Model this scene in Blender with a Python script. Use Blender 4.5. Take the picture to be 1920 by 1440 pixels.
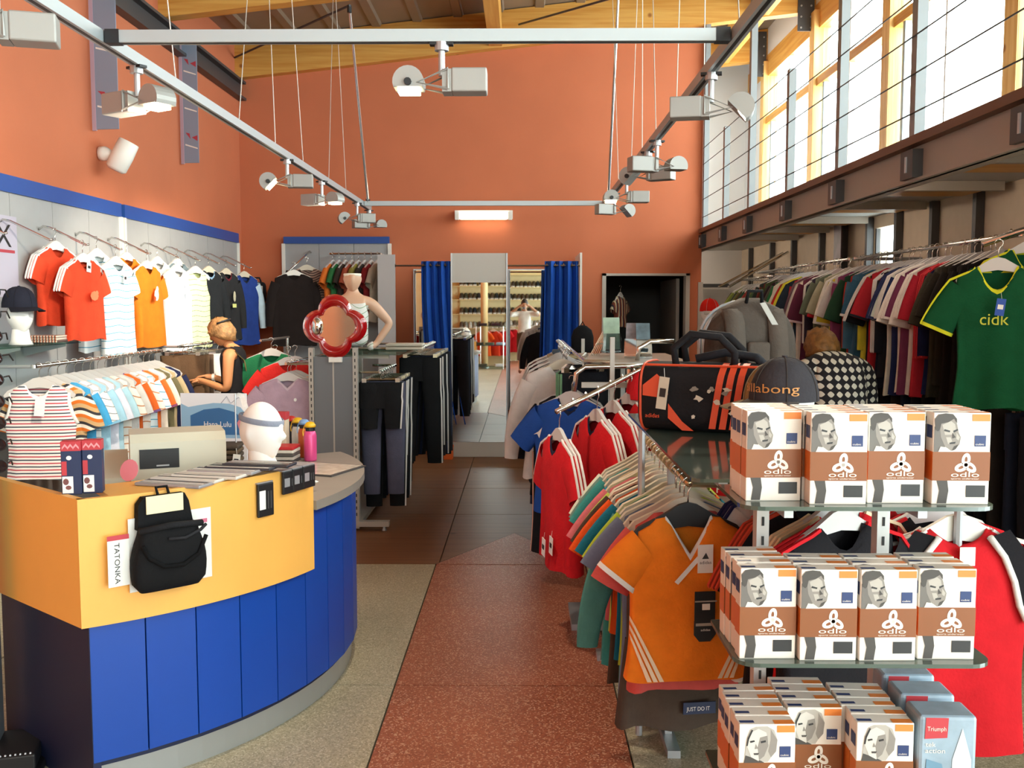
import bpy, bmesh, math, random
from mathutils import Vector, Matrix
R = random.Random(7)
scene = bpy.context.scene
col = scene.collection
for o in list(bpy.data.objects):
    bpy.data.objects.remove(o)
PI = math.pi
# ------------------------------------------------------------------ camera
F = 1850.0                                   # focal length in pixels of the 1920 x 1440 frame
VU, VV = 982.0, 574.0                        # where the room's length axis vanishes
CAMZ = 1.75
pitch = math.atan((720 - VV) / F)
yaw = math.atan((VU - 960) / F)
cd = bpy.data.cameras.new('camera'); cam = bpy.data.objects.new('camera', cd); col.objects.link(cam)
cam.location = (0, 0, CAMZ)
cam.rotation_euler = (PI / 2 - pitch, 0, yaw)
cd.sensor_width = 36.0; cd.lens = 36.0 * F / 1920.0; cd.clip_start = 0.02; cd.clip_end = 200
scene.camera = cam
# ------------------------------------------------------------------ light of the place
EXPOSURE = 0.52
SKY = 9.0
w = bpy.data.worlds.new('sky'); scene.world = w; w.use_nodes = True
bg = w.node_tree.nodes['Background']
bg.inputs['Color'].default_value = (0.93, 0.97, 1.0, 1); bg.inputs['Strength'].default_value = SKY
vs = scene.view_settings
vs.view_transform = 'Standard'; vs.look = 'None'; vs.exposure = EXPOSURE; vs.gamma = 1.0
try: vs.use_curve_mapping = False
except Exception: pass
cy = scene.cycles
try:
    cy.use_denoising = True
    cy.max_bounces = 8; cy.diffuse_bounces = 5; cy.glossy_bounces = 4; cy.transmission_bounces = 6
    cy.transparent_max_bounces = 12; cy.sample_clamp_indirect = 6.0; cy.caustics_reflective = False; cy.caustics_refractive = False
except Exception: pass
def portal(loc, rot, sx, sy):                # guides the sky's light through a window opening, gives no light of its own
    l = bpy.data.lights.new('portal', 'AREA'); l.shape = 'RECTANGLE'; l.size = sx; l.size_y = sy
    l.cycles.is_portal = True
    o = bpy.data.objects.new('portal', l); col.objects.link(o); o.location = loc; o.rotation_euler = rot
portal((3.5, 4.7, 3.95), (0, PI / 2, 0), 2.5, 22.5)
portal((3.56, -2.4, 1.25), (0, PI / 2, 0), 2.4, 7.6)
portal((0, -6.78, 4.0), (PI / 2, 0, 0), 7.0, 1.9)  # opening of the added high windows
# ------------------------------------------------------------------ helpers
_cr, _sr = math.cos, math.sin
_rot = cam.rotation_euler.to_matrix()
def P(u, v, d):
    """the point of the place at depth y=d that is seen at pixel (u, v)"""
    r = _rot @ Vector((u - 960, 720 - v, -F))
    k = d / r.y
    return Vector((r.x * k, d, CAMZ + r.z * k))
def lin(c):
    c = c / 255.0
    return c / 12.92 if c <= 0.04045 else ((c + 0.055) / 1.055) ** 2.4
def rgb(h):
    if isinstance(h, str):
        h = h.lstrip('#'); h = tuple(int(h[i:i + 2], 16) for i in (0, 2, 4))
    return tuple(lin(c) for c in h) + (1.0,)
_mats = {}
def mat(key, c, rough=0.6, metal=0.0, noise=0.0, nscale=8.0, bump=0.0, bscale=60.0, emit=None, es=0.0, spec=0.5, alpha=None, trans=0.0, coat=0.0):
    if key in _mats: return _mats[key]
    m = bpy.data.materials.new(key); m.use_nodes = True
    nt = m.node_tree; b = nt.nodes['Principled BSDF']
    b.inputs['Base Color'].default_value = rgb(c); b.inputs['Roughness'].default_value = rough
    b.inputs['Metallic'].default_value = metal; b.inputs['Specular IOR Level'].default_value = spec
    b.inputs['Transmission Weight'].default_value = trans; b.inputs['Coat Weight'].default_value = coat
    tc = None
    if noise:
        tc = nt.nodes.new('ShaderNodeTexCoord')
        n = nt.nodes.new('ShaderNodeTexNoise'); n.inputs['Scale'].default_value = nscale; n.inputs['Detail'].default_value = 5
        nt.links.new(tc.outputs['Object'], n.inputs['Vector'])
        mx = nt.nodes.new('ShaderNodeMix'); mx.data_type = 'RGBA'; mx.blend_type = 'MULTIPLY'; mx.inputs[0].default_value = 1.0
        cr = nt.nodes.new('ShaderNodeValToRGB')
        cr.color_ramp.elements[0].position = 0.3; cr.color_ramp.elements[1].position = 0.7
        a = 1 - noise
        cr.color_ramp.elements[0].color = (a, a, a, 1); cr.color_ramp.elements[1].color = (1 + noise * .4,) * 3 + (1,)
        nt.links.new(n.outputs['Fac'], cr.inputs['Fac'])
        mx.inputs[6].default_value = rgb(c); nt.links.new(cr.outputs['Color'], mx.inputs[7])
        nt.links.new(mx.outputs[2], b.inputs['Base Color'])
    if bump:
        tc = tc or nt.nodes.new('ShaderNodeTexCoord')
        n2 = nt.nodes.new('ShaderNodeTexNoise'); n2.inputs['Scale'].default_value = bscale; n2.inputs['Detail'].default_value = 3
        nt.links.new(tc.outputs['Object'], n2.inputs['Vector'])
        bp = nt.nodes.new('ShaderNodeBump'); bp.inputs['Strength'].default_value = bump; bp.inputs['Distance'].default_value = 0.01
        nt.links.new(n2.outputs['Fac'], bp.inputs['Height']); nt.links.new(bp.outputs['Normal'], b.inputs['Normal'])
    if emit:
        b.inputs['Emission Color'].default_value = rgb(emit); b.inputs['Emission Strength'].default_value = es
    if alpha is not None: b.inputs['Alpha'].default_value = alpha
    _mats[key] = m
    return m
def fab(c):
    """woven cloth of one colour"""
    return mat('cloth_' + c.lstrip('#'), c, rough=0.9, noise=0.12, nscale=14, bump=0.25, bscale=90, spec=0.2)
def striped(key, cols, period, axis='Z', rough=0.9, off=0.0, wavy=0.0):
    """cloth with woven stripes; cols = [(fraction start, colour)]"""
    if key in _mats: return _mats[key]
    m = bpy.data.materials.new(key); m.use_nodes = True
    nt = m.node_tree; b = nt.nodes['Principled BSDF']; b.inputs['Roughness'].default_value = rough; b.inputs['Specular IOR Level'].default_value = 0.2
    tc = nt.nodes.new('ShaderNodeTexCoord'); sp = nt.nodes.new('ShaderNodeSeparateXYZ'); nt.links.new(tc.outputs['Object'], sp.inputs[0])
    src = sp.outputs[axis]
    if wavy:
        s = nt.nodes.new('ShaderNodeMath'); s.operation = 'MULTIPLY'; nt.links.new(sp.outputs['X'], s.inputs[0]); s.inputs[1].default_value = 26
        s2 = nt.nodes.new('ShaderNodeMath'); s2.operation = 'SINE'; nt.links.new(s.outputs[0], s2.inputs[0])
        s3 = nt.nodes.new('ShaderNodeMath'); s3.operation = 'MULTIPLY_ADD'; nt.links.new(s2.outputs[0], s3.inputs[0]); s3.inputs[1].default_value = wavy; nt.links.new(src, s3.inputs[2]); src = s3.outputs[0]
    mu = nt.nodes.new('ShaderNodeMath'); mu.operation = 'MULTIPLY_ADD'; nt.links.new(src, mu.inputs[0]); mu.inputs[1].default_value = 1.0 / period; mu.inputs[2].default_value = 50.0 + off
    fr = nt.nodes.new('ShaderNodeMath'); fr.operation = 'FRACT'; nt.links.new(mu.outputs[0], fr.inputs[0])
    cr = nt.nodes.new('ShaderNodeValToRGB'); cr.color_ramp.interpolation = 'CONSTANT'
    el = cr.color_ramp.elements
    el[0].position = cols[0][0]; el[0].color = rgb(cols[0][1])
    el[1].position = cols[1][0]; el[1].color = rgb(cols[1][1])
    for p, c in cols[2:]:
        e = el.new(p); e.color = rgb(c)
    nt.links.new(fr.outputs[0], cr.inputs['Fac']); nt.links.new(cr.outputs['Color'], b.inputs['Base Color'])
    _mats[key] = m
    return m
def checks(key, c1, c2, sc):
    """cloth printed with a small repeated motif"""
    if key in _mats: return _mats[key]
    m = bpy.data.materials.new(key); m.use_nodes = True
    nt = m.node_tree; b = nt.nodes['Principled BSDF']; b.inputs['Roughness'].default_value = 0.85
    tc = nt.nodes.new('ShaderNodeTexCoord')
    mp = nt.nodes.new('ShaderNodeMapping'); mp.inputs['Rotation'].default_value = (0, PI / 4, 0); nt.links.new(tc.outputs['Object'], mp.inputs['Vector'])
    sp = nt.nodes.new('ShaderNodeSeparateXYZ'); nt.links.new(mp.outputs[0], sp.inputs[0])
    outs = []
    for ax in ('X', 'Z'):
        a = nt.nodes.new('ShaderNodeMath'); a.operation = 'MULTIPLY'; nt.links.new(sp.outputs[ax], a.inputs[0]); a.inputs[1].default_value = sc
        s = nt.nodes.new('ShaderNodeMath'); s.operation = 'SINE'; nt.links.new(a.outputs[0], s.inputs[0]); outs.append(s)
    p = nt.nodes.new('ShaderNodeMath'); p.operation = 'MULTIPLY'; nt.links.new(outs[0].outputs[0], p.inputs[0]); nt.links.new(outs[1].outputs[0], p.inputs[1])
    g = nt.nodes.new('ShaderNodeMath'); g.operation = 'GREATER_THAN'; nt.links.new(p.outputs[0], g.inputs[0]); g.inputs[1].default_value = 0.16
    mx = nt.nodes.new('ShaderNodeMix'); mx.data_type = 'RGBA'; nt.links.new(g.outputs[0], mx.inputs[0]); mx.inputs[6].default_value = rgb(c1); mx.inputs[7].default_value = rgb(c2)
    nt.links.new(mx.outputs[2], b.inputs['Base Color'])
    _mats[key] = m
    return m
def speckle(key, c1, c2, c3, sc, rough=0.35):
    """terrazzo: chips of two colours in a matrix"""
    m = bpy.data.materials.new(key); m.use_nodes = True
    nt = m.node_tree; b = nt.nodes['Principled BSDF']; b.inputs['Roughness'].default_value = rough; b.inputs['Specular IOR Level'].default_value = 0.25
    tc = nt.nodes.new('ShaderNodeTexCoord'); vo = nt.nodes.new('ShaderNodeTexVoronoi'); vo.inputs['Scale'].default_value = sc
    nt.links.new(tc.outputs['Object'], vo.inputs['Vector'])
    cr = nt.nodes.new('ShaderNodeValToRGB'); cr.color_ramp.interpolation = 'CONSTANT'
    el = cr.color_ramp.elements
    el[0].position = 0; el[0].color = rgb(c1); el[1].position = 0.6; el[1].color = rgb(c2); e = el.new(0.84); e.color = rgb(c3)
    sp = nt.nodes.new('ShaderNodeSeparateColor'); nt.links.new(vo.outputs['Color'], sp.inputs[0]); nt.links.new(sp.outputs[0], cr.inputs['Fac'])
    n = nt.nodes.new('ShaderNodeTexNoise'); n.inputs['Scale'].default_value = 1.7; n.inputs['Detail'].default_value = 4; nt.links.new(tc.outputs['Object'], n.inputs['Vector'])
    mx = nt.nodes.new('ShaderNodeMix'); mx.data_type = 'RGBA'; mx.blend_type = 'OVERLAY'; mx.inputs[0].default_value = 0.25
    nt.links.new(cr.outputs['Color'], mx.inputs[6]); nt.links.new(n.outputs['Fac'], mx.inputs[7]); nt.links.new(mx.outputs[2], b.inputs['Base Color'])
    _mats[key] = m
    return m
def wood(key, c1, c2, scale=3.0, rough=0.45, axis='X', coat=0.0, spec=0.5):
    """planed timber with long grain along one axis and a few knots"""
    if key in _mats: return _mats[key]
    m = bpy.data.materials.new(key); m.use_nodes = True
    nt = m.node_tree; b = nt.nodes['Principled BSDF']; b.inputs['Roughness'].default_value = rough; b.inputs['Coat Weight'].default_value = coat; b.inputs['Specular IOR Level'].default_value = spec
    tc = nt.nodes.new('ShaderNodeTexCoord'); mp = nt.nodes.new('ShaderNodeMapping')
    s = {'X': (0.35, 8, 8), 'Y': (8, 0.35, 8), 'Z': (8, 8, 0.35)}[axis]
    mp.inputs['Scale'].default_value = s; nt.links.new(tc.outputs['Object'], mp.inputs['Vector'])
    n = nt.nodes.new('ShaderNodeTexNoise'); n.inputs['Scale'].default_value = scale; n.inputs['Detail'].default_value = 6; n.inputs['Distortion'].default_value = 0.6
    nt.links.new(mp.outputs[0], n.inputs['Vector'])
    cr = nt.nodes.new('ShaderNodeValToRGB'); cr.color_ramp.elements[0].position = 0.35; cr.color_ramp.elements[1].position = 0.68
    cr.color_ramp.elements[0].color = rgb(c1); cr.color_ramp.elements[1].color = rgb(c2); nt.links.new(n.outputs['Fac'], cr.inputs['Fac'])
    vo = nt.nodes.new('ShaderNodeTexVoronoi'); vo.inputs['Scale'].default_value = 2.3; nt.links.new(tc.outputs['Object'], vo.inputs['Vector'])
    k = nt.nodes.new('ShaderNodeValToRGB'); k.color_ramp.elements[0].position = 0.05; k.color_ramp.elements[1].position = 0.09
    k.color_ramp.elements[0].color = (.45, .3, .2, 1); k.color_ramp.elements[1].color = (1, 1, 1, 1); nt.links.new(vo.outputs['Distance'], k.inputs['Fac'])
    mx = nt.nodes.new('ShaderNodeMix'); mx.data_type = 'RGBA'; mx.blend_type = 'MULTIPLY'; mx.inputs[0].default_value = 1.0
    nt.links.new(cr.outputs['Color'], mx.inputs[6]); nt.links.new(k.outputs['Color'], mx.inputs[7]); nt.links.new(mx.outputs[2], b.inputs['Base Color'])
    _mats[key] = m
    return m
def clearglass(key, tint, fac=0.12, rough=0.02):
    """thin pane: mostly lets light through, reflects a little"""
    if key in _mats: return _mats[key]
    m = bpy.data.materials.new(key); m.use_nodes = True; nt = m.node_tree; nt.nodes.clear()
    out = nt.nodes.new('ShaderNodeOutputMaterial'); t = nt.nodes.new('ShaderNodeBsdfTransparent'); g = nt.nodes.new('ShaderNodeBsdfGlossy')
    t.inputs['Color'].default_value = rgb(tint); g.inputs['Roughness'].default_value = rough
    mx = nt.nodes.new('ShaderNodeMixShader'); mx.inputs[0].default_value = fac
    nt.links.new(t.outputs[0], mx.inputs[1]); nt.links.new(g.outputs[0], mx.inputs[2]); nt.links.new(mx.outputs[0], out.inputs['Surface'])
    _mats[key] = m
    return m

class MB:
    def __init__(s): s.v = []; s.f = []; s.m = []
    def add(s, vs, fs, m=0):
        o = len(s.v); s.v += [tuple(p) for p in vs]; s.f += [tuple(i + o for i in f) for f in fs]; s.m += [m] * len(fs)
        return s
    def box(s, x0, x1, y0, y1, z0, z1, m=0):
        return s.add([(x0, y0, z0), (x1, y0, z0), (x1, y1, z0), (x0, y1, z0), (x0, y0, z1), (x1, y0, z1), (x1, y1, z1), (x0, y1, z1)],
                     [(0, 3, 2, 1), (4, 5, 6, 7), (0, 1, 5, 4), (1, 2, 6, 5), (2, 3, 7, 6), (3, 0, 4, 7)], m)
    def loft(s, loops, m=0, closed=True, cap0=False, cap1=False):
        n = len(loops[0]); o = len(s.v)
        for l in loops: s.v += [tuple(p) for p in l]
        for i in range(len(loops) - 1):
            for j in range(n if closed else n - 1):
                k = (j + 1) % n
                s.f.append((o + i * n + j, o + i * n + k, o + (i + 1) * n + k, o + (i + 1) * n + j)); s.m.append(m)
        if cap0: s.f.append(tuple(o + j for j in reversed(range(n)))); s.m.append(m)
        if cap1: s.f.append(tuple(o + (len(loops) - 1) * n + j for j in range(n))); s.m.append(m)
        return s
    def tube(s, pts, r, n=8, m=0, caps=True):
        pts = [Vector(p) for p in pts]; k = len(pts)
        rs = r if isinstance(r, (list, tuple)) else [r] * k
        loops = []; up = None
        for i, p in enumerate(pts):
            t = (pts[min(i + 1, k - 1)] - pts[max(i - 1, 0)]).normalized()
            if up is None:
                up = Vector((0, 0, 1)) if abs(t.z) < 0.9 else Vector((1, 0, 0))
            a = t.cross(up)
            if a.length < 1e-4: up = Vector((0, 1, 0.1)); a = t.cross(up)
            a.normalize(); b = a.cross(t).normalized(); up = b
            loops.append([p + rs[i] * (_cr(2 * PI * j / n) * a + _sr(2 * PI * j / n) * b) for j in range(n)])
        return s.loft(loops, m, True, caps, caps)
    def lathe(s, prof, n=20, m=0, c=(0, 0, 0), cap0=True, cap1=True):
        loops = [[(c[0] + r * _cr(2 * PI * j / n), c[1] + r * _sr(2 * PI * j / n), c[2] + z) for j in range(n)] for r, z in prof]
        return s.loft(loops, m, True, cap0, cap1)
    def prism(s, poly, o, A, B, h, m=0):
        """polygon in the plane (A, B) at o, thickened by h along A x B"""
        o, A, B = Vector(o), Vector(A), Vector(B); N = A.cross(B).normalized() * h
        l0 = [o + A * a + B * b for a, b in poly]; l1 = [p + N for p in l0]
        return s.loft([l0, l1], m, True, True, True)
    def rbox(s, x0, x1, y0, y1, z0, z1, r=0.02, m=0, k=3):
        """box with rounded edges"""
        def ring(ins, z):
            pts = []
            rr = max(r - 0.0001, 1e-4)
            for (cx, cy_, a0) in ((x1 - r, y1 - r, 0), (x0 + r, y1 - r, PI / 2), (x0 + r, y0 + r, PI), (x1 - r, y0 + r, 1.5 * PI)):
                for i in range(k + 1):
                    a = a0 + PI / 2 * i / k
                    q = max(rr - ins, 0.0005)
                    pts.append((cx + q * _cr(a), cy_ + q * _sr(a), z))
            return pts
        loops = []
        for i in range(k + 1):
            a = PI / 2 * i / k; loops.append(ring(r * (1 - _sr(a)), z0 + r * (1 - _cr(a))))
        for i in range(k + 1):
            a = PI / 2 * (1 - i / k); loops.append(ring(r * (1 - _sr(a)), z1 - r * (1 - _cr(a))))
        return s.loft(loops, m, True, True, True)
    def xf(s, M):
        s.v = [tuple(M @ Vector(p)) for p in s.v]; return s
def obj(name, mb, mats, parent=None, smooth=False, label=None, kind=None, cat=None, group=None, loc=None, rotz=None):
    if isinstance(mb, MB):
        me = bpy.data.meshes.new(name); me.from_pydata(mb.v, [], mb.f)
        ms = mats if isinstance(mats, (list, tuple)) else [mats]
        for m in ms: me.materials.append(m)
        if len(ms) > 1: me.polygons.foreach_set('material_index', mb.m)
        if smooth: me.polygons.foreach_set('use_smooth', [True] * len(me.polygons))
        me.update()
    else: me = mb
    o = bpy.data.objects.new(name, me); col.objects.link(o)
    if parent is not None: o.parent = parent
    if loc is not None: o.location = loc
    if rotz is not None: o.rotation_euler = (0, 0, rotz)
    tag(o, label, cat, group, kind)
    return o
def tag(o, label=None, cat=None, group=None, kind=None):
    if label: o['label'] = label
    if cat: o['category'] = cat
    if group: o['group'] = group
    if kind: o['kind'] = kind
    return o
def thing(name, label, cat, loc=(0, 0, 0), rotz=0.0, group=None):
    o = bpy.data.objects.new(name, None); col.objects.link(o); o.empty_display_size = 0.05
    o.location = loc; o.rotation_euler = (0, 0, rotz)
    return tag(o, label, cat, group)
def dup(root, loc, rotz, label=None):
    r = root.copy(); col.objects.link(r); r.location = loc; r.rotation_euler = (0, 0, rotz)
    if label: r['label'] = label
    for ch in list(root.children):
        c = ch.copy(); col.objects.link(c); c.parent = r
        for g in list(ch.children):
            d = g.copy(); col.objects.link(d); d.parent = c
    return r
_ORD = 'first second third fourth fifth sixth seventh eighth ninth tenth eleventh twelfth thirteenth fourteenth fifteenth sixteenth seventeenth eighteenth nineteenth twentieth'.split()
_TENS = {2: 'twenty', 3: 'thirty', 4: 'forty', 5: 'fifty', 6: 'sixty'}
def nth(i):
    if i <= 20: return _ORD[i - 1]
    t, u = divmod(i, 10)
    if u == 0: return {3: 'thirtieth', 4: 'fortieth', 5: 'fiftieth', 6: 'sixtieth'}[t]
    return _TENS[t] + '-' + _ORD[u - 1]
_txt = {}
def text2d(s):
    """flat outline of a word, height about 1, left-aligned at 0"""
    if s in _txt: return _txt[s]
    c = bpy.data.curves.new('t', 'FONT'); c.body = s; c.size = 1.0; c.resolution_u = 3
    o = bpy.data.objects.new('t', c); col.objects.link(o)
    dg = bpy.context.evaluated_depsgraph_get()
    me = bpy.data.meshes.new_from_object(o.evaluated_get(dg))
    vs = [(v.co.x, v.co.y) for v in me.vertices]; fs = [tuple(p.vertices) for p in me.polygons]
    bpy.data.objects.remove(o); bpy.data.curves.remove(c); bpy.data.meshes.remove(me)
    x0 = min(v[0] for v in vs); x1 = max(v[0] for v in vs)
    vs = [((a - x0) / (x1 - x0), b) for a, b in vs]
    _txt[s] = (vs, fs)
    return _txt[s]
def put_text(mb, s, o, A, B, width, height, m=0):
    """write s in the plane (A, B) from o, width wide; height scales the letters"""
    vs, fs = text2d(s); o, A, B = Vector(o), Vector(A), Vector(B)
    mb.add([o + A * (a * width) + B * (b * height) for a, b in vs], fs, m)
def put_poly(mb, poly, o, A, B, m=0, n=0.0):
    o, A, B = Vector(o), Vector(A), Vector(B); N = A.cross(B).normalized() * n
    mb.add([o + A * a + B * b + N for a, b in poly], [tuple(range(len(poly)))], m)
def ell(cx, cy_, rx, ry, n=16, a0=0.0):
    return [(cx + rx * _cr(a0 + 2 * PI * i / n), cy_ + ry * _sr(a0 + 2 * PI * i / n)) for i in range(n)]
# common materials
M_chrome = mat('chrome', 'd4d2cc', 0.18, 1.0)
M_dull = mat('brushed_aluminium', 'b9bcc0', 0.38, 0.6)
M_white = mat('white_plastic', 'ece9e2', 0.45)
M_cream = mat('cream_plastic', 'cfc4b0', 0.5)
M_greyh = mat('pale_grey_plastic', 'cac6c4', 0.5)
M_black = mat('black_plastic', '17171a', 0.5)
M_paper = mat('white_paper', 'f0efeb', 0.8)
M_red = mat('wall_paint_red', 'c8724e', 0.85, noise=0.05, nscale=2.0, bump=0.1, bscale=200)
M_blue = mat('blue_laminate', '1f4f9e', 0.45)
M_grey = mat('grey_laminate', 'c2c1bd', 0.5)
M_steel = mat('dark_steel', '4a4a4c', 0.5, 0.3)
M_glu = wood('spruce_beam', 'c98a38', 'dca856', 3.0, 0.5, 'X')
M_gluy = wood('spruce_purlin', 'c98a38', 'dca856', 3.0, 0.5, 'Y')
M_gluz = wood('spruce_post', 'd8a458', 'ecc680', 3.0, 0.5, 'Z')
# ================================================================== THE SHELL
def Zb(x): return 4.55 + 0.11 * (x + 3.56)            # underside of the roof beams
XL, XR, XW, YB, YF = -3.56, 3.5, 3.55, 12.5, -6.8
M_wcream = mat('wall_paint_cream', 'd9c99a', 0.85, noise=0.04)
M_beige = mat('beige_wall_board', 'cbb9a2', 0.7, noise=0.05)
M_wwhite = mat('white_wall_board', 'd8d4d2', 0.7)
M_deck = mat('roof_decking', '8d7f70', 0.45, 0.25, noise=0.1, nscale=3)
M_conc = mat('sub_floor', '5b5048', 0.8)
def struct(name, mb, m, label=None, smooth=False): return obj(name, mb, m, None, smooth, label, 'structure')
X_, Y_, Z_ = Vector((1, 0, 0)), Vector((0, 1, 0)), Vector((0, 0, 1))
b = MB()
b.box(XL - .2, XL, YF, YB + .15, 0, 5.1)
wall_left = struct('wall_left', b, M_red, 'terracotta painted side wall above the grey display panels')
b = MB()
def wp(x0, x1, z0):    # piece of the back wall with the sloping top
    b.prism([(x0, z0), (x1, z0), (x1, Zb(x1) + .4), (x0, Zb(x0) + .4)], (0, YB + .15, 0), X_, Z_, .15)
wp(XL, 1.02, 0); wp(1.02, 2.05, 2.13); wp(2.05, 2.23, 0)
struct('wall_back', b, M_red, 'terracotta painted end wall under the sloping timber roof')
b = MB(); b.box(XL - .2, XW + .2, YF - .2, YF, 0, 3.0); b.box(XL - .2, XW + .2, YF - .2, YF, 5.0, 5.9)
for x in (XL - .1, -1.1, 1.2, XW): b.box(x - .1, x + .1, YF - .2, YF, 3.0, 5.0)
struct('wall_front', b, M_wcream, 'cream wall with shoe shelves opposite the mirrors')
b = MB(); b.box(XR, XR + .15, 2.0, 9.46, 0, 2.64); b.box(XR, XR + .15, 9.46, 9.98, 0, 2.12); b.box(XR, XR + .15, 9.46, 9.98, 2.52, 2.64); b.box(XR, XR + .15, 9.98, 16, 0, 2.64)
wall_right = struct('wall_right', b, M_beige, 'beige boarded wall behind the jerseys under the gallery')
for y in (15.2, 13.9, 12.8, 11.6, 10.8, 10.02, 9.25, 8.45, 7.64, 6.7, 5.8, 4.9):
    u = MB(); u.box(XR - .07, XR - .005, y - .03, y + .03, 0, 2.63)
    for k in range(7): u.box(XR - .0715, XR - .0705, y - .008, y + .008, 2.0 + k * .09, 2.05 + k * .09)
    obj('upright', u, M_steel, wall_right)
b = MB(); b.box(2.1, 3.75, 16, 16.15, 0, 6)
b.box(2.08, 2.23, YB + .15, 16, 0, 5.6)
struct('wall_far', b, M_wwhite, 'white boarded wall at the end of the gallery passage')
# corridor behind the doorway in the end wall
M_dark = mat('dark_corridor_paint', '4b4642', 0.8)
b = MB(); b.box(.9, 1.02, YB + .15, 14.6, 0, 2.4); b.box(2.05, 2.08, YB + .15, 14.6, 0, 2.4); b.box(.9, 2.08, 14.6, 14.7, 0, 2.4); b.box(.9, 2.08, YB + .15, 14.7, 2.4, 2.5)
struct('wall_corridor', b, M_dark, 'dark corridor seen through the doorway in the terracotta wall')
dr = struct('door_1', MB().box(1.95, 1.99, YB + .2, 14.2, .02, 2.1), mat('door_grey', '8b8680', 0.6), 'grey door standing open inside the dark doorway')
obj('handle', MB().box(1.915, 1.95, 13.9, 14.02, 1.02, 1.05), M_dull, dr)
b = MB(); b.box(.985, 1.035, YB - .03, YB + .16, 0, 2.16); b.box(2.035, 2.085, YB - .03, YB + .16, 0, 2.16); b.box(.985, 2.085, YB - .03, YB + .16, 2.13, 2.16)
struct('trim_1', b, mat('pale_frame', 'b9b1a8', 0.5), 'pale frame around the dark doorway')
struct('trim_2', MB().box(2.19, 2.25, YB - .03, YB + .16, 0, 2.05), mat('pale_frame', 'b9b1a8', 0.5), 'pale post on the free edge of the terracotta wall')
# ---- floor: terrazzo slabs near the counter, brown slabs beyond
M_tan = speckle('terrazzo_tan', 'b3aa90', '9c947a', 'cbc4ac', 160)
M_tred = speckle('terrazzo_red', 'a8634a', '935440', 'cc9c80', 160, 0.42)
M_brown = wood('brown_floor', '744c30', '845a3b', 2.0, 0.42, 'X', spec=.22)
M_joint = mat('floor_joint', '4a453b', 0.8)
floor = struct('floor', MB().box(XL - .2, XW + .2, YF - .2, 16.1, -.12, -.012), M_joint, 'shop floor of brown boards and tan and red terrazzo')
g = .004
def slab(x0, x1, y0, y1, m): obj('floor_slab', MB().box(x0 + g, x1 - g, y0 + g, y1 - g, -.012, 0), m, floor)
ys = [YF, -4.16, -2.01, .14, 2.29, 4.44, 6.59]
for a, c in zip(ys, ys[1:]):
    for x0, x1 in ((XL, -2.6), (-2.6, -.595)): slab(x0, x1, a, c, M_tan)
    slab(-.595, .42, a, c, M_tred)
    for x0, x1 in ((.42, 2.0), (2.0, XW)): slab(x0, x1, a, c, M_tan)
xs = [XL, -2.975, -1.775, -.575, .625, 1.825, XW]; yb = [6.59, 8.2, 9.4, 10.6, 11.8, 13.0, 16]
for a, c in zip(yb, yb[1:]):
    for x0, x1 in zip(xs, xs[1:]): slab(x0, x1, a, c, M_brown)
tri = [(-.595, 6.585), (.42, 6.585), (-.07, 7.51)]
b = MB(); b.prism([(x * 1.0 + (x + .085) * .02, y + .012 * (y > 7)) for x, y in tri], (0, 0, -.004), X_, Y_, .005); obj('floor_joint', b, M_joint, floor)
b = MB(); b.prism(tri, (0, 0, -.004), X_, Y_, .006); obj('floor_slab', b, M_tred, floor)
# ---- roof
b = MB(); b.prism([(XL - .3, Zb(XL - .3) + .45), (XW + .5, Zb(XW + .5) + .45), (XW + .5, Zb(XW + .5) + .6), (XL - .3, Zb(XL - .3) + .6)], (0, 16.3, 0), X_, Z_, 23.4)
ceiling = struct('ceiling', b, M_deck, 'brown metal roof decking between the timber beams')
for i in range(15):
    x = XL + .25 + i * .5
    obj('deck_rib', MB().prism([(x - .05, Zb(x) + .42), (x + .05, Zb(x) + .42), (x + .07, Zb(x) + .46), (x - .07, Zb(x) + .46)], (0, 16.2, 0), X_, Z_, 23.0), M_deck, ceiling)
roofbeams = []
places = {14.85: 'farthest sloping roof beam beyond the terracotta wall', 12.46: 'sloping timber roof beam resting along the terracotta end wall', 9.9: 'sloping timber roof beam crossing the top of the view', 7.35: 'roof beam above the near track bar', 4.85: 'roof beam above the counter', 2.3: 'roof beam just ahead of the shop entrance', -.2: 'roof beam over the entrance', -2.8: 'roof beam behind the entrance', -5.3: 'roof beam near the shoe wall'}
for i, (y, lab) in enumerate(places.items()):
    b = MB(); b.prism([(XL - .1, Zb(XL - .1)), (XW + .3, Zb(XW + .3)), (XW + .3, Zb(XW + .3) + .44), (XL - .1, Zb(XL - .1) + .44)], (0, y + .07, 0), X_, Z_, .16)
    o = struct('beam_%d' % (i + 1), b, M_glu, lab)
    for x, sgn in ((XW - .22, 1),):
        p = MB(); p.box(x, x + .2, y - .105, y - .095, Zb(x) - .22, Zb(x) + .42)
        obj('bracket', p, M_steel, o)
        for q in range(5):
            for dx in (.04, .16):
                obj('bolt', MB().lathe([(.012, 0), (.012, .012)], 6).xf(Matrix.Translation((x + dx, y - .105, Zb(x) - .18 + q * .13)) @ Matrix.Rotation(PI / 2, 4, 'X')), M_dull, o)
for i, (x, y0, y1) in enumerate(((-.35, 9.98, 12.36), (-.35, 7.43, 9.82), (2.9, 9.98, 12.36), (2.9, 12.56, 14.8), (2.9, 7.43, 9.82))):
    struct('purlin_%d' % (i + 1), MB().box(x - .08, x + .08, y0, y1, Zb(x) + .02, Zb(x) + .36), M_gluy, ['short timber purlin hanging in front of the end wall beam', 'purlin above the near track bar', 'purlin above the gallery beside the end wall', 'purlin above the far gallery', 'purlin above the gallery cables'][i])
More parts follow.
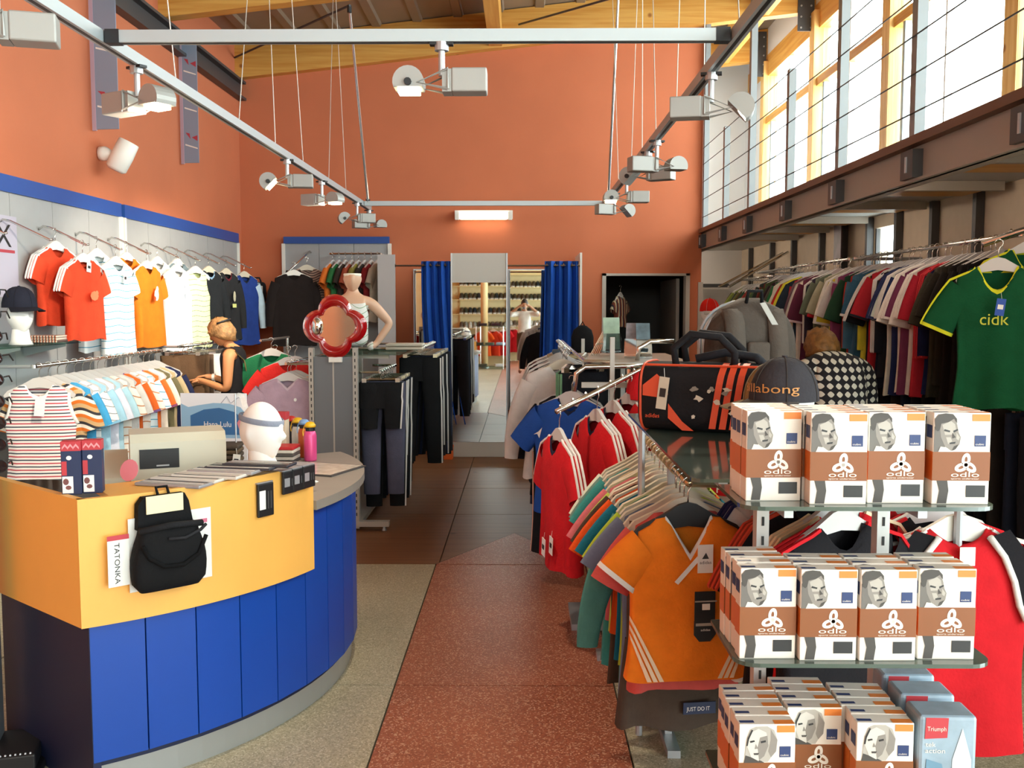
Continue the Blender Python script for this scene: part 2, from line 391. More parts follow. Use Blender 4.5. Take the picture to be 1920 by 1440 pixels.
b = MB(); b.box(XL, XL + .10, YF, YB, 4.30, 4.33); b.box(XL, XL + .10, YF, YB, 4.5, 4.53); b.box(XL, XL + .03, YF, YB, 4.33, 4.5)
struct('trim_3', b, M_steel, 'dark steel channel along the top of the terracotta side wall')
for a, c, lab in (((656, 10, 9.98), (440, 108, 12.36), 'dark brace rod running to the corner of the roof'), ((973, 46, 12.3), (1142, -2, 10.2), 'dark brace rod beside the middle purlin')):
    obj('brace_rod', MB().tube([P(*a), P(*c)], .012, 6), M_steel, None, False, lab, None, 'brace')
# ---- gallery edge, slab, railing
b = MB(); b.box(2.27, XR + .05, YF, 16, 2.64, 2.68)
struct('gallery_slab', b, mat('gallery_underside', 'b0aeaa', 0.6), 'thin grey gallery deck above the jersey wall')
M_fasc = mat('brown_steel', '6b4a38', 0.5, 0.1); M_web = mat('grey_brown_steel', 'a59c92', 0.5, 0.1)
PY = [12.45, 11.2, 9.96, 8.53, 7.17, 5.8, 4.5, 3.2, 1.9]
b = MB(); b.box(2.25, 2.275, YF, 16, 2.46, 2.66); b.box(2.22, 2.34, YF, 16, 2.46, 2.475)
gal = struct('gallery_beam', b, M_web, 'long steel channel beam carrying the gallery edge')
obj('top_flange', MB().box(2.19, 2.36, YF, 16, 2.66, 2.71), M_fasc, gal)
for y in PY:
    obj('bracket', MB().box(2.19, 2.25, y - .13, y + .05, 2.475, 2.635), M_steel, gal)
    obj('bolt', MB().box(2.183, 2.19, y - .05, y - .03, 2.51, 2.60), M_dull, gal)
    obj('joist', MB().box(2.275, XR - .08, y - .025, y + .025, 2.57, 2.638), M_web, gal)
    obj('soffit_board', MB().box(2.36, XR - .1, y + .1, y + .62, 2.6, 2.639), M_glu, gal)
M_post = mat('grey_rail_post', '8d9397', 0.45, 0.3)
rail = thing('cable_railing', 'grey steel posts with thin cables along the gallery edge', 'railing', (2.26, 1.9, 2.71))
for i, y in enumerate(PY):
    tall = i % 2 == 0
    obj('post', MB().box(-.03, .03, y - 1.9 - .04, y - 1.9 + .04, -.0, (Zb(2.26) - 2.71) if tall else 1.03), M_post, rail)
for z in (2.85, 3.07, 3.285, 3.5, 3.70):
    obj('cable', MB().tube([(-.036, 0, z - 2.71), (-.036, 10.55, z - 2.71)], .0045, 6), M_steel, rail)
# ---- window wall above the gallery
n = 0
wy = [14.8, 12.3, 9.8, 7.3, 4.8, 2.3, -.2, -2.7, -5.2, YF]
wname = ['farthest', 'second farthest', 'third farthest', 'fourth', 'fifth', 'sixth', 'seventh', 'eighth', 'ninth']
b = MB(); b.box(XW, XW + .14, YF, 16, 5.09, 5.4)
edge = struct('beam_30', b, M_gluy, 'timber edge beam over the gallery windows')
struct('wall_gable', MB().box(XW, XW + .1, YF, 16, 5.4, 5.95), M_wwhite, 'strip of wall over the gallery windows')
struct('trim_4', MB().box(XW - .02, XW + .16, YF, 16, 2.64, 2.76), M_fasc, 'brown sill under the gallery windows')
M_pane = clearglass('window_glass', 'f4faf8', 0.06)
M_mull = mat('blue_grey_mullion', '8fa3ad', 0.4, 0.2)
for i in range(len(wy) - 1):
    y1, y0 = wy[i], wy[i + 1]
    f = MB(); f.box(XW - .06, XW + .14, y1 - .10, y1 + .10, 2.71, 5.3)
    wd = struct('window_%d' % (i + 1), f, M_gluz, 'gallery window bay behind the cables, %s from the passage end' % wname[i])
    obj('transom', MB().box(XW - .02, XW + .1, y0 + .1, y1 - .1, 4.40, 4.5), M_gluy, wd)
    obj('frame', MB().box(XW + .0, XW + .06, y1 - .34, y1 - .28, 2.76, 4.4), M_mull, wd)
    obj('mullion', MB().box(XW + .0, XW + .06, (y0 + y1) / 2 - .014, (y0 + y1) / 2 + .014, 2.76, 5.09), mat('pale_mullion', 'd9dad6', .5), wd)
    for a, c in ((y0 + .1, (y0 + y1) / 2 - .03), ((y0 + y1) / 2 + .03, y1 - .1)):
        obj('pane', MB().box(XW + .045, XW + .05, a, c, 2.76, 4.4), M_pane, wd)
        obj('pane', MB().box(XW + .045, XW + .05, a, c, 4.5, 5.09), M_pane, wd)
# white board closing the last bay
struct('wall_gallery', MB().box(XW - .02, XW + .12, 14.9, 16, 2.7, 5.1), M_wwhite, 'white board beside the last gallery window')
# shop front glazing beside the entrance (right of the photographer)
for i, (y0, y1) in enumerate(((-6.6, -4.1), (-4.1, -1.6), (-1.6, .3), (.3, 1.95))):
    f = MB(); f.box(XR, XR + .12, y1 - .05, y1 + .05, 0, 2.64); f.box(XR, XR + .12, y0, y1, 0, .08); f.box(XR, XR + .12, y0, y1, 2.52, 2.64)
    wd = struct('window_%d' % (20 + i), f, M_dull, 'tall shop front window %s from the entrance' % ('fourth', 'third', 'second', 'first')[i])
    obj('pane', MB().box(XR + .05, XR + .056, y0, y1 - .05, .08, 2.52), M_pane, wd)
for i, (x0, x1) in enumerate(((XL, -1.2), (-1.0, 1.1), (1.3, XW - .1))):  # high windows added out of view to bring in frontal daylight
    f = MB(); f.box(x0, x1, YF - .15, YF - .05, 3.0, 3.06); f.box(x0, x1, YF - .15, YF - .05, 4.94, 5.0)
    wd = struct('window_%d' % (40 + i), f, M_dull, 'added high fill window over the shoe wall, %s from the side wall' % nth(i + 1)); obj('pane', MB().box(x0, x1, YF - .1, YF - .095, 3.06, 4.94), M_pane, wd)
# small bright window between the uprights
f = MB(); f.box(XR + .01, XR + .05, 9.46, 9.49, 2.12, 2.52); f.box(XR + .01, XR + .05, 9.95, 9.98, 2.12, 2.52)
wd = struct('window_30', f, M_steel, 'small bright window between dark uprights above the jerseys')
obj('pane', MB().box(XR + .025, XR + .03, 9.49, 9.95, 2.12, 2.52), M_pane, wd)
# ================================================================== TRACK LIGHTING
RZ, RXL, RXR = 2.90, -1.82, .905
M_rail = mat('track_aluminium', 'b4bcc0', 0.4, 0.35)
def trail(name, a, c, lab):
    a, c = Vector(a), Vector(c)
    r = thing(name, lab, 'track', a)
    d = c - a
    if abs(d.y) > abs(d.x): bb = MB().box(-.024, .024, 0, d.y, -.026, .026); gr = MB().box(-.008, .008, 0, d.y, -.0275, -.026)
    else: bb = MB().box(0, d.x, -.024, .024, -.026, .026); gr = MB().box(0, d.x, -.008, .008, -.0275, -.026)
    obj('profile', bb, M_rail, r); obj('groove', gr, M_black, r)
    return r
trail('lighting_track', (RXL, .6, RZ), (RXL, 11.75, RZ), 'long ceiling track on the side of the terracotta side wall')
trail('lighting_track', (RXR, .6, RZ), (RXR, 11.3, RZ), 'long ceiling track on the window side')
r = trail('lighting_track', (RXL + .03, 4.32, RZ), (RXR - .03, 4.32, RZ), 'near cross bar of the hanging track frame')
for x in (0, RXR - RXL - .12): obj('corner_joint', MB().box(x, x + .06, -.028, .028, -.029, .029), M_black, r)
r = trail('lighting_track', (RXL + .03, 11.2, RZ), (RXR - .03, 11.2, RZ), 'far cross bar of the hanging track frame')
for a, c, lab in (((690, 384), (655, 14), 'left'), ((1140, 382), (1160, -20), 'right')):
    p0 = P(a[0], a[1], 11.2); p0.z = RZ + .02; p1 = P(c[0], c[1], 10.0 if lab == 'left' else 9.98)
    q = thing('suspension_rod', 'bright steel rod holding the %s far corner of the track frame' % lab, 'rod', p0)
    obj('rod', MB().tube([(0, 0, 0), p1 - p0], .014, 8), mat('polished_steel', 'd9dadb', .25, .8), q)
    obj('end_cap', MB().lathe([(.022, -.02), (.022, .05)], 8, 0, p1 - p0 - Vector((0, 0, .03))), M_black, q); obj('foot', MB().lathe([(.025, -.01), (.025, .03)], 8), M_black, q)
wn = 0
M_wire = mat('steel_wire', 'c9c4ba', 0.4, 0.5)
for rx, lst in ((RXL, ((652, 655), (620, 660), (573, 545), (522, 520), (455, 440), (340, 330))), (RXR, ((1157, 1162), (1180, 1168), (1200, 1215), (1225, 1228), (1262, 1250), (1312, 1320), (1375, 1378)))):
    wn = 0
    for u0, u1 in lst:
        d = abs(rx) * F / abs(u0 - VU)
        side = 'terracotta wall' if rx < 0 else 'window'
        wn += 1
        dd = min(max(min((y for y in (2.3, 4.85, 7.35, 9.9, 12.46)), key=lambda y: abs(y - d)), d - .6), d + .6)
        xt = rx + R.uniform(-.06, .06)
        obj('suspension_wire', MB().tube([(rx, d, RZ + .026), (xt, dd, Zb(xt) + (.2 if abs(dd - d) >= .59 else .0))], .0032, 5), M_wire, None, False, 'thin wire holding the track on the %s side, %s from the far end' % (side, nth(wn)), None, 'wire', 'track suspension wires on the %s side' % side)
# lamps
M_lamp = mat('lamp_housing', 'a3a19d', 0.45, 0.2)
M_bulb = mat('lamp_glow', 'fff0c8', 0.5, emit='ffeec0', es=14.0)
def lamp_meshes():
    m = {}
    b = MB(); b.lathe([(.03, -.035), (.03, -.0)], 12); b.lathe([(.014, -.14), (.014, -.03)], 10); m['stem'] = (b, M_dull)
    b = MB(); b.rbox(.045, .195, -.055, .055, -.215, -.115, .006, 0, 2); m['ballast'] = (b, M_lamp)
    b = MB()
    for y in (-.056, .056):
        b.tube([(.03, y, -.205), (.03, y, -.12), (-.10, y, -.178), (.03, y, -.205)], .0065, 4)
    b.box(.005, .045, -.05, .05, -.215, -.12); m['bracket'] = (b, M_lamp)
    b = MB(); poly = [(-.14 + .066 * _cr(a), -.172 + .066 * _sr(a)) for a in [PI * (-.12 + 1.24 * i / 14) for i in range(15)]]
    b.prism(poly, (0, .055, 0), X_, Z_, .11); m['reflector'] = (b, M_lamp)
    b = MB(); b.box(-.195, -.08, -.062, .062, -.196, -.192); m['visor'] = (b, M_lamp)
    b = MB(); b.lathe([(.016, 0), (.016, .014)], 10).xf(Matrix.Translation((-.14, -.055, -.175)) @ Matrix.Rotation(PI / 2, 4, 'X')); m['knob'] = (b, M_black)
    b = MB(); b.box(-.185, -.095, -.04, .04, -.215, -.198); m['bulb'] = (b, M_bulb)
    b = MB(); b.box(-.05, .05, -.02, .02, -.012, -.0); m['adapter'] = (b, M_black)
    Mt = Matrix.Translation((-.14, 0, -.172)) @ Matrix.Rotation(-.8, 4, 'Y') @ Matrix.Translation((.14, 0, .172))
    for k in ('reflector', 'visor', 'bulb'):
        bb = MB(); bb.v, bb.f, bb.m = list(m[k][0].v), list(m[k][0].f), list(m[k][0].m); m[k + '#'] = (bb.xf(Mt), m[k][1])
    return m
_lm = lamp_meshes(); _lme = {}
def lamp(x, y, rot, lab, tilt=0.0, lit=True, spot=None):
    t = thing('track_light', lab, 'spotlight', (x, y, RZ - .026), rot, 'spotlights on the hanging track')
    for k, (mb, m) in _lm.items():
        if k.startswith('bulb') and not lit: continue
        if k.rstrip('#') in ('reflector', 'visor', 'bulb') and k.endswith('#') != bool(tilt): continue
        if k not in _lme:
            o = obj(k.rstrip('#'), mb, m, t, False); _lme[k] = o.data
        else: obj(k.rstrip('#'), _lme[k], None, t)
    if spot:
        l = bpy.data.lights.new('lamp_light', 'SPOT'); l.energy = spot[1]; l.color = (1, .86, .66); l.spot_size = 1.7; l.spot_blend = .8; l.shadow_soft_size = .06
        o = bpy.data.objects.new('lamp_light', l); col.objects.link(o)
        h = Matrix.Rotation(rot, 4, 'Z') @ Vector((-.14, 0, -.23)); pos = Vector((x, y, RZ - .026)) + h
        o.location = pos; o.rotation_euler = (Vector(spot[0]) - pos).to_track_quat('-Z', 'Y').to_euler()
    return t
for (u, rot, lab, sp) in ((12, .3, 'track spotlight cut by the upper left corner of the view', None),
    (268, 2.6, 'lit track spotlight in front of the nearer grey banner', ((-3.4, 6.2, 1.4), 220)),
    (543, 0.15, 'track spotlight nearest the corner of the side wall', ((-3.3, 8.4, 1.5), 210)),
    (607, PI - .4, 'lit track spotlight below the third hanging wire', ((-3.3, 10, 1.5), 160)),
    (672, 0.3, 'track spotlight just before the far left joint', None), (694, PI + .5, 'last track spotlight at the end of the left track', None)):
    lamp(RXL, abs(RXL) * F / (VU - u), rot, lab, 1.0 if u in (543, 672) else 0.0, spot=sp, lit=sp is not None)
for (u, rot, lab, sp) in ((1325, PI - .2, 'track spotlight in front of the gallery cables', ((1.6, 3.0, 1.0), 110)), (1227, PI + .25, 'track spotlight beside the clip lamp on the window side', None), (1211, -.5, 'dark clip spotlight with bare reflector on the window side track', None),
    (1172, .05, 'lit track spotlight over the far cross bar', None), (1150, -2.8, 'last track spotlight at the far right joint', None)):
    d = RXR * F / (u - VU); lamp(RXR, min(d, 11.25), rot, lab, 1.0 if u in (1325, 1211, 1150) else 0.0, spot=sp, lit=' lit' in ' ' + lab)
lamp(P(828, 90, 4.32).x, 4.32, 0, 'lit track spotlight under the middle of the near cross bar', spot=((-.35, 4.6, 0), 60))
# strip light on the end wall
t = thing('wall_strip_light', 'glowing fluorescent strip light on the terracotta end wall', 'light', P(907, 403, 12.42))
obj('tube', MB().rbox(-.30, .30, -.055, -.005, -.06, .02, .02), mat('tube_glow', 'fff3d8', .4, emit='fff0cc', es=9.0), t, True)
obj('housing', MB().box(-.36, .36, -.02, .07, -.045, .055), M_white, t)
for x in (-.355, .305): obj('end_cap', MB().box(x, x + .05, -.06, -.01, -.065, .03), M_white, t)
for k, y in enumerate((4.2, 6.6, 9.0, 11.4, 13.4, 15.2)):  # strips added behind the gallery beam to brighten the wall below
    t = thing('gallery_fill_light', 'added fill strip light under the gallery deck, %s from the entrance' % nth(k + 1), 'light', (2.42, y, 2.635))
    obj('housing', MB().box(-.04, .04, -.65, .65, -.04, .0), M_white, t); obj('tube', MB().tube([(0, -.6, -.052), (0, .6, -.052)], .014, 8), mat('gallery_fill_glow', 'fff3e0', .4, emit='fff0dc', es=22.0), t)
    for q in (-.62, .62): obj('holder', MB().box(-.02, .02, q - .02, q + .02, -.07, -.04), M_white, t)
# banners hanging square to the side wall
M_ban = mat('banner_film', '8e9cb2', 0.4, alpha=.92)
for u0, u1, v1, lab, k in ((180, 231, 243, 'nearer tall grey banner with red emblems on the side wall', 3), (344, 378, 306, 'farther tall grey banner with red emblems on the side wall', 3)):
    d = abs(XL) * F / (VU - u0)
    p = P(u0, v1, d); wd_ = P(u1, v1, d).x - p.x; h = 1.22 if u0 > 300 else 1.5
    t = thing('hanging_banner', lab, 'banner', (XL + .02, d, p.z), -.12)
    obj('sheet', MB().box(0, wd_, -.004, .004, 0, h), M_ban, t)
    obj('side_strip', MB().box(-.005, .03, -.008, .008, -.01, h + .02), mat('banner_strip', 'b9a2b4', .4), t)
    for q in range(3):
        z = .12 + q * (h - .1) / 3
        bb = MB(); put_poly(bb, [(.05, z + .19), (wd_ * .55, z + .12), (wd_ * .5, z + .18)], (0, -.006, 0), X_, Z_); obj('emblem', bb.add([(wd_ * .62, -.006, z + .14), (wd_ - .01, -.006, z + .1), (wd_ - .01, -.006, z + .16)], [(0, 1, 2)]), mat('banner_red', 'b03c4a', .5), t)
        bb = MB(); put_poly(bb, [(.045, z + .06), (wd_ - .01, z + .02), (wd_ - .01, z + .032), (.045, z + .075)], (0, -.006, 0), X_, Z_); obj('printed_line', bb, M_white, t)
# loudspeaker
t = thing('wall_speaker', 'white round loudspeaker angled out from the terracotta wall', 'loudspeaker', P(208, 288, 8.35))
t.location.x = XL + .01
obj('mount', MB().tube([(0, 0, 0), (.05, 0, 0), (.1, -.02, 0)], [.06, .06, .03], 14), M_white, t, True)
M4 = Matrix.Translation((.2, -.03, -.02)) @ Matrix.Rotation(.45, 4, 'Y') @ Matrix.Rotation(-.1, 4, 'X')
obj('cabinet', MB().lathe([(.06, -.14), (.085, -.12), (.09, .0), (.085, .12), (.08, .125)], 20).xf(M4), M_white, t, True)
# ================================================================== GARMENTS
_hang = {}
def hanger_mesh(kind, s):
    k = (kind, round(s, 2))
    if k in _hang: return _hang[k]
    b = MB()
    if kind == 'wire':       # trouser hanger with clips
        b.tube([(-.15 * s, 0, -.06), (.15 * s, 0, -.06)], .005, 6)
        for x in (-.13 * s, .13 * s):
            b.box(x - .018, x + .018, -.014, .014, -.10, -.05)
    else:
        top = [(-.215, -.185), (-.19, -.155), (-.10, -.115), (-.035, -.078), (0, -.07), (.035, -.078), (.10, -.115), (.19, -.155), (.215, -.185)]
        bot = [(.205, -.205), (.15, -.175), (.08, -.145), (0, -.135), (-.08, -.145), (-.15, -.175), (-.205, -.205)]
        if kind == 'thick': bot = [(x, z - .02) for x, z in bot]
        poly = [(x * s, z) for x, z in top + bot]
        b.prism(list(reversed(poly)), (0, .009, 0), X_, Z_, .018)
    o = obj('hanger', b, M_cream); me = o.data; bpy.data.objects.remove(o)
    h = MB(); h.tube([(0, 0, -.075), (0, 0, -.035)] + [(.02 * _cr(a), 0, .02 * _sr(a)) for a in [-1.2 + 4.4 * i / 7 for i in range(8)]], .0028, 6)
    _hang[k] = (me, h)
    return _hang[k]
_hooks = {}
def put_hanger(root, kind='plain', s=1.0, m=None):
    me, h = hanger_mesh(kind, s)
    m = m or M_cream
    o = obj('hanger', me, None, root)
    o.material_slots[0].link = 'OBJECT'; o.material_slots[0].material = m
    if 'hook' not in _hooks: _hooks['hook'] = obj('hook', h, M_chrome, o, True).data
    else: obj('hook', _hooks['hook'], None, o)
    return o
def sgp(v, e): return math.copysign(abs(v) ** e, v)
class Shape: pass
def shirt(root, main, hs=.205, bw=.235, L=.64, sl=.20, droop=1.05, neck=.085, drop=.075, dep=.045, seed=0, sleeve='short', collar=None, vneck=False, trim=None,
          stripes=None, sleevemat=None, hoodmat=None, name='shirt_body', side=None, n=28, fold=1.0, hem=1.02, cw=.022, ds=1.0):
    """a knitted top hanging from the origin; stripes = colour of the three bands along the shoulders"""
    rr = random.Random(seed); ph = [rr.uniform(0, 6.28) for _ in range(5)]
    zn = -.118
    rows = [(zn, neck, .03), (zn - .008, neck + .035, .034), (zn - .03, hs * .78, .038), (zn - .052, hs, .042)]
    if sleeve == 'none': rows[-1] = (zn - .052, hs * .86, .04); rows += [(zn - .12, hs * .84, .045), (zn - .19, hs * .93, .05)]
    else: rows += [(zn - .12, hs * 1.03, .048)]
    rows += [(zn - .25, bw, dep + .006)]
    nb = 7
    for i in range(1, nb + 1):
        t = i / nb; rows.append((zn - .25 - (L - .25) * t, bw * (.985 - .05 * math.sin(PI * t) + (hem - .985) * t), dep + .012 * t))
    def nz(x):          # neckline height in front
        q = min(abs(x) / neck, 1)
        return zn - drop * ((1 - q) if vneck else (1 - q * q))
    loops = []
    for i, (z, hw, hd) in enumerate(rows):
        t = max(0, (zn - .25 - z) / max(L - .25, .1))
        lp = []
        for j in range(n):
            a = 2 * PI * j / n
            x = hw * sgp(_cr(a), .8); y = hd * ds * sgp(_sr(a), .75)
            f = fold * (.35 * _sr(5 * a + ph[0]) + .3 * _sr(3 * a + ph[1] + 2 * t) + .2 * _sr(9 * a + ph[2])) * (.15 + .85 * min(t * 1.3, 1))
            y += f * .026 + .012 * fold * _sr(x * 14 + ph[3]) * min(t * 1.5, 1)
            x *= 1 + .012 * fold * _sr(7 * t + ph[4])
            zz = z
            if y < 0 and abs(x) < neck: zz = min(zz, nz(x) - .010 * i)
            lp.append((x, y, zz + (.008 * fold * _sr(4 * a + ph[1]) * t if t > .6 else 0)))
        loops.append(lp)
    b = MB(); b.loft(loops)
    mats = [main]
    # sleeves
    cuffs = []
    slm = 0
    if sleevemat: mats.append(sleevemat); slm = 1
    if sleeve in ('short', 'long'):
        for sx in (-1, 1):
            p = Vector((sx * (hs - .035), 0, zn - .118)); lps = []
            ns = 5 if sleeve == 'short' else 11
            tot = sl if sleeve == 'short' else .52
            for i in range(ns + 1):
                t = i / ns
                a = droop - .25 * (1 - t) + rr.uniform(-.02, .02) if sleeve == 'short' else min(droop + .55 * t, 1.5)
                d = Vector((sx * _cr(a), 0, -_sr(a))); up = Vector((sx * _sr(a), 0, _cr(a)))
                c = p.copy()
                hh = (.088 - .008 * t) if sleeve == 'short' else (.082 - .038 * t)
                hd = ds * ((.042 - .004 * t) if sleeve == 'short' else (.042 - .012 * t))
                lps.append([c + up * (hh * sgp(_cr(q), .9)) + Vector((0, 1, 0)) * (hd * sgp(_sr(q), .8) * (1 + .18 * fold * _sr(3 * q + ph[2] + 3 * t) * t)) for q in [2 * PI * k / 14 for k in range(14)]])
                p = p + d * (tot / ns)
            if sx > 0: lps = [list(reversed(l)) for l in lps]
            b.loft(lps, slm)
            cuffs.append(lps[-1])
    body = obj(name, b, mats, root, True)
    if collar:
        lp = loops[0]; c0 = [(x, y, z + .004) for x, y, z in lp]
        c1 = [(x * 1.0 + math.copysign(.004, x), y * 1.08 - .001, z - .020) for x, y, z in lp]
        if vneck: c1 = [(x, y, z - .004) for x, y, z in c1]
        cb = MB(); cb.loft([[(x * .93, y * .9, z - .002) for x, y, z in lp], c0, [(x * 1.06, y * 1.12 + (-.003 if y < 0 else .003), z - .006) for x, y, z in lp], [(x * 1.1, y * 1.15 + (-.004 if y < 0 else .004), z - cw) for x, y, z in lp]])
        obj('collar', cb, collar, root, True)
    if trim and cuffs:
        for lp in cuffs:
            c = sum((Vector(p) for p in lp), Vector()) / len(lp); cb = MB()
            ax = Vector(((1 if c.x > 0 else -1) * _cr(droop), 0, -_sr(droop)))
            l0 = [c + (Vector(p) - c) * 1.06 - ax * .014 for p in lp]; l1 = [c + (Vector(p) - c) * 1.06 + ax * .004 for p in lp]
            cb.loft([l0, l1]); obj('cuff_trim', cb, trim, root, True)
    if stripes:
        for sx in (-1, 1):
            pts = [(neck + .012, zn - .002), (hs * .6, zn - .018), (hs * .82, zn - .033)]
            p = Vector((hs - .035, 0, zn - .118)); ns = 5 if sleeve == 'short' else 11; tot = sl if sleeve == 'short' else .52
            for i in range(ns + 1):
                t = i / ns; a = droop - .25 * (1 - t) if sleeve == 'short' else min(droop + .55 * t, 1.5)
                hh = (.088 - .008 * t) if sleeve == 'short' else (.082 - .038 * t)
                q = p + Vector((_sr(a), 0, _cr(a))) * hh
                if q.x > pts[-1][0] + .005 or i > 1: pts.append((q.x, q.z))
                p = p + Vector((_cr(a), 0, -_sr(a))) * (tot / ns)
            for y0 in (-.024, -.004, .016):
                sb = MB(); l = []
                for (x, z) in pts:
                    l.append([(sx * (x + .004), y0 - .0, z + .004), (sx * (x + .004), y0 + .010, z + .004), (sx * x, y0 + .010, z - .006), (sx * x, y0, z - .006)])
                sb.loft(l, 0, True, True, True); obj('shoulder_stripe', sb, stripes, root)
    if hoodmat:
        hb = MB(); l = []
        for t in range(7):
            a = t / 6 * PI * .8
            l.append([((.10 - .03 * t / 6) * _cr(q), .05 + .045 * _sr(a) + .03 * _sr(q), zn - .02 + .075 * _sr(a) * (1 if True else 0) - .02 * t / 6) for q in [2 * PI * k / 14 for k in range(14)]])
        hb.loft(l, 0, True, True, True); obj('hood', hb, hoodmat, root, True)
    if side:
        for sx in (-1, 1):
            sb = MB(); l = []
            for i, lp in enumerate(loops):
                if rows[i][0] > zn - .26: continue
                j = 0 if sx > 0 else n // 2
                p = Vector(lp[j]); l.append([p + Vector((sx * .004, -.022, 0)), p + Vector((sx * .004, .022, 0)), p + Vector((-sx * .006, .022, 0)), p + Vector((-sx * .006, -.022, 0))])
            sb.loft(l); obj('side_panel', sb, side, root)
    s = Shape(); s.rows = rows; s.zn = zn; s.loops = loops; s.n = n; s.neck = neck
    def fy(x, z):       # front surface y near (x, z)
        best = 0
        for i in range(len(loops) - 1):
            if loops[i][0][2] >= z >= loops[i + 1][0][2] or i == len(loops) - 2:
                best = min((q for q in loops[i] + loops[i + 1] if q[1] < 0 or True), key=lambda q: abs(q[0] - x) + (10 if q[1] > .0 else 0) + abs(q[2] - z) * .3)[1]; break
        return best
    s.fy = fy
    return s
def decal(root, name, poly_list, mats, y, kind=None):
    """flat print on the chest: list of (polygon, material index) in x, z"""
    b = MB()
    for k, (poly, mi) in enumerate(poly_list):
        b.add([(x, y - .0006 * k, z) for x, z in poly], [tuple(range(len(poly)))], mi)
    return obj(name, b, mats, root)
def swing_tag(root, x, y, z, m=None, w=.045, h=.085, tilt=0.12, m2=None, name='price_tag'):
    b = MB(); c = Matrix.Translation((x, y, z)) @ Matrix.Rotation(tilt, 4, 'Y')
    b.box(-w / 2, w / 2, -.0015, .0015, -h, 0).xf(c)
    o = obj(name, b, m or M_paper, root)
    q = MB(); q.box(-w * .3, w * .3, -.0025, -.0016, -h * .62, -h * .35).xf(c); obj('printed_panel', q, m2 or M_black, o)
    q = MB(); q.tube([c @ Vector((0, 0, 0)), (x - .004, y + .006, z + .03)], .0008, 4); obj('string', q, M_paper, o)
    return o
def trousers(root, main, L=1.0, hw=.19, seed=0, stripes=None, name='trouser_legs', dep=.035, sides=(-1, 1), spread=0.0):
    rr = random.Random(seed); ph = rr.uniform(0, 6)
    b = MB(); zt = -.085
    legs = {}
    for sx in (-1, 1):
        lps = []
        for i in range(11):
            t = i / 10; z = zt - L * t
            cx = sx * (hw * .5 + .004 + spread * t * .1); w_ = hw * (.53 - .15 * t); d = dep * (1 + .1 * _sr(5 * t + ph)) * (1.0 if t > .05 else .75)
            if t > .3: cx += sx * .006
            lps.append([(cx + w_ * sgp(_cr(q), .8), d * sgp(_sr(q), .8) + .008 * _sr(4 * t + ph + sx), z) for q in [2 * PI * k / 16 for k in range(16)]])
        b.loft(lps, 0, True, False, False); legs[sx] = lps
    b.loft([[((hw + .008) * sgp(_cr(q), .6), (dep * .8) * sgp(_sr(q), .7), z) for q in [2 * PI * k / 20 for k in range(20)]] for z in (zt + .004, zt - .04, zt - .2)], 0)
    o = obj(name, b, main, root, True)
    if stripes:
        for sx in sides:
            for y0 in (-.026, -.005, .016):
                l = []
                for lp in legs[sx]:
                    p = lp[0] if sx > 0 else lp[8]; x = p[0] + sx * .003
                    l.append([(x, p[1] + y0, p[2]), (x, p[1] + y0 + .010, p[2]), (x - sx * .012, p[1] + y0 + .010, p[2]), (x - sx * .012, p[1] + y0, p[2])])
                obj('leg_stripe', MB().loft(l), stripes, root)
    return o
# fold of cloth on a shelf
def folded(root_name, label, cat, loc, w_, d_, h_, m, rotz=0, layers=3, group=None):
    t = thing(root_name, label, cat, loc, rotz, group)
    for i in range(layers):
        obj('fold', MB().rbox(-w_ / 2 + R.uniform(0, .01), w_ / 2 - R.uniform(0, .01), -d_ / 2, d_ / 2 - R.uniform(0, .015), h_ * i / layers + .001, h_ * (i + 1) / layers, min(h_ / layers * .45, .02)), m, t, True)
    return t
# ---- heads and figures
def head_mesh(b, c, s=1.0, rot=None, cut=None, m=0, nu=28, nv=20):
    """a head with brow, nose, lips, chin and ears; faces -y"""
    rot = rot or Matrix.Identity(3); c = Vector(c); loops = []
    for i in range(nv + 1):
        th = PI * i / nv; z0 = -_cr(th); lp = []
        for j in range(nu):
            a = 2 * PI * j / nu; x = _sr(th) * _cr(a); y = _sr(th) * _sr(a); z = z0
            fx = max(0, -y)
            X = x * .076; Y = y * .095; Z = z * .118
            if z < 0: X *= 1 - .28 * (-z) ** 1.5; Y *= 1 - .10 * (-z)
            if z < -.2 and y > 0: Y *= 1 - .35 * min(1, (-z - .2) * 1.6)
            g = lambda zx, xx, sz, sx_: math.exp(-((z - zx) / sz) ** 2 - ((x - xx) / sx_) ** 2) * (1 if y < 0 else 0)
            Y -= .024 * g(-.14, 0, .14, .14) + .010 * g(.02, 0, .18, .10) + .008 * g(.24, 0, .10, .5) + .009 * g(-.45, 0, .06, .25) + .006 * g(-.56, 0, .05, .2) + .012 * g(-.78, 0, .14, .3)
            Y += .010 * (g(.06, .36, .12, .17) + g(.06, -.36, .12, .17)) + .004 * g(-.5, 0, .02, .25)
            X += math.copysign(1, x) * .010 * math.exp(-((z + .02) / .22) ** 2 - ((y - .12) / .14) ** 2)
            if cut is not None: Z = min(Z, cut)
            lp.append(c + rot @ (Vector((X, Y, Z)) * s))
        loops.append(lp)
    b.loft(loops, m, True, True, True)
